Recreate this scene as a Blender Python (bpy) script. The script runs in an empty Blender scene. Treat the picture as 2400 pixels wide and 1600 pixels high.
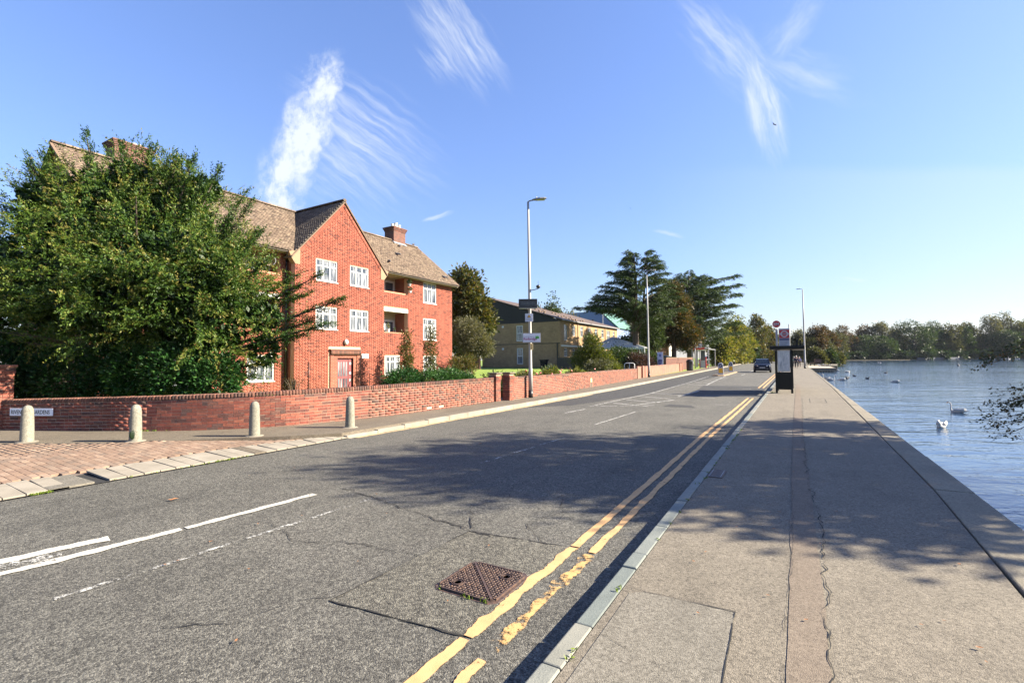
import bpy, math, random
import numpy as np
from mathutils import Vector, Matrix
R_ = math.radians
rng = np.random.default_rng(7); random.seed(7)
S = bpy.context.scene
C = S.collection

# ---------------------------------------------------------------- camera
cd = bpy.data.cameras.new('camera'); cam = bpy.data.objects.new('camera', cd); C.objects.link(cam)
cd.sensor_width = 36.0; cd.lens = 36.0 * 1133 / 2400; cd.clip_end = 6000; cd.clip_start = 0.05
yaw, pitch, roll = R_(30.372), R_(2.138), R_(-0.46)
cam.location = (0, 0, 1.72)
cam.matrix_world = Matrix.Translation((0, 0, 1.72)) @ Matrix.Rotation(yaw, 4, 'Z') @ Matrix.Rotation(math.pi/2 + pitch, 4, 'X') @ Matrix.Rotation(roll, 4, 'Z')
S.camera = cam
# ---------------------------------------------------------------- light and exposure
SUN_AZ = R_(62.8); SUN_EL = R_(29.0)
sd = bpy.data.lights.new('sun', 'SUN'); sd.energy = 5.0; sd.angle = R_(0.53); sd.color = (1.0, 0.90, 0.72)
sun = bpy.data.objects.new('sun', sd); C.objects.link(sun)
sv = Vector((math.sin(SUN_AZ)*math.cos(SUN_EL), math.cos(SUN_AZ)*math.cos(SUN_EL), math.sin(SUN_EL)))
sun.rotation_euler = sv.to_track_quat('Z', 'Y').to_euler(); sun.location = (30, 15, 30)
S.view_settings.view_transform = 'Standard'; S.view_settings.look = 'None'
S.view_settings.exposure = 1.98; S.view_settings.gamma = 1.0; S.view_settings.use_curve_mapping = False
S.cycles.max_bounces = 6; S.cycles.transparent_max_bounces = 12; S.cycles.caustics_reflective = False; S.cycles.caustics_refractive = False

# small node-expression helper
class NT:
    def __init__(s, tree): s.t = tree; s.n = tree.nodes; s.l = tree.links
    def node(s, typ, **kw):
        n = s.n.new(typ)
        for k, v in kw.items(): setattr(n, k, v)
        return n
    def put(s, sock, v):
        if v is None: return
        if isinstance(v, bpy.types.NodeSocket): s.l.new(v, sock)
        else:
            if hasattr(sock.default_value, '__len__') and not hasattr(v, '__len__'): v = (v, v, v) if len(sock.default_value) == 3 else (v, v, v, 1)
            if hasattr(sock.default_value, '__len__') and len(sock.default_value) == 4 and len(v) == 3: v = (*v, 1)
            sock.default_value = v
    def m(s, op, a, b=None, c=None, clamp=False):
        n = s.node('ShaderNodeMath', operation=op); n.use_clamp = clamp
        s.put(n.inputs[0], a); s.put(n.inputs[1], b)
        if c is not None: s.put(n.inputs[2], c)
        return n.outputs[0]
    def add(s, a, b): return s.m('ADD', a, b)
    def sub(s, a, b): return s.m('SUBTRACT', a, b)
    def mul(s, a, b, clamp=False): return s.m('MULTIPLY', a, b, clamp=clamp)
    def div(s, a, b): return s.m('DIVIDE', a, b)
    def vm(s, op, a, b=None):
        n = s.node('ShaderNodeVectorMath', operation=op); s.put(n.inputs[0], a); s.put(n.inputs[1], b)
        return n.outputs['Value'] if op in ('DOT_PRODUCT', 'LENGTH') else n.outputs[0]
    def comb(s, x, y, z=0.0):
        n = s.node('ShaderNodeCombineXYZ'); s.put(n.inputs[0], x); s.put(n.inputs[1], y); s.put(n.inputs[2], z); return n.outputs[0]
    def sep(s, v):
        n = s.node('ShaderNodeSeparateXYZ'); s.put(n.inputs[0], v); return n.outputs
    def noise(s, vec, scale=5, detail=3, rough=.55, dist=0.0, col=False):
        n = s.node('ShaderNodeTexNoise'); s.put(n.inputs['Vector'], vec); n.inputs['Scale'].default_value = scale
        n.inputs['Detail'].default_value = detail; n.inputs['Roughness'].default_value = rough; n.inputs['Distortion'].default_value = dist
        return n.outputs['Color' if col else 'Fac']
    def vor(s, vec, scale=5, feature='F1', out='Distance', rand=1.0):
        n = s.node('ShaderNodeTexVoronoi', feature=feature); s.put(n.inputs['Vector'], vec); n.inputs['Scale'].default_value = scale
        n.inputs['Randomness'].default_value = rand
        return n.outputs[out]
    def mr(s, v, a, b, c=0., d=1., smooth=False):
        n = s.node('ShaderNodeMapRange'); n.clamp = True
        if smooth: n.interpolation_type = 'SMOOTHSTEP'
        s.put(n.inputs[0], v)
        for i, k in enumerate((a, b, c, d)): s.put(n.inputs[i+1], k)
        return n.outputs[0]
    def mix(s, f, a, b, blend='MIX'):
        n = s.node('ShaderNodeMix', data_type='RGBA', blend_type=blend); n.clamp_factor = True
        s.put(n.inputs[0], f); s.put(n.inputs[6], a); s.put(n.inputs[7], b); return n.outputs[2]
    def ramp(s, f, stops, interp='LINEAR'):
        n = s.node('ShaderNodeValToRGB'); s.put(n.inputs[0], f); cr = n.color_ramp; cr.interpolation = interp
        while len(cr.elements) < len(stops): cr.elements.new(0.5)
        for e, (p, c) in zip(cr.elements, stops): e.position = p; e.color = (*c, 1)
        return n.outputs[0]
    def bump(s, h, strength=.5, dist=.01, normal=None):
        n = s.node('ShaderNodeBump'); n.inputs['Strength'].default_value = strength; n.inputs['Distance'].default_value = dist
        s.put(n.inputs['Height'], h)
        if normal: s.l.new(normal, n.inputs['Normal'])
        return n.outputs[0]

# ---------------------------------------------------------------- world: sky with thin cirrus
W = bpy.data.worlds.new('World'); S.world = W; W.use_nodes = True
t = NT(W.node_tree); t.n.clear()
sky = t.node('ShaderNodeTexSky', sky_type='NISHITA'); sky.sun_disc = False; sky.sun_elevation = SUN_EL; sky.sun_rotation = SUN_AZ
sky.air_density = 1.2; sky.dust_density = 0.7; sky.ozone_density = 2.6
d = t.node('ShaderNodeTexCoord').outputs['Generated']
fw = t.vm('DOT_PRODUCT', d, (-0.5056, 0.8628, 0)); sd_ = t.vm('DOT_PRODUCT', d, (0.8628, 0.5056, 0)); dz = t.sep(d)[2]
den = t.m('MAXIMUM', fw, 0.08); X = t.div(sd_, den); Y = t.div(dz, den); front = t.mr(fw, 0.08, 0.3)
warp = t.noise(t.comb(X, Y, 0), 9, 3, .6, col=True)
wx, wy, _ = t.sep(warp)
Xw = t.add(X, t.mul(t.sub(wx, .5), .03)); Yw = t.add(Y, t.mul(t.sub(wy, .5), .03))
def cloud(cx, cy, ang, a, b, fu, fv, lo, hi, amt, p=1.0, detail=7, seed=0.0):
    c, s_ = math.cos(R_(ang)), math.sin(R_(ang))
    dx = t.sub(Xw, cx); dy = t.sub(Yw, cy)
    u = t.add(t.mul(dx, c), t.mul(dy, s_)); v = t.sub(t.mul(dy, c), t.mul(dx, s_))
    r2 = t.add(t.m('POWER', t.m('ABSOLUTE', t.div(u, a)), 2), t.m('POWER', t.m('ABSOLUTE', t.div(v, b)), 2))
    m = t.mr(r2, 1.0, 0.0, 0, 1)
    n = t.noise(t.comb(t.mul(u, fu), t.mul(v, fv), seed), 1.0, detail, .68, .0)
    dd = t.mr(t.add(n, t.mul(t.sub(m, 1.0), p)), lo, hi, 0, 1, True)
    return t.mul(t.mul(dd, m), amt)
cl = [
    cloud(-.478, .37, 80, .17, .075, 15, 19, .20, .66, 1.45, .38, 10, 1.3),
    cloud(-.435, .47, 78, .18, .080, 15, 19, .22, .68, 1.4, .42, 10, 3.3),
    cloud(-.40, .575, 75, .12, .080, 15, 19, .24, .68, 1.4, .46, 10, 5.3),
    cloud(-.30, .48, -36, .23, .12, 3.2, 38, .30, .84, .85, .2, 6, 2.1),
    cloud(-.34, .40, -40, .15, .11, 4, 40, .30, .82, .8, .2, 6, 8.1),
    cloud(-.11, .69, -58, .19, .08, 4, 42, .28, .78, .85, .2, 6, 4.4),
    cloud(-.15, .63, -50, .08, .045, 7, 70, .34, .78, .6, .2, 6, 9.4),
    cloud(.535, .53, -78, .19, .055, 4, 26, .20, .80, 1.1, .3, 6, 6.4),
    cloud(.475, .64, -48, .20, .08, 4, 28, .26, .80, .9, .25, 6, 7.4),
    cloud(.60, .70, 52, .14, .06, 5, 18, .24, .84, .6, .3, 6, 1.9),
    cloud(.60, .615, -22, .24, .07, 4, 20, .28, .86, .5, .3, 6, 11.9),
    cloud(-.15, .30, 16, .04, .006, 9, 80, .2, .6, .55, .1, 4, 12.9),
    cloud(.72, .16, -8, .05, .006, 9, 80, .2, .6, .35, .1, 4, 13.9),
    cloud(.33, .255, -12, .04, .006, 9, 80, .2, .6, .35, .1, 4, 14.9),
]
tot = cl[0]
for k in cl[1:]: tot = t.m('MAXIMUM', tot, k)
tot = t.mul(t.m('MINIMUM', tot, 0.9), front)
veil = t.mul(t.mr(t.sub(Y, t.mul(t.noise(t.comb(X, 0, 0), 3, 2), .03)), .395, .36, 0, .16, True), t.mul(t.mr(X, .3, .9), front))
tot = t.m('MAXIMUM', tot, veil)
grade = t.mix(1.0, sky.outputs[0], (0.86, 0.89, 1.16), 'MULTIPLY')
lum = t.vm('DOT_PRODUCT', grade, (.25, .6, .15)); k_ = t.div(1.0, t.add(1.0, t.mul(lum, .13))); grade = t.mix(1.0, grade, t.comb(k_, k_, k_), 'MULTIPLY')
skyc = t.mix(tot, grade, (3.2, 3.42, 3.65))
bg = t.node('ShaderNodeBackground'); t.l.new(skyc, bg.inputs[0]); bg.inputs[1].default_value = 0.079
wo = t.node('ShaderNodeOutputWorld'); t.l.new(bg.outputs[0], wo.inputs[0])

# ---------------------------------------------------------------- object helpers
OFF = {}
def tag(o, label=None, cat=None, group=None, kind=None):
    if label: o['label'] = label
    if cat: o['category'] = cat
    if group: o['group'] = group
    if kind: o['kind'] = kind
    return o
def empty(name, loc=(0, 0, 0), label=None, cat=None, group=None, parent=None):
    o = bpy.data.objects.new(name, None); C.objects.link(o); o.empty_display_size = .2
    p = Vector(loc)
    if parent: o.parent = parent; o.location = p - OFF[parent.name]
    else: o.location = p
    OFF[o.name] = p
    return tag(o, label, cat, group)
def finish(name, me, parent=None, mats=(), smooth=False, bevel=0, **kw):
    for m in (mats if isinstance(mats, (list, tuple)) else [mats]): me.materials.append(m)
    o = bpy.data.objects.new(name, me); C.objects.link(o)
    if parent:
        off = OFF[parent.name]
        if off.length > 0: me.transform(Matrix.Translation(-off))
        if parent.type != 'EMPTY': o.parent = parent; OFF[o.name] = off; o.location = (0, 0, 0)
        else: o.parent = parent; OFF[o.name] = off
    else: OFF[o.name] = Vector((0, 0, 0))
    if smooth: me.polygons.foreach_set('use_smooth', [True]*len(me.polygons))
    if bevel:
        b = o.modifiers.new('bevel', 'BEVEL'); b.width = bevel; b.segments = 2; b.limit_method = 'ANGLE'; b.angle_limit = R_(40)
    return tag(o, **kw)
def npmesh(name, V, F, tint=None):
    V = np.asarray(V, np.float32).reshape(-1, 3); F = np.asarray(F, np.int32); k = F.shape[1]
    me = bpy.data.meshes.new(name); me.vertices.add(len(V)); me.vertices.foreach_set('co', V.ravel())
    me.loops.add(F.size); me.loops.foreach_set('vertex_index', F.ravel())
    me.polygons.add(len(F)); me.polygons.foreach_set('loop_start', np.arange(0, F.size, k, dtype=np.int32))
    me.update(calc_edges=True)
    if tint is not None:
        a = me.attributes.new('tint', 'FLOAT', 'POINT'); a.data.foreach_set('value', np.asarray(tint, np.float32))
    return me
class G:
    """collects faces of one mesh"""
    def __init__(s): s.v = []; s.f = []; s.mi = []
    def add(s, vs, fs, m=0):
        k = len(s.v); s.v += [tuple(p) for p in vs]; s.f += [[i+k for i in f] for f in fs]; s.mi += [m]*len(fs); return s
    def box(s, x0, x1, y0, y1, z0, z1, m=0):
        return s.add([(x0,y0,z0),(x1,y0,z0),(x1,y1,z0),(x0,y1,z0),(x0,y0,z1),(x1,y0,z1),(x1,y1,z1),(x0,y1,z1)],
                     [(0,3,2,1),(4,5,6,7),(0,1,5,4),(1,2,6,5),(2,3,7,6),(3,0,4,7)], m)
    def frame(s, o, ux, uy, uz, a, b, c, m=0):
        """box with axes ux,uy,uz (vectors), centre o, half sizes a,b,c"""
        o, ux, uy, uz = map(Vector, (o, ux, uy, uz)); vs = []
        for sz in (-1, 1):
            for sx, sy in ((-1,-1),(1,-1),(1,1),(-1,1)): vs.append(o + ux*a*sx + uy*b*sy + uz*c*sz)
        return s.add(vs, [(0,3,2,1),(4,5,6,7),(0,1,5,4),(1,2,6,5),(2,3,7,6),(3,0,4,7)], m)
    def tube(s, pts, rad, n=8, m=0, cap=True):
        pts = [Vector(p) for p in pts]; rad = [rad]*len(pts) if not hasattr(rad, '__len__') else rad; k = len(s.v); prev = None
        for i, p in enumerate(pts):
            d = (pts[min(i+1, len(pts)-1)] - pts[max(i-1, 0)]).normalized()
            if prev is None: a = d.orthogonal().normalized()
            else: a = (prev - d*prev.dot(d)); a = a.normalized() if a.length > 1e-5 else d.orthogonal().normalized()
            prev = a; b = d.cross(a)
            for j in range(n):
                w = 2*math.pi*j/n; s.v.append(tuple(p + (a*math.cos(w) + b*math.sin(w))*rad[i]))
        for i in range(len(pts)-1):
            for j in range(n):
                s.f.append([k+i*n+j, k+i*n+(j+1) % n, k+(i+1)*n+(j+1) % n, k+(i+1)*n+j]); s.mi.append(m)
        if cap: s.f.append([k+j for j in range(n)][::-1]); s.f.append([k+(len(pts)-1)*n+j for j in range(n)]); s.mi += [m, m]
        return s
    def lathe(s, prof, o=(0,0,0), n=16, m=0):
        k = len(s.v); 
        for r, z in prof:
            for j in range(n):
                w = 2*math.pi*j/n; s.v.append((o[0]+r*math.cos(w), o[1]+r*math.sin(w), o[2]+z))
        for i in range(len(prof)-1):
            for j in range(n): s.f.append([k+i*n+j, k+i*n+(j+1) % n, k+(i+1)*n+(j+1) % n, k+(i+1)*n+j]); s.mi.append(m)
        s.f.append([k+j for j in range(n)][::-1]); s.f.append([k+(len(prof)-1)*n+j for j in range(n)]); s.mi += [m, m]
        return s
    def ell(s, c, r, n=10, h=7, m=0):
        k = len(s.v); c = Vector(c)
        for i in range(h+1):
            a = -math.pi/2 + math.pi*i/h; q = max(math.cos(a), .02)
            for j in range(n):
                w = 2*math.pi*j/n; s.v.append((c.x+r[0]*q*math.cos(w), c.y+r[1]*q*math.sin(w), c.z+r[2]*math.sin(a)))
        for i in range(h):
            for j in range(n): s.f.append([k+i*n+j, k+i*n+(j+1) % n, k+(i+1)*n+(j+1) % n, k+(i+1)*n+j]); s.mi.append(m)
        return s
    def prism(s, poly, vec, m=0):
        poly = [Vector(p) for p in poly]; vec = Vector(vec); n = len(poly); k = len(s.v)
        s.v += [tuple(p) for p in poly] + [tuple(p+vec) for p in poly]
        s.f += [[k+i for i in range(n)][::-1], [k+n+i for i in range(n)]]; s.mi += [m, m]
        for i in range(n): s.f.append([k+i, k+(i+1) % n, k+n+(i+1) % n, k+n+i]); s.mi.append(m)
        return s
    def disc(s, c, axis, r, th, n=20, m=0):
        c = Vector(c); ax = Vector(axis).normalized(); a = ax.orthogonal().normalized(); b = ax.cross(a)
        return s.prism([c + (a*math.cos(2*math.pi*j/n) + b*math.sin(2*math.pi*j/n))*r for j in range(n)], ax*th, m)
    def mesh(s, name='m'):
        me = bpy.data.meshes.new(name); me.from_pydata(s.v, [], s.f); me.polygons.foreach_set('material_index', s.mi); me.update(); return me
    def obj(s, name, mats, parent=None, **kw): return finish(name, s.mesh(name), parent, mats, **kw)
def copy_tree(o, parent=None):
    c = o.copy(); C.objects.link(c)
    if parent: c.parent = parent
    for ch in o.children: copy_tree(ch, c)
    return c
def place(o, loc, rz=0, sc=None, label=None, group=None):
    o.location = loc; o.rotation_euler = (0, 0, rz)
    if sc: o.scale = (sc, sc, sc) if not hasattr(sc, '__len__') else sc
    if label: o['label'] = label
    if group: o['group'] = group
    return o
def boxes_mesh(name, c, h, ax=None, tint=None, faces='all'):
    """many boxes: centres Nx3, half sizes Nx3, axes Nx3x3 or None"""
    c = np.asarray(c, float); h = np.asarray(h, float); n = len(c)
    sg = np.array([(-1,-1,-1),(1,-1,-1),(1,1,-1),(-1,1,-1),(-1,-1,1),(1,-1,1),(1,1,1),(-1,1,1)], float)
    l = sg[None]*h[:, None, :]
    if ax is not None:
        ax = np.asarray(ax, float)
        l = l@ax if ax.ndim == 2 else np.einsum('nij,njk->nik', l, ax)
    V = l + c[:, None, :]
    F0 = np.array([(0,3,2,1),(4,5,6,7),(0,1,5,4),(1,2,6,5),(2,3,7,6),(3,0,4,7)])
    F = (F0[None] + 8*np.arange(n)[:, None, None]).reshape(-1, 4)
    return npmesh(name, V, F, None if tint is None else np.repeat(tint, 8))
def text_mesh(body, size, mat_world, mat, name, parent, extrude=0.002, align='LEFT', bold=0.0, xscale=1.0):
    cu = bpy.data.curves.new('t', 'FONT'); cu.body = body; cu.size = size; cu.extrude = extrude; cu.align_x = align; cu.offset = bold; cu.resolution_u = 3
    o = bpy.data.objects.new('t', cu); C.objects.link(o)
    dg = bpy.context.evaluated_depsgraph_get(); me = bpy.data.meshes.new_from_object(o.evaluated_get(dg))
    bpy.data.objects.remove(o); bpy.data.curves.remove(cu); me.materials.clear()
    me.transform(mat_world @ Matrix.Diagonal((xscale, 1, 1, 1)))
    return finish(name, me, parent, mat)
def facing(o, right, up):
    r = Vector(right).normalized(); u = Vector(up).normalized(); n = r.cross(u)
    return Matrix(((r.x,u.x,n.x,o[0]),(r.y,u.y,n.y,o[1]),(r.z,u.z,n.z,o[2]),(0,0,0,1)))

# ---------------------------------------------------------------- materials
MATS = {}
def mat(name, fn=None, col=(.5,.5,.5), rough=.7, metal=0., spec=.5, noise=0.12, nscale=8, bumpd=0.0, emit=None):
    if name in MATS: return MATS[name]
    m = bpy.data.materials.new(name); m.use_nodes = True; t = NT(m.node_tree)
    bs = m.node_tree.nodes['Principled BSDF']; bs.inputs['Roughness'].default_value = rough; bs.inputs['Metallic'].default_value = metal
    bs.inputs['Specular IOR Level'].default_value = spec
    if fn: fn(t, bs, m)
    else:
        v = t.node('ShaderNodeTexCoord').outputs['Object']
        n = t.noise(v, nscale, 4, .6)
        c = t.mix(t.mr(n, .25, .75), tuple(x*(1-noise) for x in col), tuple(min(x*(1+noise), 1) for x in col))
        t.l.new(c, bs.inputs['Base Color'])
        t.put(bs.inputs['Roughness'], t.mr(n, .2, .8, max(rough-.08, 0), min(rough+.08, 1)))
        if bumpd: t.l.new(t.bump(t.noise(v, nscale*6, 3), .6, bumpd), bs.inputs['Normal'])
    MATS[name] = m; return m
def P(v=None, t=None): return t.node('ShaderNodeNewGeometry').outputs['Position']
def geo(t): return t.node('ShaderNodeNewGeometry').outputs['Position']

def asphalt(c0, c1, c2, big=.25, spk=.35, tintc=None, bump=.006, s1=95):
    c0, c1, c2 = [tuple(v*.75*w for v, w in zip(c, (.98, 1.0, .97))) for c in (c0, c1, c2)]; big *= .6
    def fn(t, bs, m):
        p = geo(t)
        v = t.node('ShaderNodeTexVoronoi', feature='F1'); t.l.new(p, v.inputs['Vector']); v.inputs['Scale'].default_value = s1
        r = t.sep(v.outputs['Color'])[0]
        v2 = t.vor(p, s1*.42, 'F1', 'Color'); r2 = t.sep(v2)[1]
        base = t.ramp(t.add(t.mul(r, .62), t.mul(r2, .38)), [(0.0, c0), (.45, c1), (1.0, c2)])
        lg = t.noise(p, .55, 4, .6); lg2 = t.noise(p, 3.1, 5, .65)
        k = t.mul(t.mr(lg, .3, .7, 1-big, 1+big), t.mr(lg2, .3, .7, .90, 1.10))
        # worn wheel tracks along the road
        sx = t.sep(p)[0]
        base = t.mix(1.0, base, t.comb(k, k, k), 'MULTIPLY')
        pit = t.mr(t.noise(p, s1*.8, 2, .7), .30, .42, 0, 1)
        base = t.mix(t.mul(t.sub(1, pit), spk*2), base, tuple(x*.3 for x in c0))
        sp = t.mul(t.mr(t.vor(p, 2.3, 'F1', 'Distance'), .035, .06, 1, 0), .45); st_ = t.mul(t.mr(t.noise(t.comb(t.mul(sx, 1.6), t.mul(t.sep(p)[1], .35), 5.0), 1.1, 4, .6), .54, .66), .22)
        base = t.mix(t.m('MAXIMUM', sp, st_), base, tuple(x*.9 for x in c0))
        t.l.new(base, bs.inputs['Base Color'])
        h = t.add(t.mul(v.outputs['Distance'], -1.0), t.mul(pit, .6))
        t.l.new(t.bump(h, .75, bump), bs.inputs['Normal'])
    return fn
M_road = mat('asphalt_road', asphalt((.032,.030,.026), (.104,.096,.085), (.28,.26,.225), .24, .42, s1=108), rough=.8, spec=.35)
M_road2 = mat('asphalt_patch_new_and_shade', asphalt((.032,.031,.032), (.062,.060,.060), (.12,.115,.112), .15, s1=90), rough=.82, spec=.3)
M_roadlight = mat('asphalt_patch_coarse', asphalt((.036,.033,.029), (.118,.108,.092), (.29,.265,.22), .12, .40, s1=90, bump=.008), rough=.85, spec=.3)
M_pave = mat('asphalt_pavement', asphalt((.095,.080,.064), (.208,.176,.140), (.33,.28,.225), .16, .22, s1=135, bump=.003), rough=.85, spec=.3)
M_pave2 = mat('asphalt_pavement_patch', asphalt((.095,.084,.070), (.215,.190,.158), (.335,.30,.255), .08, .22, s1=150, bump=.003), rough=.85, spec=.3)
M_trench = mat('asphalt_trench', asphalt((.11,.085,.066), (.215,.167,.130), (.29,.23,.18), .12, .15, s1=180, bump=.003), rough=.85, spec=.3)
M_foot = mat('asphalt_footpath', asphalt((.08,.065,.050), (.175,.140,.107), (.28,.235,.185), .18, .2, s1=150, bump=.003), rough=.85, spec=.3)
M_crack = mat('crack_tar', col=(.018,.017,.016), rough=.95)
M_granite = mat('granite', lambda t, bs, m: (lambda p: (
    t.l.new(t.mix(1.0, t.ramp(t.add(t.mul(t.noise(p, 160, 2, .7), .7), t.mul(t.noise(p, 5, 3), .4)), [(.25, (.070,.074,.068)), (.5, (.165,.170,.155)), (.85, (.29,.285,.255))]),
        t.ramp(t.node('ShaderNodeObjectInfo').outputs['Random'], [(0, (.72,.80,.80)), (.5, (.95,.97,.95)), (1, (1.1,1.05,.95))]), 'MULTIPLY'), bs.inputs['Base Color']),
    t.l.new(t.bump(t.noise(p, 90, 4), .5, .004), bs.inputs['Normal'])))(geo(t)), rough=.7)
M_kerb = mat('concrete_kerb', lambda t, bs, m: (lambda p: (
    t.l.new(t.mix(1.0, t.ramp(t.add(t.mul(t.noise(p, 120, 2, .7), .4), t.mul(t.noise(p, 3, 4), .6)), [(.25, (.15,.13,.10)), (.52, (.26,.23,.185)), (.8, (.34,.30,.25))]),
        t.ramp(t.node('ShaderNodeObjectInfo').outputs['Random'], [(0, (.86,.85,.83)), (1, (1.06,1.05,1.03))]), 'MULTIPLY'), bs.inputs['Base Color']),
    t.l.new(t.bump(t.noise(p, 90, 4), .4, .003), bs.inputs['Normal'])))(geo(t)), rough=.85)
M_coping = mat('concrete_coping', asphalt((.15,.125,.09), (.255,.215,.16), (.34,.295,.23), .2, .1, s1=140, bump=.003), rough=.85)

def brickmat(stops, weather=.25):
    stops = [(p, tuple(v*.80 for v in c)) for p, c in stops]
    def fn(t, bs, m):
        a = t.node('ShaderNodeAttribute'); a.attribute_name = 'tint'; oi = t.node('ShaderNodeObjectInfo').outputs['Random']
        f = t.m('FRACT', t.add(a.outputs['Fac'], t.mul(oi, 1.0)))
        p = geo(t); c = t.ramp(f, stops, 'LINEAR')
        n = t.noise(p, 28, 5, .65); n2 = t.noise(p, 1.3, 4, .6)
        k = t.mul(t.mr(n, .3, .7, 1-weather, 1+weather), t.mr(n2, .3, .7, .86, 1.12))
        t.l.new(t.mix(1.0, c, t.comb(k, k, k), 'MULTIPLY'), bs.inputs['Base Color'])
        t.l.new(t.bump(n, .5, .004), bs.inputs['Normal'])
    return fn
M_brick = mat('garden_brick', brickmat([(0,(.27,.085,.058)),(.18,(.19,.060,.046)),(.34,(.32,.115,.075)),(.48,(.14,.058,.048)),(.62,(.34,.105,.070)),(.74,(.12,.075,.064)),(.84,(.25,.10,.07)),(.93,(.09,.055,.05)),(1,(.27,.085,.058))], .3), rough=.9, spec=.25)
M_cope = mat('coping_brick', brickmat([(0,(.22,.10,.075)),(.3,(.13,.075,.06)),(.6,(.29,.13,.09)),(.8,(.10,.07,.06)),(1,(.22,.10,.075))], .3), rough=.9, spec=.25)
M_hbrick = mat('house_brick', brickmat([(0,(.36,.112,.076)),(.3,(.31,.094,.064)),(.6,(.41,.135,.090)),(.84,(.36,.112,.076)),(.87,(.22,.080,.060)),(.98,(.16,.062,.05)),(1,(.36,.112,.076))], .14), rough=.9, spec=.25)
M_mortar = mat('mortar', col=(.40,.29,.215), rough=.95, noise=.2, nscale=4, bumpd=.003)
M_hmortar = mat('house_mortar', col=(.46,.30,.215), rough=.95, noise=.12, nscale=2)
M_paver = mat('block_paver', brickmat([(0,(.28,.19,.135)),(.3,(.24,.16,.118)),(.6,(.33,.235,.172)),(.8,(.21,.155,.12)),(1,(.28,.19,.135))], .2), rough=.9, spec=.25)
M_tile = mat('roof_tile', brickmat([(0,(.21,.155,.115)),(.25,(.13,.092,.070)),(.5,(.26,.200,.145)),(.75,(.085,.063,.050)),(1,(.21,.155,.115))], .4), rough=.92, spec=.2)
M_tiled = mat('roof_tile_dark', brickmat([(0,(.15,.125,.105)),(.25,(.10,.085,.075)),(.5,(.19,.16,.13)),(.75,(.09,.08,.07)),(1,(.15,.125,.105))], .35), rough=.92, spec=.2)
def bricktex(c1, c2, mo, sx=1., rough=.9, dark=None):
    c1, c2, mo = [tuple(v*.76 for v in c) for c in (c1, c2, mo)]
    def fn(t, bs, m):
        p = t.sep(geo(t)); b = t.node('ShaderNodeTexBrick')
        t.l.new(t.comb(t.add(p[0], p[1]), p[2], 0), b.inputs['Vector']); b.inputs['Scale'].default_value = 1.0
        b.inputs['Brick Width'].default_value = .225*sx; b.inputs['Row Height'].default_value = .075*sx; b.inputs['Mortar Size'].default_value = .006*sx
        b.inputs['Color1'].default_value = (*c1, 1); b.inputs['Color2'].default_value = (*c2, 1); b.inputs['Mortar'].default_value = (*mo, 1)
        k = t.mr(t.noise(geo(t), 1.5, 5), .3, .7, .82, 1.15)
        t.l.new(t.mix(1.0, b.outputs['Color'], t.comb(k, k, k), 'MULTIPLY'), bs.inputs['Base Color'])
        t.l.new(t.bump(b.outputs['Fac'], -.5, .006), bs.inputs['Normal'])
    return fn
M_bricktex = mat('brickwork', bricktex((.33,.09,.052), (.24,.066,.044), (.34,.22,.16)), spec=.25)
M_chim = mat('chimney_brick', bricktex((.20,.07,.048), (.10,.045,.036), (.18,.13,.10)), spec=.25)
M_buff = mat('buff_brick', bricktex((.40,.255,.125), (.33,.205,.10), (.36,.27,.175)), spec=.25)
M_pinkwall = mat('pink_brick', bricktex((.36,.165,.115), (.31,.14,.095), (.34,.21,.155)), spec=.25)
M_darkclad = mat('dark_cladding', col=(.014,.013,.014), rough=.8)
M_white = mat('white_paint', col=(.52,.52,.51), rough=.45, noise=.04)
M_cream = mat('cream_render', col=(.42,.355,.26), rough=.85, noise=.06)
M_salmon = mat('rendered_band', col=(.46,.215,.125), rough=.9, noise=.1)
M_tan = mat('tan_stone', col=(.25,.17,.105), rough=.9, noise=.15)
M_black = mat('black_paint', col=(.018,.018,.02), rough=.4, noise=.1)
M_lead = mat('lead_flashing', col=(.36,.37,.39), rough=.5)
M_glass = mat('window_glass', col=(.06,.075,.09), rough=.06, spec=.9, noise=.3, nscale=2)
M_curtain = mat('net_curtain', col=(.62,.62,.60), rough=.9, noise=.2, nscale=14)
M_maroon = mat('maroon_paint', col=(.17,.045,.05), rough=.45)
M_steel = mat('galvanised_steel', col=(.42,.42,.42), rough=.45, metal=.5, noise=.1)
M_post = mat('column_paint', col=(.31,.30,.285), rough=.5, noise=.08, nscale=3)
M_greymetal = mat('grey_metal', col=(.22,.22,.23), rough=.5)
M_shelter = mat('shelter_black', col=(.010,.011,.010), rough=.4, spec=.2)
M_red = mat('sign_red', col=(.50,.025,.025), rough=.4, noise=.05)
M_blue = mat('sign_blue', col=(.03,.05,.22), rough=.4, noise=.05)
M_yel = mat('sign_yellow', col=(.80,.42,.02), rough=.4, noise=.05)
M_green = mat('leaf_green_print', col=(.05,.28,.03), rough=.4, noise=.05)
M_tagy = mat('yellow_tag', col=(.75,.55,.25), rough=.5)
M_bark = mat('bark', col=(.075,.055,.042), rough=.95, noise=.4, nscale=9, bumpd=.02)
M_bole = mat('pale_bark', col=(.22,.19,.16), rough=.95, noise=.35, nscale=5, bumpd=.02)
M_bollard = mat('bollard_concrete', asphalt((.15,.14,.11), (.27,.25,.205), (.36,.34,.28), .3, .35, s1=90, bump=.003), rough=.9)
M_wood = mat('weathered_wood', col=(.28,.18,.11), rough=.85, noise=.25)
M_timber = mat('pale_timber', col=(.40,.33,.24), rough=.85, noise=.25)
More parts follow.
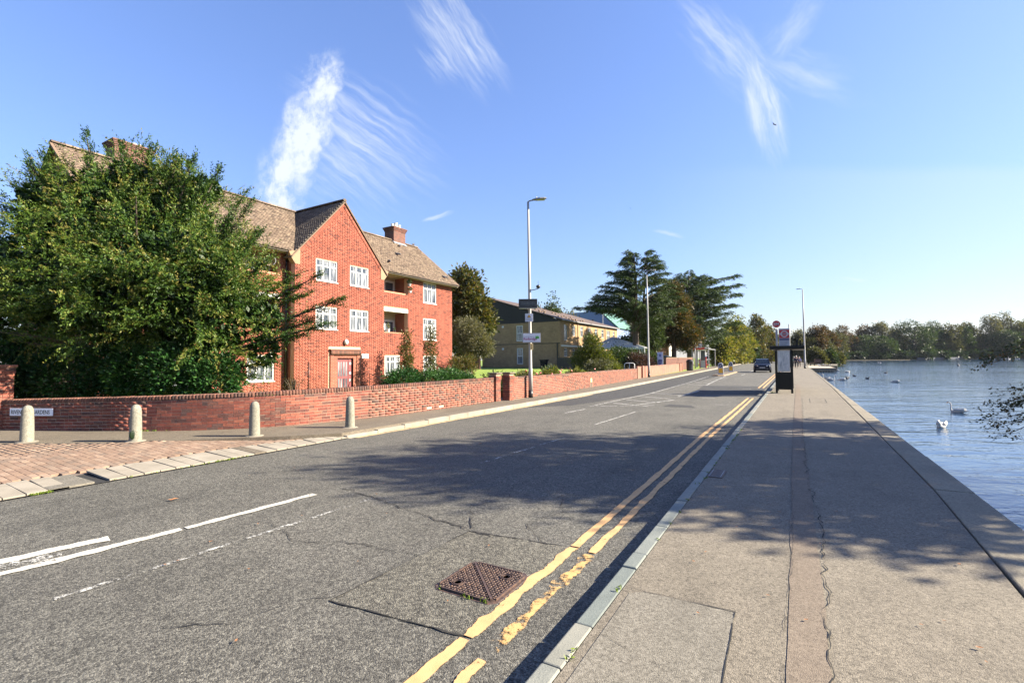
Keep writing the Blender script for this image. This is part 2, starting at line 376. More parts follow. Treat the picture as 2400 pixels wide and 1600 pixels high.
def leafmat(name, stops, trans=.3, rough=.5):
    stops = [(p, tuple(v*.88 for v in c)) for p, c in stops]
    def fn(t, bs, m):
        a = t.node('ShaderNodeAttribute'); a.attribute_name = 'tint'
        p = t.node('ShaderNodeTexCoord').outputs['Object']
        f = t.add(a.outputs['Fac'], t.mul(t.sub(t.noise(p, .9, 3), .5), .35))
        c = t.ramp(f, stops); t.l.new(c, bs.inputs['Base Color'])
        tr = t.node('ShaderNodeBsdfTranslucent'); t.l.new(t.mix(1.0, c, (1.5, 1.5, .7), 'MULTIPLY'), tr.inputs['Color'])
        mx = t.node('ShaderNodeMixShader'); mx.inputs[0].default_value = trans
        out = [n for n in t.n if n.type == 'OUTPUT_MATERIAL'][0]
        t.l.new(bs.outputs[0], mx.inputs[1]); t.l.new(tr.outputs[0], mx.inputs[2]); t.l.new(mx.outputs[0], out.inputs[0])
    return mat(name, fn, rough=rough, spec=.22)
L_yew = leafmat('yew_leaf', [(0,(.010,.024,.007)),(.4,(.034,.078,.012)),(.74,(.080,.135,.020)),(.94,(.135,.170,.030)),(1,(.17,.15,.036))], .22)
L_laurel = leafmat('laurel_leaf', [(0,(.010,.035,.010)),(.5,(.028,.085,.020)),(1,(.09,.18,.05))], .15, .38)
L_cedar = leafmat('cedar_leaf', [(0,(.014,.028,.012)),(.5,(.042,.070,.022)),(1,(.095,.13,.036))], .2, .6)
L_olive = leafmat('olive_leaf', [(0,(.030,.036,.015)),(.5,(.070,.075,.030)),(1,(.13,.12,.050))], .3)
L_autumn = leafmat('autumn_leaf', [(0,(.030,.042,.014)),(.45,(.075,.082,.022)),(.75,(.12,.098,.028)),(1,(.18,.10,.032))], .3)
L_brown = leafmat('brown_leaf', [(0,(.030,.028,.015)),(.5,(.075,.055,.026)),(1,(.15,.075,.035))], .25)
L_green = leafmat('green_leaf', [(0,(.012,.026,.010)),(.5,(.034,.060,.018)),(1,(.075,.105,.032))], .25)
L_yellow = leafmat('yellow_leaf', [(0,(.045,.065,.012)),(.5,(.12,.135,.025)),(1,(.25,.20,.05))], .35)
L_grey = leafmat('willow_leaf', [(0,(.05,.055,.03)),(.5,(.11,.11,.062)),(1,(.18,.16,.095))], .3)
L_over = leafmat('backlit_leaf', [(0,(.02,.03,.010)),(.6,(.045,.055,.015)),(1,(.13,.07,.02))], .25)
M_grass = leafmat('grass', [(0,(.05,.10,.012)),(.5,(.13,.20,.02)),(1,(.22,.28,.04))], .2, .8)
# ================================================================ GROUND, ROAD, WATER
def sheet(name, poly, z, m, th=None, **kw):
    g = G()
    if th: g.prism([(x, y, z-th) for x, y in poly], (0, 0, th))
    else: g.add([(x, y, z) for x, y in poly], [list(range(len(poly)))])
    return g.obj(name, m, kind='structure', **kw)
M_earth = mat('earth', col=(.10,.085,.05), rough=.95, noise=.3, nscale=.3)
sheet('ground', [(-3000,-1500),(3000,-1500),(3000,3000),(-3000,3000)], -1.6, M_earth)
def leftkerb(y):   # left edge of the carriageway
    pts = [(-60,-8.6),(26,-8.6),(39,-9.05),(72,-10.3),(165,-13.2),(400,-22)]
    for (a, xa), (b, xb) in zip(pts, pts[1:]):
        if y <= b: return xa + (xb-xa)*(max(y, a)-a)/(b-a)
    return pts[-1][1]
ys = [-40, 0, 7.5, 15, 26, 32, 39, 50, 60, 72, 100, 130, 165, 220, 300, 400]
sheet('road', [(-1.2, y) for y in ys] + [(leftkerb(y), y) for y in ys[::-1]], 0.0, M_road)
# land left of the road: garden lawn rising gently to the back
def hz(x, y):
    a = min(max((-x-11)/13, 0), 1); b = min(max((y-24)/26, 0), 1); a = a*a*(3-2*a); b = b*b*(3-2*b)
    return .10 + .58*a*b
g = G(); xs = [-600,-200,-90,-60,-45,-38,-34,-30,-27,-25,-23,-21,-19,-17,-15,-13.5,-12.5,-11.5,-10.6]; yy = [-300,-60,-20,0,4,8,12,16,20,24,28,32,36,40,45,50,56,64,80,110,170,300,700,2000]
for y in yy:
    for x in xs:
        xx = x if y < 30 else x + (leftkerb(y)-leftkerb(20))
        g.v.append((xx, y, hz(x, y) - (.06 if x > -16 and y < 14 else 0)))
n = len(xs)
for j in range(len(yy)-1):
    for i in range(n-1): g.f.append([j*n+i, j*n+i+1, (j+1)*n+i+1, (j+1)*n+i]); g.mi.append(0)
M_lawn = mat('lawn', lambda t, bs, m: (lambda p: t.l.new(t.ramp(t.add(t.mul(t.noise(p, 40, 3, .7), .5), t.mul(t.noise(p, .8, 4), .5)), [(.3, (.08,.14,.012)), (.5, (.17,.24,.025)), (.7, (.25,.31,.045))]), bs.inputs['Base Color']))(geo(t)), rough=.9)
g.obj('lawn', M_lawn, kind='structure')
# footpath on the left
py = [y for y in ys if y >= 7.4]
wb = lambda y: leftkerb(y) - (3.2 if y < 60 else 2.6)
fp = [(-8.74, 7.4), (-9.4, 6.6), (-10.75, 5.35), (-11.9, 4.25), (-14.2, 2.95), (-20, 0.4), (-26, -3), (-26, 3), (-18, 3.3), (-16.2, 4.5), (-13.5, 6.0), (-11.6, 7.4), (-11, 10), (-10.8, 15), (-10.8, 26)]
fp2 = [(leftkerb(y)-.14, y) for y in ys if y > 7.4]
sheet('footpath', fp2[::-1] + fp[:11] + fp[11:15] + [(leftkerb(y)-(1.9 if y < 80 else 2.6), y) for y in ys if y >= 32], .12, M_foot, th=.1)
# lakeside pavement
sheet('pavement', [(-1.08,-40),(1.2,-40),(1.2,2),(1.26,4.6),(1.38,7.55),(1.46,15.5),(1.6,30),(1.66,60),(1.7,400),(-1.08,400)], .12, M_pave, th=.3)
M_bank = mat('bank_earth', col=(.09,.075,.045), rough=.95, noise=.3)
# lake wall coping, individual stones
cp = empty('lake_wall_coping', (1.7, 30, .12)); cp['kind'] = 'structure'
wall = G(); wall.box(1.3, 1.70, -40, 104, -1.5, .0); wall.obj('wall_face', M_coping, cp)
def cx0(y): return float(np.interp(y, [-40, 2, 4.6, 7.55, 15.5, 30, 60], [1.2, 1.2, 1.26, 1.38, 1.46, 1.6, 1.66])) + .012
y = -2.0; k = 0
while y < 104:
    L = 2.4 if y < 40 else 6.0
    g = G(); w = .003*((k*7) % 5)
    g.prism([(cx0(y)+.004, y+.006, -.05), (1.76, y+.006, -.05), (1.76, y+L-.006, -.05), (cx0(y+L)+.004, y+L-.006, -.05)], (0, 0, .17+w+.004))
    g.obj('coping_stone', M_coping, cp, bevel=.012); y += L; k += 1
# water with wind ripples
def waterfn(t, bs, m):
    p = geo(t); s3 = t.sep(p)
    # ripples run square to the view of the open lake
    u = t.add(t.mul(s3[0], .863), t.mul(s3[1], .506)); v = t.sub(t.mul(s3[1], .863), t.mul(s3[0], .506))
    q = t.comb(t.mul(u, .42), v, 0)
    n1 = t.noise(q, 2.3, 3, .55, .6); n2 = t.noise(q, .8, 2, .5, .4); n3 = t.noise(t.comb(t.mul(u, .8), v, 3.0), 8, 2, .5)
    gust = t.mr(t.noise(t.comb(t.mul(u, .25), v, 9.0), .09, 3, .6), .38, .62, .45, 1.15)
    calm = t.mr(v, 8, 30, .55, 1.0)
    h = t.mul(t.add(t.add(t.mul(n1, .5), t.mul(n2, .9)), t.mul(n3, .14)), t.mul(gust, calm))
    # wakes of the two near swans
    b = t.node('ShaderNodeBump'); b.inputs['Strength'].default_value = 1.0; b.inputs['Distance'].default_value = .085; t.l.new(h, b.inputs['Height'])
    t.l.new(b.outputs[0], bs.inputs['Normal'])
    t.put(bs.inputs['Base Color'], (.018, .045, .095)); bs.inputs['Roughness'].default_value = .08; bs.inputs['IOR'].default_value = 1.45; bs.inputs['Specular IOR Level'].default_value = .6
M_water = mat('lake_water', waterfn, rough=.06)
sheet('water', [(1.6,-60),(700,-60),(700,900),(1.6,900)], -.45, M_water)
# land at the far side of the lake and at the end of the quay
sheet('far_shore', [(13.5,318),(45,343),(80,375),(120,409),(200,475),(420,640),(420,1200),(-10,1200),(-10,318)], -.05, M_bank, th=1.2)
sheet('lakeside_bank', [(1.7,104),(6.5,106),(8,130),(10,180),(13,230),(14,330),(-6,330),(-6,400),(-1,400),(1.7,300)], .10, M_bank, th=1.4)
sheet('near_bank', [(6.6,-40),(40,-40),(40,6),(22,9.5),(12,11.6),(8.2,10.0),(6.8,4)], .05, M_bank, th=1.6)

# ---------------- patches, cracks, markings: sheets a few millimetres up
def strip(name, pts, w, z, m, jag=.0, step=.08, label=None, parent=None, kind='structure', seed=1, gaps=()):
    """a painted strip along a polyline with worn, uneven edges"""
    rg = np.random.default_rng(seed); pts = np.array(pts, float); seg = np.hypot(*np.diff(pts, axis=0).T); L = seg.sum(); s = np.concatenate([[0], np.cumsum(seg)])
    n = max(2, int(L/step)); q = np.linspace(0, L, n); x = np.interp(q, s, pts[:, 0]); y = np.interp(q, s, pts[:, 1])
    tx = np.gradient(x); ty = np.gradient(y); l = np.hypot(tx, ty); nx, ny = ty/l, -tx/l
    ja = np.convolve(rg.normal(0, 1, n+4), [.2,.2,.2,.2,.2], 'valid')[:n]*jag*2.2; jb = np.convolve(rg.normal(0, 1, n+4), [.2,.2,.2,.2,.2], 'valid')[:n]*jag*2.2
    g = G()
    for i in range(n-1):
        if any(a < q[i] < b for a, b in gaps): continue
        P4 = [(x[i]-nx[i]*(w/2+ja[i]), y[i]-ny[i]*(w/2+ja[i]), z), (x[i]+nx[i]*(w/2+jb[i]), y[i]+ny[i]*(w/2+jb[i]), z),
              (x[i+1]+nx[i+1]*(w/2+jb[i+1]), y[i+1]+ny[i+1]*(w/2+jb[i+1]), z), (x[i+1]-nx[i+1]*(w/2+ja[i+1]), y[i+1]-ny[i+1]*(w/2+ja[i+1]), z)]
        g.add(P4, [(0, 1, 2, 3)])
    return g.obj(name, m, parent, kind=kind)
def paintmat(name, col, wear, scale=22):
    def fn(t, bs, m):
        p = geo(t); n = t.noise(p, scale, 6, .7); n2 = t.noise(p, 3.5, 3, .6); n3 = t.noise(p, 130, 2, .7)
        k = t.mr(t.noise(p, 8, 4), .3, .7, .82, 1.08)
        t.l.new(t.mix(1.0, (*col,), t.comb(k, k, k), 'MULTIPLY'), bs.inputs['Base Color'])
        f = t.add(t.add(t.mul(n, .45), t.mul(n2, .35)), t.mul(n3, .20))
        a = t.mr(f, wear-.018, wear+.018, 0, 1)
        t.l.new(a, bs.inputs['Alpha']); t.l.new(t.bump(n3, .4, .004), bs.inputs['Normal'])
    return mat(name, fn, rough=.75, spec=.3)
PY = paintmat('yellow_line_paint', (.54, .325, .15), .405)
PYw = paintmat('yellow_line_paint_worn', (.50, .31, .125), .505, 9)
PW = paintmat('white_line_paint', (.54, .51, .44), .415)
PWw = paintmat('white_line_paint_worn', (.46, .45, .42), .535)
PWf = paintmat('white_line_paint_faded', (.42, .41, .38), .47)
Z1, Z2, Z3 = .004, .008, .012
ov = lambda pts, z, m, name='road_patch_and_shade': sheet(name, pts, z, m)
# repaired patches in the carriageway, plus the shelter's shadow as a dark sheet
ov([(-2.93,2.38),(-1.80,2.50),(-1.79,4.14),(-2.87,4.02)], Z1, M_roadlight)
ov([(leftkerb(15)+.05,15),(-7.2,16.7),(-6.3,22.6),(-6.3,62),(-9.9,98),(-10.9,98),(leftkerb(62)+.1,62),(leftkerb(39)+.1,39)], Z1, M_road2)
ov([(-4.27,23.9),(-1.5,25.1),(-1.45,32.3),(-5.0,32.3)], Z1, M_road2)  # painted shade: the bus shelter's cast shadow laid on as darker asphalt
ov([(-4.15,17.75),(-3.02,17.6),(-3.32,18.5),(-4.1,18.6)], Z1, M_road2)
for a, b, w in [((-2.93,2.38),(-2.87,4.02),.009), ((-2.87,4.02),(-1.80,4.14),.008), ((-2.93,2.38),(-1.80,2.50),.009), ((leftkerb(15),15.),(-7.2,16.7),.012),((-4.27,23.9),(-1.5,25.1),.01),((-4.27,23.9),(-5.0,32.3),.01)]:  # last two lines edge the painted shelter shadow
    strip('road_crack', [a, b], w, Z2, M_crack, .006, .04, seed=int(abs(a[0]*100)))
def crack(name, pts, w, z, seed, m=M_crack, am=0.05):
    rg = np.random.default_rng(seed); pts = np.array(pts, float); out = []
    for a, b in zip(pts, pts[1:]):
        n = max(2, int(np.hypot(*(b-a))/.07))
        for i in range(n): out.append(a+(b-a)*i/n + rg.normal(0, am*.35, 2))
    out.append(pts[-1]); strip(name, out, w, z, m, w*.35, .03, seed=seed)
crack('road_crack', [(-5.4,4.55),(-4.6,4.4),(-4.0,4.27),(-3.1,4.1),(-2.6,4.0)], .012*.9, Z2, 3)
crack('road_crack', [(-4.9,3.2),(-4.2,3.0),(-3.6,3.25),(-2.9,3.3)], .007*.9, Z2, 4)
crack('road_crack', [(-3.4,5.8),(-3.1,5.2),(-3.3,4.7),(-2.9,4.1)], .009*.9, Z2, 5)
crack('road_crack', [(-2.6,5.6),(-2.3,5.0),(-2.5,4.5),(-2.1,4.1)], .007*.9, Z2, 6)
crack('road_crack', [(-3.6,1.6),(-3.2,1.9),(-3.1,2.3),(-2.95,2.42)], .008*.9, Z2, 7)
crack('road_crack', [(-4.6,7.5),(-3.8,7.2),(-3.2,7.4),(-2.4,7.1)], .007*.9, Z2, 8)
crack('road_crack', [(-6.5,9.6),(-5.4,10.1),(-4.5,9.9),(-3.4,10.6)], .010*.9, Z2, 9)
crack('pavement_crack', [(.10,2.4),(.12,2.97),(.13,3.32),(.10,3.63),(.16,3.89),(.13,4.2),(.16,4.42),(.18,5.39),(.12,6.8),(.10,8.43),(.09,13.0),(.16,18),(.18,22.8)], .0065, .12+Z2, 10)
crack('pavement_crack', [(-.09,2.4),(-.10,2.9),(-.085,3.7),(-.06,4.6),(-.09,8),(-.08,17),(-.01,33)], .0018, .12+Z2, 11, am=.02)
strip('pavement_trench', [(.02,2.2),(.02,5),(.0,10),(.02,18),(.08,33)], .20, .12+Z1, M_trench, .005, .1)
sheet('pavement_patch', [(-1.02,2.1),(-.352,2.45),(-.369,3.378),(-.937,3.366),(-1.02,3.3)], .12+Z1, M_pave2)
sheet('pavement_patch', [(-1.07,-2),(-.3,-2),(-.33,1.6),(-1.07,1.6)], .12+Z1, M_pave2)
strip('pavement_crack', [(-1.06,3.37),(-.937,3.366),(-.369,3.378)], .006, .12+Z2, M_crack, .002, .03, seed=3)
strip('pavement_crack', [(-.369,3.378),(-.352,2.66),(-.35,2.3)], .006, .12+Z2, M_crack, .002, .03, seed=4)
strip('pavement_crack', [(-1.05,2.75),(-.75,2.62),(-.42,2.60)], .004, .12+Z2, M_crack, .002, .03, seed=5)
strip('pavement_crack', [(.4,20),(.9,20.1),(.92,22),(.42,22),(.4,20)], .02, .12+Z1, M_crack, .002, .1, seed=6)
# double yellow lines
g1 = ((22.2, 22.9),)
strip('yellow_line', [(-1.795,.5),(-1.80,2.47)], .085, Z2, PY, .006, .02, seed=21)
strip('yellow_line', [(-1.80,2.50),(-1.79,4.13)], .085, Z2, PY, .008, .02, seed=22)
strip('yellow_line', [(-1.79,4.16),(-1.80,7),(-1.83,11.4),(-1.80,16),(-1.78,22.8)], .085, Z2, PY, .004, .05, seed=23)
strip('yellow_line', [(-1.60,.5),(-1.59,2.35)], .08, Z2, PY, .008, .02, seed=24)
strip('yellow_line', [(-1.59,2.45),(-1.60,4.05)], .085, Z2, PYw, .012, .02, seed=25)
strip('yellow_line', [(-1.60,4.1),(-1.62,7),(-1.66,11.4),(-1.62,16),(-1.60,22.8)], .075, Z2, PY, .006, .05, seed=26)
strip('yellow_line', [(-1.85,30.6),(-1.85,60),(-1.85,110)], .09, Z2, PY, .004, .4, seed=27)
strip('yellow_line', [(-1.62,30.6),(-1.62,60),(-1.62,110)], .09, Z2, PY, .004, .4, seed=28)
strip('yellow_line', [(-8.50,7.6),(-8.47,10),(-8.47,15),(-8.47,22)], .16, Z2, paintmat('gutter_paint', (.40,.30,.17), .42, 9), .02, .1, seed=29)
for y0 in (19.2, 29.4): strip('white_line', [(-2.6,y0),(-2.15,y0+.02)], .06, Z2, PWf, .004, .04, seed=30)
strip('white_line', [(-3.5,22.0),(-3.0,22.1)], .08, Z2, PWf, .004, .04, seed=31)
# white lines
strip('white_line', [(-5.66,1.25),(-5.56,2.0),(-5.49,2.62)], .115, Z2, PW, .010, .03, seed=41)
strip('white_line', [(-5.49,2.66),(-5.44,3.4),(-5.40,4.15)], .10, Z2, PW, .010, .03, seed=42)
strip('white_line', [(-6.02,1.2),(-5.93,1.8),(-5.85,2.14)], .15, Z2, PW, .014, .03, seed=43)
strip('white_line', [(-5.90,1.15),(-5.72,1.75)], .22, Z2, PWw, .03, .03, seed=40)
strip('white_line', [(-4.70,1.4),(-4.66,2.24),(-4.62,3.4)], .05, Z2, PWw, .006, .03, seed=44)
strip('white_line', [(-4.62,3.5),(-4.59,4.4)], .05, Z2, PWw, .006, .03, seed=45)
strip('white_line', [(-4.56,6.7),(-4.48,8.4),(-4.40,10.0)], .05, Z2, PWw, .006, .03, seed=46)
strip('white_line', [(-4.57,12.0),(-4.53,13.5),(-4.50,15.5)], .05, Z2, PWf, .005, .03, seed=47)
strip('white_line', [(-6.4,14.2),(-6.25,15.6)], .07, Z2, PWf, .008, .05, seed=48)
# hatched central area before the refuge
strip('white_line', [(-5.2,17.6),(-4.35,20.6)], .10, Z2, PWf, .004, .06, seed=50)
strip('white_line', [(-4.55,22.4),(-4.42,26.9)], .10, Z2, PWf, .004, .08, seed=51)
strip('white_line', [(-4.9,32.6),(-5.3,40),(-5.6,48.5)], .10, Z2, PWf, .004, .1, seed=52)
strip('white_line', [(-6.5,16.6),(-4.5,17.9)], .08, Z2, PWf, .004, .06, seed=53)
strip('white_line', [(-6.45,17.0),(-6.2,24),(-6.5,36),(-7.0,48)], .08, Z2, PWf, .004, .1, seed=54)
for i, y0 in enumerate([18.2,19.9,21.9,24.2,33.2,36,39.2,42.6,46]):
    strip('white_line', [(-6.15-.012*i, y0), (-4.62-.07*(i > 3)*(i-3), y0-.75-.03*i)], .11 if i < 4 else .16, Z2, PWf, .004, .08, seed=60+i)
strip('white_line', [(-4.6,52),(-4.6,56)], .1, Z2, PWf, .004, .2, seed=80); strip('white_line', [(-4.7,62),(-4.9,72)], .1, Z2, PWf, .004, .2, seed=81)

# ---------------- kerbs, stone by stone
def kerb(name, path, L, w, z0, h, m, side, z2=None):
    r = empty(name, (path[0][0], path[0][1], 0)); r['kind'] = 'structure'
    pts = np.array(path, float); seg = np.hypot(*np.diff(pts, axis=0).T); s = np.concatenate([[0], np.cumsum(seg)]); q = 0; i = 0
    while q < s[-1]-.1:
        l = (L[i % len(L)]) * (1 if q < 45 else 3)
        a = np.array([np.interp(q+.004, s, pts[:, 0]), np.interp(q+.004, s, pts[:, 1])]); b = np.array([np.interp(q+l-.004, s, pts[:, 0]), np.interp(q+l-.004, s, pts[:, 1])])
        d = (b-a)/max(np.hypot(*(b-a)), 1e-6); nn = np.array([d[1], -d[0]])*side
        g = G(); zz = h + .004*math.sin(i*2.3)
        if z2: zz = np.interp(q, [0, 3], [z2, h])
        g.prism([(a[0], a[1], z0), (b[0], b[1], z0), (b[0]+nn[0]*w, b[1]+nn[1]*w, z0), (a[0]+nn[0]*w, a[1]+nn[1]*w, z0)], (0, 0, zz-z0))
        g.obj('kerb_stone', m, r, bevel=.010 if q < 30 else 0); q += l; i += 1
kerb('granite_kerb', [(-1.2,-1.12),(-1.2,110)], [.95,.62,1.0,.88,.45,.92,.30,.75], .112, -.1, .124, M_granite, 1)
kerb('concrete_kerb', [(-8.62,7.45)] + [(leftkerb(y)-.01, y) for y in (15, 26, 32, 39, 50, 60, 72, 100, 130, 165)], [.915], .125, -.1, .124, M_kerb, -1, .06)
# pale slab strip at the crossover
sl = empty('slab_strip', (-9, 3, 0)); sl['kind'] = 'structure'
y = -3.2; i = 0
while y < 7.35:
    w = .205; wid = np.interp(y, [2, 5.3, 7.4], [.90, .84, .30])
    if not (2.52 < y < 2.95):
        mm = M_kerb
        if 5.18 < y < 5.42: mm = M_foot
        g = G(); a0 = .018*math.sin(i*1.7)
        g.prism([(-8.63, y, .012), (-8.63-wid, y+.035+a0, .035), (-8.63-wid, y+w+.035+a0, .035), (-8.63, y+w, .012)], (0, 0, .022 + .003*math.sin(i*3.1)))
        g.obj('slab', mm, sl)
    y += w+.014; i += 1
sheet('slab_bedding', [(-8.6,-4),(-9.6,-4),(-9.6,5),(-8.75,7.5),(-8.6,7.5)], .009, M_crack)
g = G(); g.prism([(-8.63,2.49,.012),(-9.53,2.52,.012),(-9.53,2.985,.012),(-8.63,2.975,.012)], (0,0,.026)); g.obj('slab_infill', M_pave2, kind='structure')
# red block paving in the crossover: laid block by block
bp = empty('block_paving', (-10.5, 3, .05)); bp['kind'] = 'structure'
edge = lambda y: float(np.interp(y, [-4, 2.95, 4.25, 5.35, 6.6, 7.4], [-18, -14.2, -11.9, -10.75, -9.4, -8.74]))
inn = lambda y: -8.66 - float(np.interp(y, [2, 5.3, 7.4], [.90, .84, .30]))
zt = lambda x: .045 + .075*min(max((-9.5-x)/1.6, 0), 1)
cell = []
for r in range(int(11.4/.104)):
    y = -3.9 + r*.104; k = 0; x = inn(y) - .05 - (.1 if r % 2 else 0)
    while x > edge(y)+.05 and x > -19:
        cell.append((x-.1, y, zt(x))); x -= .206
cell = np.array(cell); D = np.hypot(cell[:, 0], cell[:, 1]); vis = (cell[:, 0]*.863*1 + 0 > -1e9)
ang = np.degrees(np.arctan2(cell[:, 0], cell[:, 1])) # in view when left of the axis by less than 46.6+
inview = np.abs(ang + 30.37) < 46.9
order = np.argsort(D + (~inview)*100)[:300]; mk = np.zeros(len(cell), bool); mk[order] = True
bm_ = G().box(-.099, .099, -.0485, .0485, -.05, 0).mesh('paver'); bm_.materials.append(M_paver)
for x, y, z in cell[mk]:
    o = bpy.data.objects.new('paver', bm_); C.objects.link(o); o.parent = bp; o.location = Vector((x, y, z + random.uniform(-.0015, .0015))) - OFF[bp.name]; o.rotation_euler = (random.uniform(-.01,.01), 0.045 + random.uniform(-.01,.01), 0)
rest = cell[~mk]; me = boxes_mesh('paver', rest - [0, 0, .025] + rng.normal(0, .0012, rest.shape)*[0, 0, 1], np.tile([.099, .0485, .025], (len(rest), 1)), None, rng.random(len(rest)))
finish('pavers', me, bp, M_paver, kind='stuff')
sheet('paving_bed', [(-8.7,7.4),(-9.4,6.6),(-10.75,5.35),(-11.9,4.25),(-14.2,2.95),(-20,.4),(-26,-3),(-26,-6),(-9.5,-6),(-9.45,5)], .014, mat('joint_sand', col=(.13,.10,.08), rough=.95))
# outer ledge under the footpath edge
# manhole cover
mh = empty('manhole_cover', (-2.14, 3.17, .005), 'rusty square iron manhole cover with clipped corners set in the road beside the yellow lines', 'manhole cover')
def rustfn(t, bs, m):
    p = geo(t); c = t.ramp(t.noise(p, 30, 5, .65), [(.3, (.045,.032,.030)), (.5, (.10,.066,.055)), (.72, (.17,.10,.065))]); t.l.new(c, bs.inputs['Base Color']); t.l.new(t.bump(t.noise(p, 120, 3), .5, .003), bs.inputs['Normal'])
M_rust = mat('cast_iron', rustfn, rough=.55, metal=.35)
q = .258; cc = .05
oc = [(-q+cc,-q),(q-cc,-q),(q,-q+cc),(q,q-cc),(q-cc,q),(-q+cc,q),(-q,q-cc),(-q,-q+cc)]
g = G(); g.prism([(-2.14+x*1.10, 3.17+y*1.10, .001) for x, y in oc], (0, 0, .006)); g.obj('cover_frame', M_rust, mh, bevel=.003)
g = G(); g.prism([(-2.14+x, 3.17+y, .006) for x, y in oc], (0, 0, .008)); lid = g.obj('cover_plate', mat('cast_iron_dark', rustfn, rough=.7, metal=.2), mh)
cs = []; ax = []; 
for i in range(18):
    for j in range(18):
        x = -.23+.027*i; y = -.23+.027*j
        if abs(x)+abs(y) > .435 or abs(x+y) < .022 or (x+.14)**2+(y+.13)**2 < .0038 or (x-.14)**2+(y-.13)**2 < .0038: continue
        w = (i+j) % 2*1.57 + .5*math.sin(i*3+j*5); cs.append((-2.14+x, 3.17+y, .018)); ax.append([[math.cos(w), math.sin(w), 0], [-math.sin(w), math.cos(w), 0], [0, 0, 1]])
me = boxes_mesh('tread', cs, np.tile([.0115, .0045, .0035], (len(cs), 1)), np.array(ax), rng.random(len(cs))); finish('tread_pattern', me, mh, M_rust, kind='stuff')
for sx, sy in ((-.14, -.13), (.14, .13)):
    g = G(); g.lathe([(.0,.014),(.030,.014),(.030,.022),(.036,.022),(.036,.014),(.046,.014),(.046,.024),(.051,.024),(.051,.014)], (-2.14+sx, 3.17+sy, 0), 20); g.obj('lifting_key_ring', M_rust, mh)
g = G(); a = Vector((1, -1, 0)).normalized(); g.frame((-2.14, 3.17, .019), a, Vector((1, 1, 0)).normalized(), (0, 0, 1), .33, .009, .006); g.obj('rib', M_rust, mh)
g = G()
for sx in (-1, 1):
    for (ax_, by) in (((1, 0, 0), (0, 1, 0)), ((0, 1, 0), (1, 0, 0))):
        c = Vector(by)*sx*.254; g.frame(Vector((-2.14, 3.17, .017)) + c, ax_, by, (0, 0, 1), .21, .006, .005)
g.obj('rim', M_rust, mh)
# cover in the pavement by the kerb
pc = empty('pavement_cover', (-1.1, 7.2, .125), 'small rectangular iron inspection cover in the lakeside pavement against the kerb', 'inspection cover')
g = G(); g.box(-1.07, -.885, 7.0, 7.48, .118, .130); g.obj('cover_frame', M_rust, pc)
g = G(); g.box(-1.05, -.905, 7.03, 7.45, .128, .134); g.obj('cover_plate', M_greymetal, pc)
cs = [(-1.035+.0165*i, 7.05+.03*j, .1355) for i in range(8) for j in range(14)]; me = boxes_mesh('tread', cs, np.tile([.005, .011, .003], (len(cs), 1)), None, rng.random(len(cs))); finish('tread_pattern', me, pc, M_rust, kind='stuff')
# fallen leaves
lf = []; 
for k in range(60):
    if k < 34: x, y, z = random.uniform(-1.0, 1.2), random.uniform(2.4, 9)**1.0, .135
    else: x, y, z = random.uniform(-7.5, -1.9), random.uniform(1.8, 9), .016
    lf.append((x, y, z))
for a, b in ((-6.73,3.11),(-3.0,1.75),(-5.59,8.22)): lf.append((a, b, .018))
g = G()
for x, y, z in lf:
    w = random.uniform(0, 6.28); s = random.uniform(.008, .016) if (x, y) not in ((-6.73,3.11),(-5.59,8.22)) else .045
    pts = [(1.3,0,.35),(.5,.55,0),(-.4,.6,.25),(-1.3,0,.1),(-.4,-.6,.3),(.5,-.55,.05)]
    g.add([(x+s*(a*math.cos(w)-b*math.sin(w)), y+s*(a*math.sin(w)+b*math.cos(w)), z+s*c*.7) for a, b, c in pts], [(0,1,2,3,4,5)])
g.obj('fallen_leaves', mat('dry_leaf', col=(.26,.12,.05), rough=.8, noise=.4, nscale=2), label='dry brown fallen leaves scattered thinly over the road and pavement', cat='leaves', kind='stuff')
# ================================================================ APARTMENT BUILDING (red brick)
def subtract(iv, a, b):
    out = []
    for x, y in iv:
        if b <= x or a >= y: out.append((x, y))
        else:
            if a > x: out.append((x, a))
            if b < y: out.append((b, y))
    return out
def brick_field(ints, z0, z1, course=.075, bh=.065, bond='flemish', holes=(), edge=.12):
    """returns list (u, z, half length, dark?) ; ints(z) gives the intervals of a course"""
    out = []; n = int(round((z1-z0)/course))
    for r in range(n):
        za = z0 + r*course; zc = za + course/2; iv = ints(zc)
        for (a, b, c, d) in holes:
            if c - .01 < zc < d + .01: iv = subtract(iv, a, b)
        seq = [.215, .1025] if bond == 'flemish' else ([.215] if r % 4 else [.1025]); per = sum(seq) + .010*len(seq)
        for (a, b) in iv:
            u = math.floor((a - (r % 2)*.08125*2)/per)*per + (r % 2)*.08125*2; i = 0
            if u > a: u -= per
            while u < b:
                L = seq[i % len(seq)]; x0, x1 = max(u, a+.002), min(u+L, b-.002)
                if x1-x0 > .025:
                    hd = (L < .15)
                    for (ha, hb, hc, hd2) in holes:
                        if hc-.13 < zc < hd2+.16 and ((abs(x1-ha) < edge) or (abs(x0-hb) < edge)): hd = 2
                        if (hd2 < zc < hd2+.17 or hc-.1 < zc < hc) and x1 > ha-.05 and x0 < hb+.05: hd = 2
                    out.append(((x0+x1)/2, zc, (x1-x0)/2, hd))
                u += L+.010; i += 1
    return out
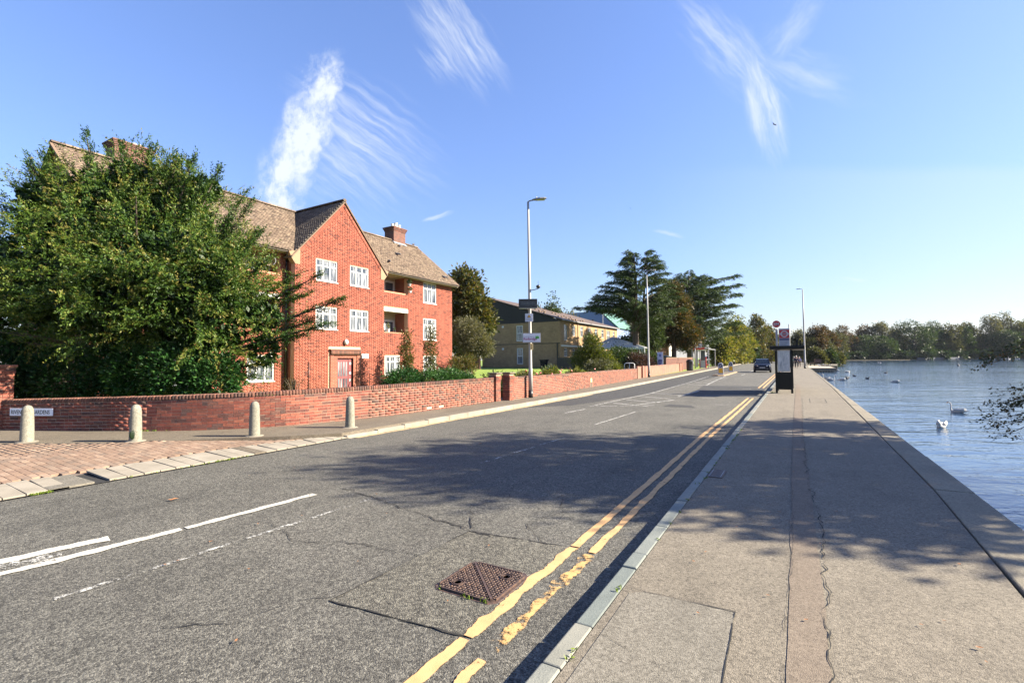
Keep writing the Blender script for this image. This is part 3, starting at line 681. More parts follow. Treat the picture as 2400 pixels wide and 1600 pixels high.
def brick_mesh(lst, plane, val, out=1, th=.018, bh=.0325):
    n = len(lst); a = np.array([(u, z, l) for u, z, l, h in lst]); hd = np.array([h for *_, h in lst], float)
    r = rng.random(n); tint = np.where(hd == 2, .86 + .1*r, np.where((hd == 1) & (rng.random(n) < .65), .86+.1*r, r*.84))
    c = np.zeros((n, 3)); h = np.full((n, 3), bh); off = val + out*(th/2 - .010) + rng.normal(0, .0012, n)
    if plane == 'x': c[:, 0] = off; c[:, 1] = a[:, 0]; h[:, 0] = th/2; h[:, 1] = a[:, 2]
    else: c[:, 1] = off; c[:, 0] = a[:, 0]; h[:, 1] = th/2; h[:, 0] = a[:, 2]
    c[:, 2] = a[:, 1]
    return boxes_mesh('bricks', c, h, None, tint)
def panel(g, plane, val, th, u0, u1, z0, z1, holes=()):
    us = sorted({u0, u1, *[min(max(v, u0), u1) for h in holes for v in h[:2]]}); zs = sorted({z0, z1, *[min(max(v, z0), z1) for h in holes for v in h[2:]]})
    for a, b in zip(us, us[1:]):
        for c, d in zip(zs, zs[1:]):
            if any(h[0] <= (a+b)/2 <= h[1] and h[2] <= (c+d)/2 <= h[3] for h in holes): continue
            if plane == 'x': g.box(val-th, val, a, b, c, d)
            else: g.box(a, b, val, val+th, c, d)
B = empty('apartment_building', (-25, 18.6, 0), 'three storey red brick apartment building with brown tiled roof, front gable and recessed balconies', 'building')
GX, WX = -22.0, -22.6; Z0 = .05; EZ = 7.28
wins_g = [(16.88,18.28,6.06,7.24),(19.17,20.57,6.06,7.24),(16.88,18.28,3.45,4.66),(19.17,20.57,3.45,4.66)]
door_h = (18.30, 19.42, Z0, 1.88)
wins_r = [(26.2,27.64,5.79,7.24),(26.2,27.64,3.16,4.68),(26.2,27.64,.62,2.03),(22.5,23.9,.75,2.03)]
bal_r = [(22.22,24.62,6.17,EZ+.02),(22.22,24.62,3.52,4.92)]
mir = lambda h: (37.42-h[1], 37.42-h[0], h[2], h[3])
wins_l = [mir(h) for h in wins_r]; bal_l = [mir(h) for h in bal_r]
slab_r = [(22.22,24.62,4.92,5.22)]; slab_l = [mir(slab_r[0])]
slope = lambda z: (10.80-z)/1.11
gi = lambda z: [(max(15.6, 18.72-slope(z+.05)), min(21.84, 18.72+slope(z+.05)))] if z < 10.7 else []
g = G(); panel(g, 'x', GX-.012, .3, 15.62, 21.82, Z0, 7.2, wins_g+[door_h])
zs = np.linspace(7.2, 10.75, 20)
g.prism([(GX-.32, 15.62, 7.2), (GX-.32, 21.82, 7.2), (GX-.32, 21.82, 7.35), (GX-.32, 18.72, 10.72), (GX-.32, 15.62, 7.35)], (.308, 0, 0))
g.obj('gable_wall', M_hmortar, B)
g = G(); panel(g, 'x', WX-.012, .3, 7.5, 15.6, Z0, EZ, wins_l+bal_l+slab_l); g.obj('front_wall', M_hmortar, B)
g = G(); panel(g, 'x', WX-.012, .3, 21.84, 29.5, Z0, EZ, wins_r+bal_r+slab_r); g.obj('front_wall', M_hmortar, B)
g = G()
g.box(-22.31, -22.02, 15.63, 15.75, Z0, 7.2); g.box(-22.62, -22.31, 15.604, 15.75, Z0, 7.2); g.obj('gable_return_wall', M_bricktex, B)
g = G(); g.box(-22.9, -22.02, 21.70, 21.82, Z0, 7.2)
g.obj('gable_return_wall', M_bricktex, B)
endpoly = [(-22.64, Z0), (-29.8, Z0), (-29.8, 7.3), (-26.2, 10.6), (-22.64, 7.6)]
g = G(); g.prism([(x, 7.5, z) for x, z in endpoly], (0, .3, 0)); g.obj('end_wall', M_bricktex, B)
g = G(); g.prism([(x, 29.2, z) for x, z in endpoly], (0, .3, 0)); g.box(-29.8, -29.6, 7.8, 29.2, Z0, 7.3)
g.obj('end_wall', M_bricktex, B)
fl = brick_field(gi, Z0, 10.7, holes=wins_g+[door_h, (17.72,19.98,Z0,2.53)])
finish('brickwork', brick_mesh(fl, 'x', GX), B, M_hbrick, kind='stuff')
wi = lambda z: [(7.5, 15.6), (21.84, 29.5)]
fl = brick_field(wi, Z0, EZ, holes=wins_l+bal_l+slab_l+wins_r+bal_r+slab_r)
finish('brickwork', brick_mesh(fl, 'x', WX), B, M_hbrick, kind='stuff')
# recessed balconies
for bal, slab in ((bal_r, slab_r), (bal_l, slab_l)):
    y0, y1 = bal[0][0], bal[0][1]; far = 1
    for k, (a, b, z0, z1) in enumerate(bal):
        r = G(); r.box(-23.95, -23.75, a, b, z0-1.1, z1+.25); r.box(-23.75, WX-.32, a-.2, a-.001, z0-1.1, z1+.2)
        r.obj('balcony_wall', M_cream, B)
        r = G(); r.box(-23.75, WX-.32, b+.001, b+.2, z0-1.1, z1+.2); r.obj('balcony_side_wall', M_bricktex, B)
        r = G(); r.box(-23.75, WX-.32, a, b, z1+.01, z1+.2); r.obj('balcony_ceiling', M_cream, B); r = G(); r.box(-23.75, WX-.32, a, b, z0-1.15, z0-1.0); r.obj('balcony_slab', M_cream, B)
        c = G(); c.box(WX-.33, WX+.012, a+.003, b-.003, z0-.004, z0+.035); c.obj('parapet_coping', M_salmon, B)
        dr = G(); dr.box(-23.74, -23.69, b-1.15, b-.15, z0-1.0, z0+.95); df = dr.obj('balcony_door', M_white, B)
        dg_ = G(); dg_.box(-23.688, -23.68, b-1.0, b-.3, z0-.85, z0+.82); dg_.obj('pane', M_glass, df)
        if k == 1 or True:
            wf = G(); wf.box(-23.74, -23.70, a+.25, a+.95, z0-.1, z0+.85); w_ = wf.obj('balcony_window', M_cream, B)
    a, b, z0, z1 = slab[0]
    c = G(); c.box(WX-.3, WX-.004, a+.003, b-.003, 5.14, 5.22); c.obj('rendered_band', M_salmon, B)
    c = G(); c.box(WX-.3, WX+.03, a+.003, b-.003, 4.90, 5.137); c.obj('slab_edge', M_white, B)
# windows: white frames, three lights over three
def window(parent, x, h, cols=3, trans=.36, sill=True, open_=False, fm=M_white, plane='x', curt=True):
    a, b, c, d = h
    def bx(g, d0, d1, u0, u1, z0, z1):
        if plane == 'x': g.box(x+d0, x+d1, u0, u1, z0, z1)
        else: g.box(u0, u1, x-d1, x-d0, z0, z1)
    W_, H_ = b-a, d-c; f = .065; g = G()
    bx(g, -.09, -.03, a, a+f, c, d); bx(g, -.09, -.03, b-f, b, c, d); bx(g, -.09, -.03, a+f, b-f, d-f, d); bx(g, -.09, -.03, a+f, b-f, c, c+f)
    zt = d - f - H_*trans*.72; m = .07; cw = (W_-2*f-m*(cols-1))/cols
    for i in range(cols-1): u = a+f+cw*(i+1)+m*i; bx(g, -.088, -.032, u, u+m, c+f, d-f)
    if trans:
        for i in range(cols): u = a+f+(cw+m)*i; bx(g, -.086, -.034, u, u+cw, zt-m/2, zt+m/2)
    if sill: bx(g, -.09, .045, a-.03, b+.03, c-.04, c-.001)
    w = g.obj('window', fm, parent)
    for i in range(cols):
        u = a+f+(cw+m)*i
        for (z0, z1) in (((c+f, zt-m/2), (zt+m/2, d-f)) if trans else ((c+f, d-f),)):
            p = G(); bx(p, -.072, -.066, u+.003, u+cw-.003, z0+.003, z1-.003); p.obj('pane', M_glassc if curt else M_glass, w)
    return w
def glassc(t, bs, m):   # glass with net curtains close behind it: pale folds show between darker gaps
    p = t.sep(geo(t)); u = t.add(p[0], p[1])
    n = t.noise(t.comb(t.mul(u, 7), t.mul(p[2], .8), t.mul(t.node('ShaderNodeObjectInfo').outputs['Random'], 40)), 1.0, 3, .6); w = t.mr(t.noise(t.comb(t.mul(u, 40), t.mul(p[2], .3), 3), 1.0, 2), .35, .65, .8, 1.1)
    c = t.mix(t.mr(n, .42, .60), (.035, .045, .06), (.24, .25, .27)); t.l.new(t.mix(1.0, c, t.comb(w, w, w), 'MULTIPLY'), bs.inputs['Base Color'])
M_glassc = mat('curtained_glass', glassc, rough=.12, spec=.8)
for h in wins_g: window(B, GX, h)
for h in wins_r + wins_l: window(B, WX, h)
# entrance
g = G(); g.box(GX-.25, GX+.10, 17.80, 19.90, 2.05, 2.30); g.box(GX-.25, GX+.16, 17.74, 19.97, 2.30, 2.37)
g.obj('door_hood', M_cope, B)
cs = []; 
for i in range(32): cs.append((GX+.112, 17.84+i*.0655, 2.175))
finish('hood_bricks', boxes_mesh('b', cs, np.tile([.012, .0275, .115], (len(cs), 1)), None, rng.random(len(cs))), B, M_cope, kind='stuff')
g = G(); g.box(GX-.25, GX+.06, 17.80, 18.02, Z0, 2.05); g.box(GX-.25, GX+.06, 19.66, 19.90, Z0, 2.05); g.box(GX-.25, GX+.02, 18.02, 18.30, Z0, 2.05); g.box(GX-.25, GX+.02, 19.42, 19.66, Z0, 2.05); g.box(GX-.25, GX+.02, 18.30, 19.42, 1.88, 2.05)
g.obj('door_surround', M_bricktex, B)
g = G(); g.box(GX-.16, GX-.10, 18.30, 18.38, Z0, 1.88); g.box(GX-.16, GX-.10, 19.16, 19.42, Z0, 1.80); g.box(GX-.16, GX-.10, 18.38, 19.42, 1.80, 1.88); dfm = g.obj('door_frame', M_maroon, B)
g = G(); g.box(GX-.15, GX-.12, 18.38, 19.16, Z0, 1.80); dr = g.obj('door', M_maroon, B)
for i in range(4):
    for (a, b) in ((.14, .72), (.86, 1.66)):
        p = G(); p.box(GX-.121, GX-.112, 18.44+i*.18, 18.545+i*.18, a, b); p.obj('pane', M_glassc, dr)
for z in (.55, .95, 1.5): p = G(); p.box(GX-.10, GX-.088, 19.22, 19.34, z, z+.14); p.obj('door_panel', M_steel, dfm)
g = G(); g.ell((GX+.10, 18.83, 2.78), (.11, .13, .16), 14, 8); g.obj('wall_lamp', M_white, B, smooth=True)
g = G(); g.box(GX+.012, GX+.04, 20.02, 20.55, 1.86, 2.12); g.obj('plaque', M_white, B)
for (y, x, za, zb) in ((15.50, -22.52, Z0, 7.2), (16.45, GX+.05, Z0, 1.7)):
    g = G(); g.tube([(x, y, za), (x, y, zb)], .045 if zb > 3 else .018, 8); g.obj('drainpipe', M_black, B, smooth=True)
g = G(); g.tube([(-22.12, 15.25, 7.30), (-22.3, 15.38, 7.05), (-22.52, 15.50, 6.9)], .045, 8); g.obj('drainpipe', M_black, B, smooth=True)
# kneelers, soffit, gutters
for y0, y1, s in ((15.25, 15.62, 1), (21.82, 22.19, -1)):
    g = G(); yy = [y0, y1] if s > 0 else [y1, y0]
    a, b = yy
    g.prism([(GX-.30, a, 7.30), (GX-.30, a+(b-a)*.45, 6.98), (GX-.30, b, 6.72), (GX-.30, b+(b-a)*.75, 6.72), (GX-.30, b+(b-a)*.75, 7.62), (GX-.30, b, 7.40)], (.33, 0, 0)); g.obj('kneeler', M_tan, B)
for a, b in ((7.3, 15.35), (22.1, 29.7)):
    g = G(); g.box(WX, -22.20, a, b, 7.285, 7.32); g.obj('soffit', M_cream, B)
    g = G(); g.box(-22.20, -22.17, a, b, 7.24, 7.40); g.obj('fascia', M_cream, B)
    g = G(); g.tube([(-22.10, a, 7.37), (-22.10, b, 7.37)], .06, 8); g.obj('gutter', M_black, B, smooth=True)
# roof planes and tiles
EX, EZ0, RX, RZ = -22.08, 7.40, -26.2, 10.80
k = (RZ-EZ0)/(EX-RX)
g = G()
g.prism([(EX, 7.3, EZ0-.05), (RX, 7.3, RZ-.05), (2*RX-EX, 7.3, EZ0-.05), (2*RX-EX, 7.3, EZ0-.12), (RX, 7.3, RZ-.14), (EX, 7.3, EZ0-.12)], (0, 22.4, 0))
CR, CE = 10.86, 7.12; CH = 3.37; ks = (CR-CE)/CH
g.prism([(-21.93, 18.72-CH, CE-.05), (-21.93, 18.72, CR-.05), (-21.93, 18.72+CH, CE-.05), (-21.93, 18.72+CH-.02, CE-.14), (-21.93, 18.72, CR-.16), (-21.93, 18.72-CH+.02, CE-.14)], (-4.2, 0, 0))
g.obj('roof', M_tiled, B)
sl_ = math.atan(k); c_, s_ = math.cos(sl_), math.sin(sl_)
cs = []; nrow = int(math.hypot(EX-RX, RZ-EZ0)/.105)
for r in range(nrow+1):
    dd = r*.105; x = EX-dd*c_; z = EZ0+dd*s_
    ya = 18.72-(CR-z)/ks; yb = 18.72+(CR-z)/ks
    n = int(22.4/.168)
    for j in range(n+1):
        y = 7.3+.084+j*.168+(r % 2)*.084
        if y > 29.66: continue
        if ya+.03 < y < yb-.03: continue
        cs.append((x, y, z))
cs = np.array(cs); n = len(cs)
axm = np.array([[-c_, 0, s_], [0, 1, 0], [s_, 0, c_]]); axs = np.tile(axm, (n, 1, 1)); axs[:, 0, 2] -= rng.uniform(.07, .17, n)
finish('roof_tiles', boxes_mesh('t', cs + axm[2]*.004 + rng.normal(0, .003, (n, 3)), np.tile([.075, .081, .012], (n, 1)), axs, rng.random(n)), B, M_tile, kind='stuff')
# tiles of the cross gable
cs = []; ax = []
ang = math.atan(ks); ca, sa = math.cos(ang), math.sin(ang)
for sgn in (-1, 1):
    for r in range(int(math.hypot(CH, CR-CE)/.105)):
        dd = r*.105; y = 18.72+sgn*(CH-dd*ca); z = CE+dd*sa; xe = EX-(z-EZ0)/k
        x = -21.93-.08-(r % 2)*.084
        while x > xe-.05: cs.append((x, y, z)); ax.append([[0, -sgn*ca, sa-.11], [1, 0, 0], [0, sgn*sa, ca]]); x -= .168
cs = np.array(cs); n = len(cs)
finish('roof_tiles', boxes_mesh('t', cs+rng.normal(0, .002, (n, 3)), np.tile([.075, .081, .012], (n, 1)), np.array(ax), rng.random(n)), B, M_tiled, kind='stuff')
# ridge tiles
def ridge(p0, p1, name='ridge_tile', m=M_tile, r=.11):
    p0, p1 = Vector(p0), Vector(p1); n = int((p1-p0).length/.45); cs = []
    g = G(); d = (p1-p0).normalized(); sd = d.cross(Vector((0, 0, 1))).normalized()
    for i in range(n):
        a = p0+(p1-p0)*(i/n); b = p0+(p1-p0)*((i+.97)/n); k0 = len(g.v)
        for q in (a, b):
            for w in range(6): an = math.pi*w/5; g.v.append(tuple(q + sd*math.cos(an)*r*1.2 + Vector((0, 0, 1))*(math.sin(an)*r-.03)))
        for w in range(5): g.f.append([k0+w, k0+w+1, k0+7+w, k0+6+w]); g.mi.append(0)
        g.f.append([k0+i2 for i2 in range(6)]); g.mi.append(0); g.f.append([k0+6+i2 for i2 in range(6)][::-1]); g.mi.append(0)
    me = g.mesh(); a = me.attributes.new('tint', 'FLOAT', 'POINT'); a.data.foreach_set('value', np.repeat(rng.random(n), 12).astype(np.float32))
    return finish(name, me, B, m, kind='stuff')
ridge((RX, 7.3, RZ+.03), (RX, 29.65, RZ+.03), 'ridge_tiles'); ridge((-21.93, 18.72, CR+.02), (RX, 18.72, CR+.02), 'ridge_tiles', M_tiled)
M_verge = mat('verge_mortar', col=(.15,.10,.07), rough=.9, noise=.2)
# verge: brick on edge course under a tan capping
cs = []; ax = []
for sgn in (-1, 1):
    L = math.hypot(CH-.4, (CH-.4)*ks); n = int(L/.075); u = Vector((0, -sgn*ca, sa)); nn = Vector((0, sgn*sa, ca))
    for i in range(n): 
        p = Vector((GX, 18.72+sgn*(CH-.25), CE+.25*ks)) + u*(i*.075+.03) - nn*.24; cs.append(tuple(p)); ax.append([list(u), [1, 0, 0], list(nn)])
    g = G(); g.frame(Vector((GX+.045, 18.72+sgn*CH/2, (CR+CE)/2))-nn*.07, u, (1, 0, 0), nn, math.hypot(CH, CR-CE)/2+.02, .055, .030); g.obj('verge', M_verge, B)
finish('verge_bricks', boxes_mesh('b', cs, np.tile([.031, .022, .10], (len(cs), 1)), np.array(ax), rng.random(len(cs))*.8), B, M_hbrick, kind='stuff')
# left and right verges of the main roof
for y in (7.3, 29.7):
    g = G(); g.frame((( EX+RX)/2, y, (EZ0+RZ)/2-.02), (-c_, 0, s_), (0, 1, 0), (s_, 0, c_), math.hypot(EX-RX, RZ-EZ0)/2+.02, .05, .04); g.obj('verge', M_verge, B)
# chimneys
def chimney(x0, x1, y0, y1, z0, z1, pots):
    g = G(); g.box(x0, x1, y0, y1, z0, z1-.3)
    for i in range(4): e = .03*(i+1); g.box(x0-e, x1+e, y0-e, y1+e, z1-.3+i*.075+.001, z1-.3+(i+1)*.075)
    c = g.obj('chimney', M_chim, B)
    g = G(); g.box(x0+.02, x1-.02, y0+.02, y1-.02, z1+.001, z1+.06); g.obj('flaunching', M_tan, c)
    for (x, y, r, h) in pots:
        g = G(); g.lathe([(r*.9, .05), (r, .1), (r*.92, h-.05), (r*1.08, h-.04), (r*1.08, h), (r*.75, h), (r*.75, h-.05)], (x, y, z1), 12); g.obj('chimney_pot', M_white, c, smooth=False)
    return c
c1 = chimney(-26.9, -26.0, 9.40, 10.85, 9.6, 11.72, [(-26.45, 10.3, .10, .22), (-26.45, 10.55, .09, .25)])
c2 = chimney(-26.9, -25.95, 26.75, 28.0, 9.8, 11.86, [(-26.4, 27.05, .12, .30), (-26.4, 27.42, .15, .45), (-26.4, 27.78, .13, .36)])
g = G(); g.frame((-25.93, 27.37, 10.66), (0, 1, 0), (c_, 0, -s_), (s_, 0, c_), .68, .14, .02); g.obj('chimney_flashing', M_lead, B)
# moss clumps and pigeons on the roof are birds: separate things
pig = empty('pigeon', (0, 0, 0), 'dark pigeon perched on the tiled roof just below the right hand chimney', 'pigeon', 'pigeons on the tiled roof')
g = G(); g.ell((0, 0, .09), (.07, .14, .075), 10, 7); g.ell((0, .12, .17), (.04, .045, .045), 8, 6); g.tube([(0, -.1, .08), (0, -.24, .05)], [.05, .03], 6); g.tube([(0, .16, .17), (0, .2, .16)], [.012, .004], 5); g.obj('body', mat('pigeon_feather', col=(.06,.06,.075), rough=.7), pig, smooth=True)
for s in (-1, 1): g = G(); g.tube([(s*.03, 0, .03), (s*.03, .01, -.02)], .008, 5); g.obj('leg', M_red, pig)
rp = [(-25.5, 26.9, .6, 'perched on the tiled roof just below the chimney with white pots'), (-24.2, 25.3, 2.0, 'perched on the tiled roof left of the middle of the right wing'), (-23.0, 23.3, 1.0, 'perched on the tiles beside the right foot of the gable'), (-26.2, 29.2, 0.3, 'perched on the very end of the roof ridge'), (-22.6, 28.6, 2.4, 'perched on the tiles near the right end of the gutter')]
for i, (x, y, a, lb) in enumerate(rp):
    o = pig if i == 0 else copy_tree(pig); zz = EZ0 + (EX-x)*k + .03; place(o, (x, y, zz + (.06 if x < -26 else 0)), a, 1.1, 'dark pigeon ' + lb)
# things on the balconies
sd1 = empty('satellite_dish', (-23.0, 15.0, 6.5), 'round wire mesh satellite dish on the top left balcony beside the gable', 'satellite dish')
g = G(); c0 = Vector((-22.75, 14.75, 6.78)); a = Vector((.6, -.75, .25)).normalized(); n = 20
b = a.orthogonal().normalized(); b2 = a.cross(b); g.tube([c0+(b*math.cos(2*math.pi*i/n)+b2*math.sin(2*math.pi*i/n))*.26 for i in range(n+1)], .018, 6, cap=False); g.obj('rim', M_greymetal, sd1)
g = G(); kk = len(g.v); ring = [[c0+(b*math.cos(2*math.pi*i/n)+b2*math.sin(2*math.pi*i/n))*r-a*(.07*(1-(r/.26)**2)) for i in range(n)] for r in (.02, .12, .2, .25)]
for rr in ring: g.v += [tuple(p) for p in rr]
for j in range(3):
    for i in range(n): g.f.append([j*n+i, j*n+(i+1) % n, (j+1)*n+(i+1) % n, (j+1)*n+i]); g.mi.append(0)
g.obj('dish', M_tan, sd1)
g = G(); g.tube([c0-a*.06, c0-a*.3, (-23.1, 15.0, 6.5)], .025, 6); g.obj('arm', M_black, sd1)
g = G(); g.tube([(-23.2, 15.0, 6.2), (-23.2, 15.0, 7.2)], .04, 6); g.obj('pole', M_greymetal, sd1)
def leaf_quads(P_, D_, L, Wd, rg=rng):
    n = len(P_); D_ = D_/np.maximum(np.linalg.norm(D_, axis=1, keepdims=True), 1e-6); Rn = rg.normal(size=(n, 3)); Sx = np.cross(D_, Rn); Sx /= np.maximum(np.linalg.norm(Sx, axis=1, keepdims=True), 1e-6)
    L = np.broadcast_to(np.asarray(L, float), (n,))[:, None]; Wd = np.broadcast_to(np.asarray(Wd, float), (n,))[:, None]
    V = np.stack([P_-D_*L/2, P_+Sx*Wd/2-D_*L*.05, P_+D_*L/2, P_-Sx*Wd/2-D_*L*.05], 1); return V.reshape(-1, 3), np.arange(4*n).reshape(-1, 4)
def foliage(name, P_, D_, L, Wd, tint, m, parent, kind=None, label=None, cat=None):
    V, F = leaf_quads(np.asarray(P_, float), np.asarray(D_, float), L, Wd); return finish(name, npmesh(name, V, F, np.repeat(tint, 4)), parent, m, kind=kind, label=label, cat=cat)
def small_plant(loc, h, r, n, m, label, cat='plant', name='potted_plant', pot=M_white, potr=.11, poth=.2, group=None):
    o = empty(name, loc, label, cat, group); L = Vector(loc)
    if pot: g = G(); g.lathe([(potr*.75, 0), (potr, poth), (potr*1.08, poth), (potr*1.08, poth*.85)], loc, 12); g.obj('pot', pot, o)
    z0 = poth if pot else 0
    g = G()
    for i in range(4): w = i*1.6; g.tube([L+Vector((0, 0, z0)), L+Vector((math.cos(w)*r*.5, math.sin(w)*r*.5, z0+h*.8))], .008, 4)
    g.obj('stem', M_bark, o)
    q = rng.normal(size=(n, 3)); q /= np.linalg.norm(q, axis=1)[:, None]; Pp = q*[r, r, h*.5]*(rng.random((n, 1))**.4) + [L.x, L.y, L.z+z0+h*.55]
    foliage('foliage', Pp, q+rng.normal(0, .6, (n, 3)), .10, .05, rng.random(n), m, o, kind='stuff')
    return o
small_plant((-22.85, 23.05, 3.56), .45, .14, 60, L_yellow, 'small green plant in a white pot on the lower right balcony parapet')
small_plant((-22.78, 23.55, 3.56), .22, .08, 30, L_green, 'low plant in a dark pot on the lower right balcony, nearest the balcony door', pot=M_black, potr=.1, poth=.14)
small_plant((-22.78, 22.55, 3.56), .1, .07, 20, L_green, 'low dark tub at the gable end of the lower right balcony parapet', pot=M_black, potr=.16, poth=.12)
small_plant((-22.40, 24.55, 6.72), .30, .2, 110, L_green, 'bushy hanging basket on the wall beside the top right balcony', name='hanging_basket', cat='hanging basket', pot=M_greymetal, potr=.14, poth=.16)
small_plant((-22.40, 24.62, 6.28), .28, .18, 80, L_olive, 'trailing planter fixed low on the wall beside the top right balcony', name='wall_planter', cat='planter', pot=M_white, potr=.12, poth=.12)
# entrance handrail
hr = empty('handrail', (-20.8, 20, 0), 'thin black metal handrail sloping down beside the entrance door', 'handrail')
g = G(); g.tube([(-21.9, 19.55, .98), (-21.0, 19.75, 1.0), (-20.2, 20.1, .55), (-19.9, 20.2, .35), (-19.9, 20.2, .05)], .02, 6); g.obj('rail', M_black, hr, smooth=True)
g = G(); g.tube([(-21.0, 19.75, .05), (-21.0, 19.75, 1.0)], .018, 6); g.obj('post', M_black, hr)

# ================================================================ GARDEN WALLS
def smooth_path(pts, step=.05):
    P_ = [Vector((*p, 0)) for p in pts]; P_ = [P_[0]*2-P_[1]] + P_ + [P_[-1]*2-P_[-2]]; out = []
    for i in range(1, len(P_)-2):
        p0, p1, p2, p3 = P_[i-1:i+3]; n = max(2, int((p2-p1).length/step))
        for j in range(n):
            t = j/n; out.append(.5*((2*p1)+(p2-p0)*t+(2*p0-5*p1+4*p2-p3)*t*t+(3*p1-p0-3*p2+p3)*t**3))
    out.append(P_[-2]); return np.array([(p.x, p.y) for p in out])
_bm = {}
def shared_box(key, hx, hy, hz_, m):
    if key not in _bm:
        me = G().box(-hx, hx, -hy, hy, -hz_, hz_).mesh(key); me.materials.append(m); _bm[key] = me
    return _bm[key]
def brick_wall(name, path, ztop, courses, label, limit=300, capm=M_cope, coping='soldier', thick=.215, cap_limit=300, core=M_mortar, bm=M_brick):
    pts = smooth_path(path); seg = np.hypot(*np.diff(pts, axis=0).T); s = np.concatenate([[0], np.cumsum(seg)]); T = s[-1]
    root = empty(name, (pts[len(pts)//2][0], pts[len(pts)//2][1], .12), label, 'wall')
    def at(q):
        x = np.interp(q, s, pts[:, 0]); y = np.interp(q, s, pts[:, 1]); a = np.interp(q-.05, s, pts[:, 0]), np.interp(q-.05, s, pts[:, 1]); b = np.interp(q+.05, s, pts[:, 0]), np.interp(q+.05, s, pts[:, 1])
        d = np.array([b[0]-a[0], b[1]-a[1]]); d /= np.hypot(*d); return x, y, d
    capH = .105 if coping == 'soldier' else .06
    # mortar core
    g = G(); qs = np.arange(0, T, .25); qs = np.append(qs, T); rows = []
    for q in qs:
        x, y, d = at(q); nx, ny = d[1], -d[0]; zt_ = ztop(q) - capH - .004
        rows.append([(x-nx*.005, y-ny*.005, -.05), (x-nx*.005, y-ny*.005, zt_), (x-nx*thick, y-ny*thick, zt_), (x-nx*thick, y-ny*thick, -.05)])
    for r in rows: g.v += r
    for i in range(len(rows)-1):
        for j in range(4): g.f.append([i*4+j, (i+1)*4+j, (i+1)*4+(j+1) % 4, i*4+(j+1) % 4]); g.mi.append(0)
    g.f += [[0, 1, 2, 3], [len(rows)*4-1-j for j in range(4)]]; g.mi += [0, 0]
    g.obj('mortar_core', core, root)
    items = []
    for c in range(courses):
        q = -(.11 if c % 2 else 0); i = 0
        while q < T:
            L = [.215, .215, .1025][i % 3] if c % 3 != 1 else [.215, .1025, .215][i % 3]
            a, b = max(q, 0), min(q+L, T)
            if b-a > .03: items.append(((a+b)/2, c, (b-a)))
            q += L+.010; i += 1
    dat = []
    for q, c, L in items:
        x, y, d = at(q); z = ztop(q)-capH-.045-.075*(courses-1-c)*1.0
        if z < .08: continue
        dat.append((x, y, z, d[0], d[1], L, math.hypot(x, y)))
    dat.sort(key=lambda r: r[-1])
    for x, y, z, dx, dy, L, _ in dat[:limit]:
        key = 'brick_%.2f' % L if L not in (.215, .1025) else 'brick%d' % (L*1000)
        me = shared_box(key, L/2, .051, .0325, bm); o = bpy.data.objects.new('brick', me); C.objects.link(o); o.parent = root
        j = random.gauss(0, .001); nx, ny = dy, -dx
        o.location = Vector((x-nx*(.051+j), y-ny*(.051+j), z)) - OFF[root.name]; o.rotation_euler = (random.gauss(0,.004), random.gauss(0,.006), math.atan2(dy, dx))
    rest = dat[limit:]
    if rest:
        r = np.array(rest); n = len(r); j = rng.normal(0, .002, n); c = np.stack([r[:, 0]-r[:, 4]*(.02+j), r[:, 1]+r[:, 3]*(.02+j), r[:, 2]], 1)
        ax = np.zeros((n, 3, 3)); ax[:, 0, 0] = r[:, 3]; ax[:, 0, 1] = r[:, 4]; ax[:, 1, 0] = -r[:, 4]; ax[:, 1, 1] = r[:, 3]; ax[:, 2, 2] = 1
        finish('bricks', boxes_mesh('b', c, np.stack([r[:, 5]/2, np.full(n, .02), np.full(n, .0325)], 1), ax, rng.random(n)), root, bm, kind='stuff')
    # coping
    cps = []; w = .075 if coping == 'soldier' else .45; q = w/2
    while q < T: x, y, d = at(q); cps.append((x, y, ztop(q)-capH/2, d[0], d[1], math.hypot(x, y))); q += w
    cps.sort(key=lambda r: r[-1]); hx = w/2-.004; hy = thick/2+.02
    me = shared_box('cope_%s_%d' % (coping, thick*1000), hx, hy, capH/2, capm)
    for x, y, z, dx, dy, _ in cps[:cap_limit]:
        o = bpy.data.objects.new('coping_brick', me); C.objects.link(o); o.parent = root; nx, ny = dy, -dx
        o.location = Vector((x-nx*(thick/2), y-ny*(thick/2), z+random.gauss(0, .002))) - OFF[root.name]; o.rotation_euler = (random.gauss(0, .01), 0, math.atan2(dy, dx))
        b = o.modifiers.new('bevel', 'BEVEL'); b.width = .02; b.segments = 2
    if cps[cap_limit:]:
        r = np.array(cps[cap_limit:]); n = len(r); ax = np.zeros((n, 3, 3)); ax[:, 0, 0] = r[:, 3]; ax[:, 0, 1] = r[:, 4]; ax[:, 1, 0] = -r[:, 4]; ax[:, 1, 1] = r[:, 3]; ax[:, 2, 2] = 1
        finish('coping_bricks', boxes_mesh('b', np.stack([r[:, 0]-r[:, 4]*thick/2, r[:, 1]+r[:, 3]*thick/2, r[:, 2]], 1), np.tile([hx, hy, capH/2], (n, 1)), ax, rng.random(n)), root, capm, kind='stuff')
    return root
w1 = brick_wall('garden_wall', [(-16.9,3.75),(-16.0,4.156),(-14.6,4.787),(-13.33,5.36),(-12.5,5.86),(-11.85,6.38),(-11.3,6.98),(-10.85,7.75),(-10.5,9.0),(-10.28,10.4),(-10.16,11.9),(-10.05,13.7),(-9.98,15.62)],
    lambda q: .84 + .022*min(q, 7) + .006*max(q-7, 0), 11, 'low curved garden wall of dark red brick behind the bollards, with brick on edge coping')
w2 = brick_wall('garden_wall', [(-9.78,16.72),(-9.85,20),(-10.0,25),(-10.4,31),(-10.9,38.2)], lambda q: 1.02-.004*q, 11, 'low red brick garden wall behind the near street lamp, running on from the gateway', coping='flat')
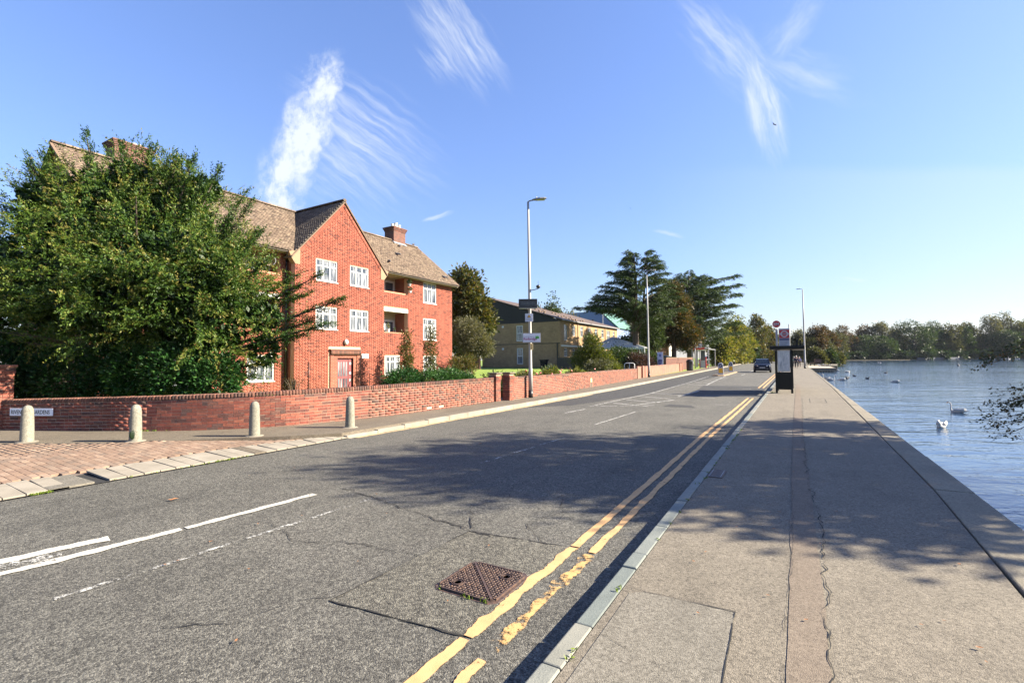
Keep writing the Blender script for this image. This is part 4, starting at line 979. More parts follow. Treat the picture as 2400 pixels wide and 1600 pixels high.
def pier(loc, h, wx, wy, label, rz=0, m=M_brick, name='gate_pier', cap=M_cope):
    r = empty(name, loc, label, 'pier'); x, y, z = loc; n = int((h-.1)/.075)
    g = G(); g.box(x-wx/2+.01, x+wx/2-.01, y-wy/2+.01, y+wy/2-.01, z-.1, z+h-.09); g.obj('mortar_core', M_mortar, r)
    for c in range(n):
        zz = z+.04+c*.075; e = .012 if c == n-3 else (.022 if c >= n-2 else 0)
        hxx, hyy = wx/2+e, wy/2+e; A = .1025
        if c % 2 == 0: quad = [(-hxx+hxx, hyy-A/2, 2*hxx), (0, -hyy+A/2, 2*hxx)]; side = [(hxx-A/2, 0, 2*(hyy-A)-.01), (-hxx+A/2, 0, 2*(hyy-A)-.01)]
        else: side = [(hxx-A/2, 0, 2*hyy), (-hxx+A/2, 0, 2*hyy)]; quad = [(0, hyy-A/2, 2*(hxx-A)-.01), (0, -hyy+A/2, 2*(hxx-A)-.01)]
        for (cx_, cy_, L) in quad:
            nb = 2 if L > .3 else 1
            for b in range(nb):
                l = L/nb-.01*(nb-1)/2; gx = cx_ + (b-(nb-1)/2)*(L/nb)
                me = shared_box('pb_x%.3f' % l, l/2, A/2, .0325, m); o = bpy.data.objects.new('brick', me); C.objects.link(o); o.parent = r; o.location = (gx, cy_, zz-z+random.gauss(0,.001))
        for (cx_, cy_, L) in side:
            nb = 2 if L > .3 else 1
            for b in range(nb):
                l = L/nb-.01*(nb-1)/2; gy = cy_ + (b-(nb-1)/2)*(L/nb)
                me = shared_box('pb_y%.3f' % l, A/2, l/2, .0325, m); o = bpy.data.objects.new('brick', me); C.objects.link(o); o.parent = r; o.location = (cx_, gy, zz-z+random.gauss(0,.001))
    g = G(); g.box(x-wx/2-.05, x+wx/2+.05, y-wy/2-.05, y+wy/2+.05, z+h-.088, z+h-.03); g.obj('cap', cap, r, bevel=.01)
    return r
pier((-10.08, 15.86, .12), 1.13, .33, .33, 'square brick gate pier with flat stone cap closing the curved garden wall', cap=M_foot)
pier((-9.86, 16.50, .12), 1.13, .33, .33, 'square brick gate pier with flat stone cap just left of the near street lamp', cap=M_foot)
pier((-16.98, 3.93, .12), 1.6, .80, .3, 'tall dark brick pier at the left edge of the picture', name='boundary_pier')
# long pink wall with piers further on
w3 = empty('boundary_wall', (-11.5, 48, .12), 'plain pinkish brick boundary wall beyond the red garden wall, ending at the litter bin', 'wall')
pa = [(-11.0,38.6),(-11.15,41),(-11.6,50),(-12.1,57.5),(-12.5,64)]
g = G()
for (xa, ya), (xb, yb) in zip(pa, pa[1:]): g.prism([(xa, ya, 0), (xb, yb, 0), (xb-.22, yb, 0), (xa-.22, ya, 0)], (0, 0, 1.0))
g.obj('wall_body', M_pinkwall, w3)
g = G()
for (xa, ya), (xb, yb) in zip(pa, pa[1:]): g.prism([(xa+.02, ya, 1.001), (xb+.02, yb, 1.001), (xb-.24, yb, 1.001), (xa-.24, ya, 1.001)], (0, 0, .05))
g.obj('coping', M_pinkwall, w3)
for (x, y) in ((-10.95,38.5),(-11.05,40.4),(-12.35,62),(-12.5,64.1)):
    g = G(); g.box(x-.3, x+.08, y-.2, y+.2, 0, 1.1); g.obj('pier', M_pinkwall, w3)
# ================================================================ STREET FURNITURE
bl = empty('bollard', (0, 0, 0)); tag(bl, 'x', 'bollard', 'concrete bollards along the footpath')
g = G(); n = 14; prof = [(.115,-.02),(.112,.02),(.105,.35),(.095,.62),(.088,.68),(.066,.73),(.03,.757),(.004,.762)]
g.lathe(prof, (0, 0, 0), 18); g.obj('shaft', M_bollard, bl, smooth=True)
g = G(); g.lathe([(.19,-.02),(.18,.006),(.14,.012),(.11,.012)], (0,0,0), 12); g.obj('footing', M_kerb, bl)
for i, (x, y, lb) in enumerate([(-13.60,3.56,'round topped concrete bollard in front of the street name sign'), (-11.68,4.68,'round topped concrete bollard with a green moss stain near its foot, before the shaded wall'), (-10.12,6.24,'round topped concrete bollard, third along from the left'), (-9.31,8.13,'round topped concrete bollard nearest the entrance door, farthest along the kerb')]):
    o = bl if i == 0 else copy_tree(bl); place(o, (x, y, .12), i*1.3, (1, 1, .98), lb)
g = G(); g.ell((-11.60,4.60,.26), (.02,.06,.09), 8, 6); g.obj('moss_patch', L_green, label='small green moss patch on the foot of the second bollard', cat='moss', kind='stuff')
# street name sign on the wall
sn = empty('street_name_sign', (-15.8, 4.2, .55), 'white street name sign reading RIVENHALL GARDENS on the garden wall', 'street sign')
a0, a1 = Vector((-16.35, 3.997, 0)), Vector((-15.295, 4.473, 0)); d = (a1-a0).normalized(); nrm = Vector((d.y, -d.x, 0))
c0 = (a0+a1)/2 + nrm*.035 + Vector((0, 0, .557)); 
g = G(); g.frame(c0, d, nrm, (0, 0, 1), .579, .008, .088); g.obj('plate', mat('sign_white', col=(.72,.72,.80), rough=.4, noise=.04), sn, bevel=.006)
mw = facing(c0 + nrm*.0085 - d*.545 + Vector((0, 0, -.045)), d, (0, 0, 1)); text_mesh('RIVENHALL GARDENS', .132, mw, M_black, 'lettering', sn, .001, bold=.002, xscale=.80)
# street lamps
def lamp(loc, h, label, arm=(.55, .25), r0=.09, r1=.045, base=True, head=True, name='street_lamp'):
    o = empty(name, loc, label, 'street lamp', 'street lamps along the road'); L = Vector(loc)
    g = G(); g.tube([L+Vector((0,0,.30)), L+Vector((0,0,1.2)), L+Vector((0,0,1.25)), L+Vector((-.01,0,h*.6)), L+Vector((-.03,-.02,h))], [r0, r0*.97, r0*.8, r0*.66, r1], 14); g.obj('column', M_post, o, smooth=True)
    g = G(); g.tube([L+Vector((0,0,-.02)), L+Vector((0,0,.31))], r0*1.08, 14); g.obj('base', M_black, o, smooth=True)
    if head:
        a = Vector((arm[0], arm[1], 0)); u = a.normalized(); t0 = L+Vector((-.03,-.02,h))
        g = G(); g.tube([t0, t0+u*.06+Vector((0,0,.04)), t0+u*.22+Vector((0,0,.07))], .03, 8); g.obj('bracket', M_greymetal, o, smooth=True)
        g = G(); sd_ = u.cross(Vector((0,0,1))); p = t0+u*.18+Vector((0,0,.08)); al = a.length
        pts = []
        for (q, w, hh) in ((0,.05,.03),(.25,.11,.05),(.55,.14,.05),(.85,.12,.035),(1,.06,.02)): pts.append((q*al, w, hh))
        k0 = 0
        for q, w, hh in pts:
            c = p+u*q+Vector((0,0,.05*q/al))
            g.v += [tuple(c+sd_*w-Vector((0,0,hh*.5))), tuple(c+sd_*w*.8+Vector((0,0,hh*.7))), tuple(c-sd_*w*.8+Vector((0,0,hh*.7))), tuple(c-sd_*w-Vector((0,0,hh*.5)))]
        for i in range(len(pts)-1):
            for j in range(4): g.f.append([i*4+j, i*4+(j+1) % 4, (i+1)*4+(j+1) % 4, (i+1)*4+j]); g.mi.append(0)
        g.f += [[3,2,1,0], [len(pts)*4-4+j for j in range(4)]]; g.mi += [0,0]
        hd = g.obj('lamp_head', M_greymetal, o)
        g = G(); g.frame(p+u*al*.6+Vector((0,0,-.012)), u, sd_, (0,0,1), al*.28, .085, .014); g.obj('lens', mat('lamp_lens', col=(.40,.38,.18), rough=.3), hd)
        g = G(); g.tube([p+u*al*.3+Vector((0,0,.06)), p+u*al*.3+Vector((0,0,.13))], [.03,.02], 8); g.obj('photocell', M_greymetal, hd)
    return o
l1 = lamp((-9.61,17.91,.12), 8.28, 'tall pale street lamp by the gateway, carrying several signs and a camera')
l2 = lamp((-10.89,41.75,.12), 9.1, 'tall street lamp standing against the pink wall, in front of the dark cedar', r0=.10)
l3 = lamp((1.13,81,.12), 11.35, 'tall street lamp on the lakeside pavement beyond the bus shelter', arm=(-.62,.1), r0=.14, r1=.06)
l4 = lamp((-13.72,105.4,.12), 5.2, 'short plain grey column with a blue band beside the white parked car', r0=.16, r1=.13, head=False, name='grey_column')
l5 = lamp((-14.46,143,.12), 8.0, 'distant street lamp column in front of the yellow green trees on the left', r0=.15, r1=.07)
l6 = lamp((-15.2,200,.12), 12.4, 'farthest visible street lamp on the left, directly above the oncoming dark car', r0=.2, r1=.1, arm=(.9,.1))
l7 = lamp((-1.0,118,.12), 8.6, 'distant pale column behind the bus shelter roof', r0=.16, r1=.12, head=False, name='grey_column')
g = G(); g.lathe([(.17,0),(.17,.28)], (-13.72,105.4,3.2), 12); g.obj('band', M_blue, l4)
# things fixed on the near lamp; board faces look down the road towards the camera
fx = Vector((.72,.12,0)).normalized()
vdir = Vector((9.61,-17.9,0)).normalized(); rt = Vector((.875,.485,0)).normalized()
def board(c, w, h, th, m, ang=0):
    r = Matrix.Rotation(ang, 3, 'Z') @ rt; n = r.cross(Vector((0,0,1))); return Vector(c), r, n
def signroot(name, c, label, cat): return empty(name, c, label, cat)
def plate(g, c, r, n, w, h, th, m=0): g.frame(c, r, n, (0,0,1), w/2, th/2, h/2, m)
px = Vector((-9.61,17.91,0)); nn_ = rt.cross(Vector((0,0,1)))
c = px + Vector((0,0,4.05)) + nn_*.16 + rt*-.08
s1 = signroot('display_board', c, 'black electronic message board mounted high on the near street lamp', 'display board')
g = G(); plate(g, c, rt, nn_, .78, .38, .14); g.obj('housing', M_black, s1, bevel=.01)
g = G(); plate(g, c+nn_*.071, rt, nn_, .60, .14, .004); g.obj('screen', mat('dark_screen', col=(.035,.04,.045), rough=.25), s1)
g = G(); plate(g, c+nn_*.02-Vector((0,0,.205)), rt, nn_, .74, .015, .16); g.obj('bracket', M_steel, s1)
M_sign = mat('sign_pale', col=(.50,.52,.62), rough=.4, noise=.03)
c = px + Vector((0,0,3.47)) + nn_*.11 + rt*-.04
s2 = signroot('warning_sign', c, 'small square pale sign with a yellow triangle on the near street lamp', 'sign')
g = G(); plate(g, c, rt, nn_, .33, .34, .01); g.obj('plate', M_sign, s2, bevel=.004)
def tri(g, c, r, s, off): p = Vector(c)+nn_*off; g.prism([p-r*s-Vector((0,0,s*.75)), p+r*s-Vector((0,0,s*.75)), p+Vector((0,0,s*.95))], nn_*.002)
g = G(); tri(g, c+Vector((0,0,.06)), rt, .085, .006); g.obj('triangle_border', M_black, s2)
g = G(); tri(g, c+Vector((0,0,.057)), rt, .062, .0085); g.obj('triangle', M_yel, s2)
g = G(); plate(g, c+Vector((0,0,.045))+nn_*.012, rt, nn_, .045, .03, .002); g.obj('camera_symbol', M_black, s2)
g = G()
for z in (-.055,-.085,-.115): plate(g, c+Vector((0,0,z))+nn_*.006, rt, nn_, .24-.3*abs(z+.085), .009, .002)
g.obj('text_lines', M_greymetal, s2)
c = px + Vector((0,0,2.62)) + nn_*.12 + rt*.06
s3 = signroot('council_sign', c, 'wide pale council sign with Redbridge lettering and a green leaf on the near street lamp', 'sign')
g = G(); plate(g, c, rt, nn_, .76, .40, .02); g.obj('frame', M_greymetal, s3, bevel=.005)
g = G(); plate(g, c+nn_*.0115, rt, nn_, .71, .35, .004); g.obj('plate', M_sign, s3)
text_mesh('Redbridge', .135, facing(c+nn_*.0142-rt*.34-Vector((0,0,.09)), rt, (0,0,1)), mat('sign_maroon', col=(.25,.02,.10)), 'lettering', s3, .001, bold=.002)
text_mesh('London Borough of', .052, facing(c+nn_*.0142-rt*.32+Vector((0,0,.035)), rt, (0,0,1)), M_greymetal, 'small_lettering', s3, .001)
g = G()
for a in (-70,-35,0,35,70):
    u = (rt*math.sin(R_(a)) + Vector((0,0,1))*math.cos(R_(a))); v = u.cross(nn_); b = c+rt*.235-Vector((0,0,.03))+nn_*.014; l = .13 if abs(a) < 50 else .10
    g.prism([b, b+u*l*.5+v*.026, b+u*l*.8+v*.018, b+u*l, b+u*l*.8-v*.018, b+u*l*.5-v*.026], nn_*.002)
g.prism([c+rt*.235+nn_*.014-Vector((0,0,.03)), c+rt*.21+nn_*.014-Vector((0,0,.085)), c+rt*.20+nn_*.014-Vector((0,0,.08))], nn_*.002)
g.obj('leaf_emblem', M_green, s3)
c = px + Vector((0,0,2.25)) + nn_*.085 + rt*.06
s4 = signroot('yellow_notice', c, 'small faded yellow notice strapped to the near street lamp under the council sign', 'notice')
g = G(); plate(g, c, rt, nn_, .13, .27, .012); g.obj('plate', M_tagy, s4)
g = G(); plate(g, c+Vector((0,0,.05))+nn_*.0072, rt, nn_, .06, .05, .002); plate(g, c-Vector((0,0,.04))+nn_*.0072, rt, nn_, .07, .05, .002); g.obj('symbol', mat('faded_ink', col=(.35,.22,.08)), s4)
cm = empty('traffic_camera', (-9.6,18.1,4.8), 'small dark camera on an arm sticking out of the near street lamp', 'camera')
g = G(); g.tube([px+Vector((0,0,4.62)), px+rt*.22+Vector((0,0,4.66)), px+rt*.36+Vector((0,0,4.70))], .018, 6); g.obj('arm', M_greymetal, cm)
g = G(); g.lathe([(.03,-.02),(.085,.02),(.09,.10),(.05,.13),(.0,.13)], tuple(px+rt*.36+Vector((0,0,4.72))), 12); g.obj('dome', M_black, cm, smooth=True)
g = G(); g.tube([px+rt*.36+Vector((0,0,4.85)), px+rt*.36+Vector((0,0,5.02))], .006, 5); g.obj('aerial', M_black, cm)
# litter bin, hydrant marker, cycle rail, banner
bn = empty('litter_bin', (-11.83,65.6,.12), 'black round litter bin on the footpath at the end of the pink wall', 'bin')
g = G(); g.lathe([(.36,0),(.42,.1),(.42,1.05),(.46,1.08),(.46,1.2),(.30,1.38),(.08,1.45)], (-11.83,65.6,.12), 16); g.obj('body', M_black, bn, smooth=False)
g = G(); g.box(-11.5,-11.36,65.2,65.5,1.0,1.25); g.obj('opening', M_greymetal, bn)
hm = empty('hydrant_marker', (-10.95,25.96,.12), 'short yellow H shaped hydrant marker post against the second garden wall', 'marker post')
g = G(); g.box(-10.13,-10.03,25.85,25.91,.1,.45); g.box(-10.13,-10.03,26.03,26.09,.1,.45); g.obj('post', M_kerb, hm)
g = G(); g.box(-10.12,-10.02,25.84,26.10,.40,.62); g.obj('plate', M_tagy, hm, bevel=.02)
rl = empty('bent_rail', (-11.35,38,.6), 'low white bent tube rail showing above the garden wall coping', 'rail')
g = G(); g.tube([(-11.75,37.7,.1),(-11.75,37.7,1.28),(-11.65,37.75,1.36),(-11.15,38.0,1.36),(-11.05,38.05,1.28),(-11.05,38.05,.1)], .035, 8); g.obj('frame', M_white, rl, smooth=True)
g = G(); g.tube([(-11.4,37.87,.1),(-11.4,37.87,1.34)], .03, 8); g.obj('upright', M_white, rl)
bb = empty('banner', (-11.75,50,1), 'narrow white banner with blue lettering standing behind the pink wall', 'banner')
g = G(); g.box(-12.15,-11.6,49.98,50.02,.9,2.35); g.obj('sheet', mat('banner_cloth', col=(.55,.57,.68), rough=.6), bb)
g = G(); g.box(-12.17,-12.15,49.98,50.02,.1,2.4); g.box(-11.6,-11.58,49.98,50.02,.1,2.4); g.obj('pole', M_steel, bb)
g = G(); 
for z, w in ((2.1,.12),(1.95,.10),(1.55,.18),(1.42,.20),(1.29,.18),(1.16,.12)): g.box(-11.87-w,-11.87+w,49.965,49.978,z-.045,z+.045)
g.obj('print', M_blue, bb)
# traffic island with two keep left bollards
isl = empty('traffic_island', (-6.4,56,0), 'kerbed traffic island in the middle of the road', 'traffic island')
g = G(); pts = [(-6.9,49.6),(-6.4,49.2),(-5.9,49.6),(-5.8,52.6),(-5.95,62.5),(-6.5,63),(-7.1,62.5),(-7.0,52.6)]; g.prism([(x,y,-.05) for x,y in pts], (0,0,.15)); g.obj('kerb', M_tan, isl, bevel=.02)
g = G(); g.prism([(-6.45+(x+6.45)*.82, 56+(y-56)*.95, .09) for x,y in pts], (0,0,.03)); g.obj('surface', M_foot, isl)
kb = empty('keep_left_bollard', (0,0,0)); tag(kb, 'x', 'traffic bollard', 'keep left bollards on the traffic island')
g = G(); W2, D2, H2 = .27, .13, 1.15; prof = []
for i in range(9): a = math.pi*i/8; prof.append((math.cos(a)*W2*.86, H2-.25+math.sin(a)*.25))
poly = [(W2,0)] + prof + [(-W2,0)]
g.prism([(x,-D2,z) for x,z in poly], (0,2*D2,0)); g.obj('shell', M_white, kb, bevel=.02)
g = G(); g.box(-.19,.19,-D2-.006,-D2-.001,.14,.62); g.obj('yellow_panel', M_yel, kb)
g = G(); g.disc((0,-D2-.001,.86),(0,-1,0),.185,.006,24); g.obj('blue_disc', mat('sign_navy', col=(.03,.04,.09), rough=.4), kb)
g = G(); a = Vector((-.7,0,-.7)); b = Vector((.7,0,-.7)); c = Vector((0,-D2-.008,.86)); g.frame(c+Vector((.02,0,.02)), a, (0,1,0), b, .085, .002, .018); t_ = c+a*.12
g.prism([t_+a*.0, c+a*.02+b*.075, c+a*.02-b*.075], (0,-.003,0)); g.obj('arrow', M_white, kb)
place(kb, (-6.30,50.7,.11), R_(6), None, 'keep left bollard with yellow panel at the near end of the traffic island')
k2 = copy_tree(kb); place(k2, (-6.50,61.1,.11), R_(6), None, 'keep left bollard with yellow panel at the far end of the traffic island')

# bus shelter on the lakeside pavement
sh = empty('bus_shelter', (-.2,25.6,.12), 'black bus shelter on the lakeside pavement with a glazed poster panel facing down the path', 'bus shelter')
g = G(); g.box(-1.0,.36,24.80,29.2,2.08,2.24); g.obj('roof', M_shelter, sh, bevel=.02)
for i, (x, y) in enumerate(((-.77,24.92),(-.17,24.92),(-.77,29.0),(-.17,29.0))):
    g = G(); g.box(x-.045,x+.045,y-.04,y+.04,.10,2.06); g.obj('post', M_shelter, sh)
g = G(); g.box(-.725,-.215,24.87,24.97,.28,1.06); g.obj('lower_panel', M_shelter, sh)
def posterfn(t, bs, m):
    p = t.sep(geo(t)); n = t.noise(t.comb(t.mul(p[0], 3), p[2], 0), 2.2, 5, .6, 1.0)
    c = t.ramp(n, [(.2,(.14,.18,.20)),(.45,(.34,.39,.42)),(.65,(.50,.54,.56)),(.8,(.62,.65,.66))]); t.l.new(c, bs.inputs['Base Color'])
pn = G(); pn.box(-.705,-.225,24.885,24.955,1.08,2.03); pn_o = pn.obj('poster_case', M_steel, sh)
g = G(); g.box(-.68,-.25,24.872,24.884,1.11,2.0); g.obj('glass', mat('poster_glass', posterfn, rough=.08, spec=.8), pn_o)
g = G(); g.box(-.79,-.75,25.1,28.9,.5,2.0); g.obj('rear_glass', mat('shelter_glass', col=(.10,.12,.13), rough=.05), sh)
g = G(); g.box(-.7,-.4,26.2,28.6,.52,.58); g.obj('seat', M_shelter, sh)
g = G(); g.box(.04,.1,24.86,25.0,2.12,2.5); g.box(.16,.22,24.86,25.0,2.12,2.48); g.obj('roof_light', M_shelter, sh)
# bus stop flag pole
def flag(loc, label, s=1.0, letters='SM', rz=0.0, tall=3.45):
    o = empty('bus_stop_flag', (0,0,0), label, 'bus stop sign')
    g = G(); g.tube([(0,0,-.02),(0,0,tall-.25)], .045*s, 10); g.obj('pole', M_post, o, smooth=True)
    g = G(); g.disc((0,-.03,tall-.02),(0,-1,0),.17*s,.02,22); dd_ = g.obj('letter_disc', M_red, o)
    text_mesh(letters, .20*s, facing((-.13*s,-.052,tall-.09*s),(1,0,0),(0,0,1)), M_white, 'lettering', dd_, .001, bold=.004)
    x0, x1 = .09, .09+.46*s; zt_ = tall-.24*s; 
    g = G(); g.box(x0,x1,-.05,.05,zt_-.84*s,zt_); bd = g.obj('flag_box', mat('flag_grey', col=(.42,.43,.45), rough=.4), o, bevel=.01)
    g = G(); g.box(x0+.02,x1-.02,-.056,-.051,zt_-.46*s,zt_-.07*s); g.obj('red_panel', M_red, bd)
    cx_ = (x0+x1)/2; cz = zt_-.265*s; g = G(); n = 28; ring = []
    for r in (.155*s, .105*s):
        for i in range(n): w = 2*math.pi*i/n; ring.append((cx_+r*math.cos(w)*1.0, -.0575, cz+r*math.sin(w)))
    g.add(ring, [(i, (i+1) % n, n+(i+1) % n, n+i) for i in range(n)]); g.obj('roundel_ring', M_white, bd)
    g = G(); g.box(cx_-.195*s,cx_+.195*s,-.062,-.058,cz-.032*s,cz+.032*s); g.obj('roundel_bar', M_white, bd)
    g = G(); g.box(cx_-.10*s,cx_+.10*s,-.066,-.063,cz-.022*s,cz+.022*s); g.obj('roundel_text_bar', M_greymetal, bd)
    g = G(); g.box(x0+.02,x1-.02,-.056,-.051,zt_-.57*s,zt_-.48*s); g.obj('name_band', mat('band_slate', col=(.10,.11,.18)), bd)
    g = G(); 
    for i, z in enumerate((.64,.72,.78)): g.box(x0+.05,x1-.05-.05*i,-.054,-.051,zt_-z*s-.01,zt_-z*s+.012)
    g.obj('route_lines', M_greymetal, bd)
    place(o, loc, rz); return o
flag((-.76,26.5,.12), 'bus stop flag with red and white roundel rising behind the near black shelter', tall=3.22)
flag((-13.3,78.2,.12), 'distant bus stop flag with roundel at the red edged shelter across the road', s=2.0, letters='S', tall=5.3, rz=R_(8))
# far shelter with a red edged roof
s5 = empty('bus_shelter', (-12.8,84,.12), 'distant bus shelter with red roof edge on the left footpath', 'bus shelter')
g = G(); g.box(-14.2,-11.55,79.6,87,3.05,3.15); g.obj('roof', M_greymetal, s5)
g = G(); g.box(-13.8,-12.35,79.5,79.6,3.02,3.36); g.box(-12.35,-12.1,79.52,79.6,3.1,3.36); g.obj('fascia', M_red, s5)
g = G(); g.box(-12.1,-11.5,79.5,79.6,3.16,3.34); g.obj('fascia_end', M_white, s5)
for x, y in ((-14.0,79.8),(-11.6,79.8),(-14.0,86.8),(-11.6,86.8)): g = G(); g.box(x-.06,x+.06,y-.06,y+.06,.1,3.05); g.obj('post', M_steel, s5)
g = G(); g.box(-12.9,-12.15,80.4,80.5,.2,1.3); g.obj('end_panel', M_white, s5)
g = G(); g.box(-13.05,-12.9,80.35,80.5,.12,1.5); g.box(-12.15,-12.02,80.35,80.5,.12,1.9); g.obj('panel_post', M_red, s5)
g = G(); g.box(-13.9,-12.2,83,83.5,.6,.7); g.obj('bench', M_red, s5)
g = G(); g.box(-13.55,-13.2,79.9,80.0,.3,3.0); g.obj('map_panel', M_steel, s5)
g = G(); g.box(-12.85,-12.2,80.42,80.48,1.35,2.9); g.obj('end_glass', mat('shelter_glass', col=(.10,.12,.13), rough=.05), s5)

# ================================================================ CARS
def car(paint, name='car', plate_=True):
    r = empty(name, (0,0,0)); r['category'] = 'car'
    st = [ # y, halfwidth bottom, halfwidth waist, z bottom, z waist
        (-2.12,.60,.66,.34,.62),(-2.05,.76,.80,.24,.78),(-1.75,.86,.87,.19,.90),(-1.1,.89,.90,.17,.98),(-.7,.90,.91,.17,1.01),(0,.90,.91,.17,1.0),(1.0,.90,.91,.17,1.02),(1.6,.88,.89,.20,1.02),(2.0,.80,.84,.28,.98),(2.12,.66,.74,.38,.86)]
    g = G(); n = 10
    for (y, a, b, z0, z1) in st:
        m = (z0+z1)/2
        g.v += [(-a*.9,y,z0),(-a,y,z0+.08),(-b*1.0,y,m),(-b*.985,y,z1-.12),(-b*.90,y,z1),(b*.90,y,z1),(b*.985,y,z1-.12),(b,y,m),(a,y,z0+.08),(a*.9,y,z0)]
    for i in range(len(st)-1):
        for j in range(n): g.f.append([i*n+j,i*n+(j+1)%n,(i+1)*n+(j+1)%n,(i+1)*n+j]); g.mi.append(0)
    g.f += [list(range(n)), list(range((len(st)-1)*n, len(st)*n))[::-1]]; g.mi += [0,0]
    body = g.obj('body', paint, r, smooth=True); b = body.modifiers.new('bevel','BEVEL'); b.width=.03; b.segments=2
    # cabin
    cb = [(-1.0,.78,.80,.99,1.0),(-.35,.79,.60,1.0,1.44),(.3,.79,.62,1.0,1.52),(1.1,.79,.60,1.01,1.48),(1.85,.77,.62,1.0,1.08)]
    g = G()
    for y,a,b2,z0,z1 in cb: g.v += [(-a,y,z0-.02),(-b2,y,z1),(b2,y,z1),(a,y,z0-.02)]
    for i in range(len(cb)-1):
        for j in range(3): g.f.append([i*4+j,i*4+j+1,(i+1)*4+j+1,(i+1)*4+j]); g.mi.append(0 if (j == 1 and i in (1,2)) else 1)
    g.obj('cabin', [paint, M_carglass], r)
    g = G()
    for s in (-1,1):
        for (p,q) in (((s*.785,-1.0,1.0),(s*.605,-.35,1.45)),((s*.625,.3,1.51),(s*.795,.35,1.0)),((s*.605,1.1,1.48),(s*.775,1.85,1.05))): g.tube([p,q], .028, 5)
        g.tube([(s*.605,-.35,1.45),(s*.625,.3,1.53),(s*.605,1.1,1.49)], .03, 5)
    g.obj('roof_pillar', paint, r)
    for s in (-1,1):
        g = G(); g.prism([(s*.40,-2.115,.70),(s*.74,-1.99,.68),(s*.82,-1.86,.83),(s*.48,-2.07,.80)], (0,-.02,.0)); g.obj('headlight', M_headl, r)
        g = G(); g.prism([(s*.48,-2.12,.34),(s*.74,-2.03,.34),(s*.78,-2.0,.44),(s*.5,-2.11,.42)], (0,-.02,0)); g.obj('fog_light', M_steel, r)
        g = G(); g.ell((s*.98,-.62,1.06),(.10,.07,.075),8,6); g.obj('mirror', paint, r, smooth=True)
        g = G(); g.box(min(s*.66,s*.84),max(s*.66,s*.84),2.06,2.12,.72,.9); g.obj('tail_light', M_red, r)
        for y in (-1.32,1.32):
            g = G(); g.tube([(s*.72,y,.32),(s*.915,y,.32)], .32, 20); w = g.obj('wheel', M_tyre, r)
            g = G(); g.tube([(s*.90,y,.32),(s*.925,y,.32)], .205, 14); g.obj('rim', M_steel, w)
    g = G(); g.box(-.44,.44,-2.155,-2.12,.50,.68); g.box(-.62,.62,-2.135,-2.10,.30,.46); g.obj('grille', M_black, r)
    g = G(); g.box(-.26,.26,-2.175,-2.158,.50,.61); g.obj('number_plate', M_white, r)
    g = G(); 
    for i in range(7): g.box(-.22+i*.064+(.02 if i > 3 else 0),-.18+i*.064+(.02 if i > 3 else 0),-.0001-2.1765,-2.1755,.525,.585)
    g.obj('plate_characters', M_black, r)
    return r
M_carglass = mat('car_glass', col=(.012,.018,.028), rough=.08, spec=.4)
M_tyre = mat('tyre', col=(.02,.02,.02), rough=.85); M_headl = mat('headlight', col=(.6,.62,.65), rough=.08, metal=.6)
M_navy = mat('navy_car_paint', col=(.004,.006,.016), rough=.3, spec=.15); M_wcar = mat('white_car_paint', col=(.45,.46,.48), rough=.25)
c1_ = car(M_navy, 'moving_car'); place(c1_, (-3.42,64.2,.0), R_(3), (1.0,1.0,1.04), 'dark blue hatchback driving towards the camera beyond the traffic island')
c1_['category'] = 'car'
c2_ = car(M_wcar, 'parked_car'); place(c2_, (-15.0,108.5,.12), R_(118), (1.25,1.25,1.35), 'white car parked on a driveway behind the grey column')
c3_ = car(mat('black_car_paint', col=(.02,.022,.025), rough=.25), 'parked_car'); place(c3_, (-14.6,176,.12), R_(10), (1.9,1.9,2.2), 'dark vehicle parked on the left beyond the gate posts')
c4_ = car(mat('blue_grey_paint', col=(.10,.14,.20), rough=.25), 'parked_car'); place(c4_, (-17.2,64,.5), R_(80), None, 'blue grey car parked behind the pink wall, left part seen between trunks')
c5_ = car(mat('silver_paint', col=(.30,.34,.38), rough=.25), 'parked_car'); place(c5_, (-16.2,72,.6), R_(85), None, 'silver car parked behind the dark wall under the brown conifer')

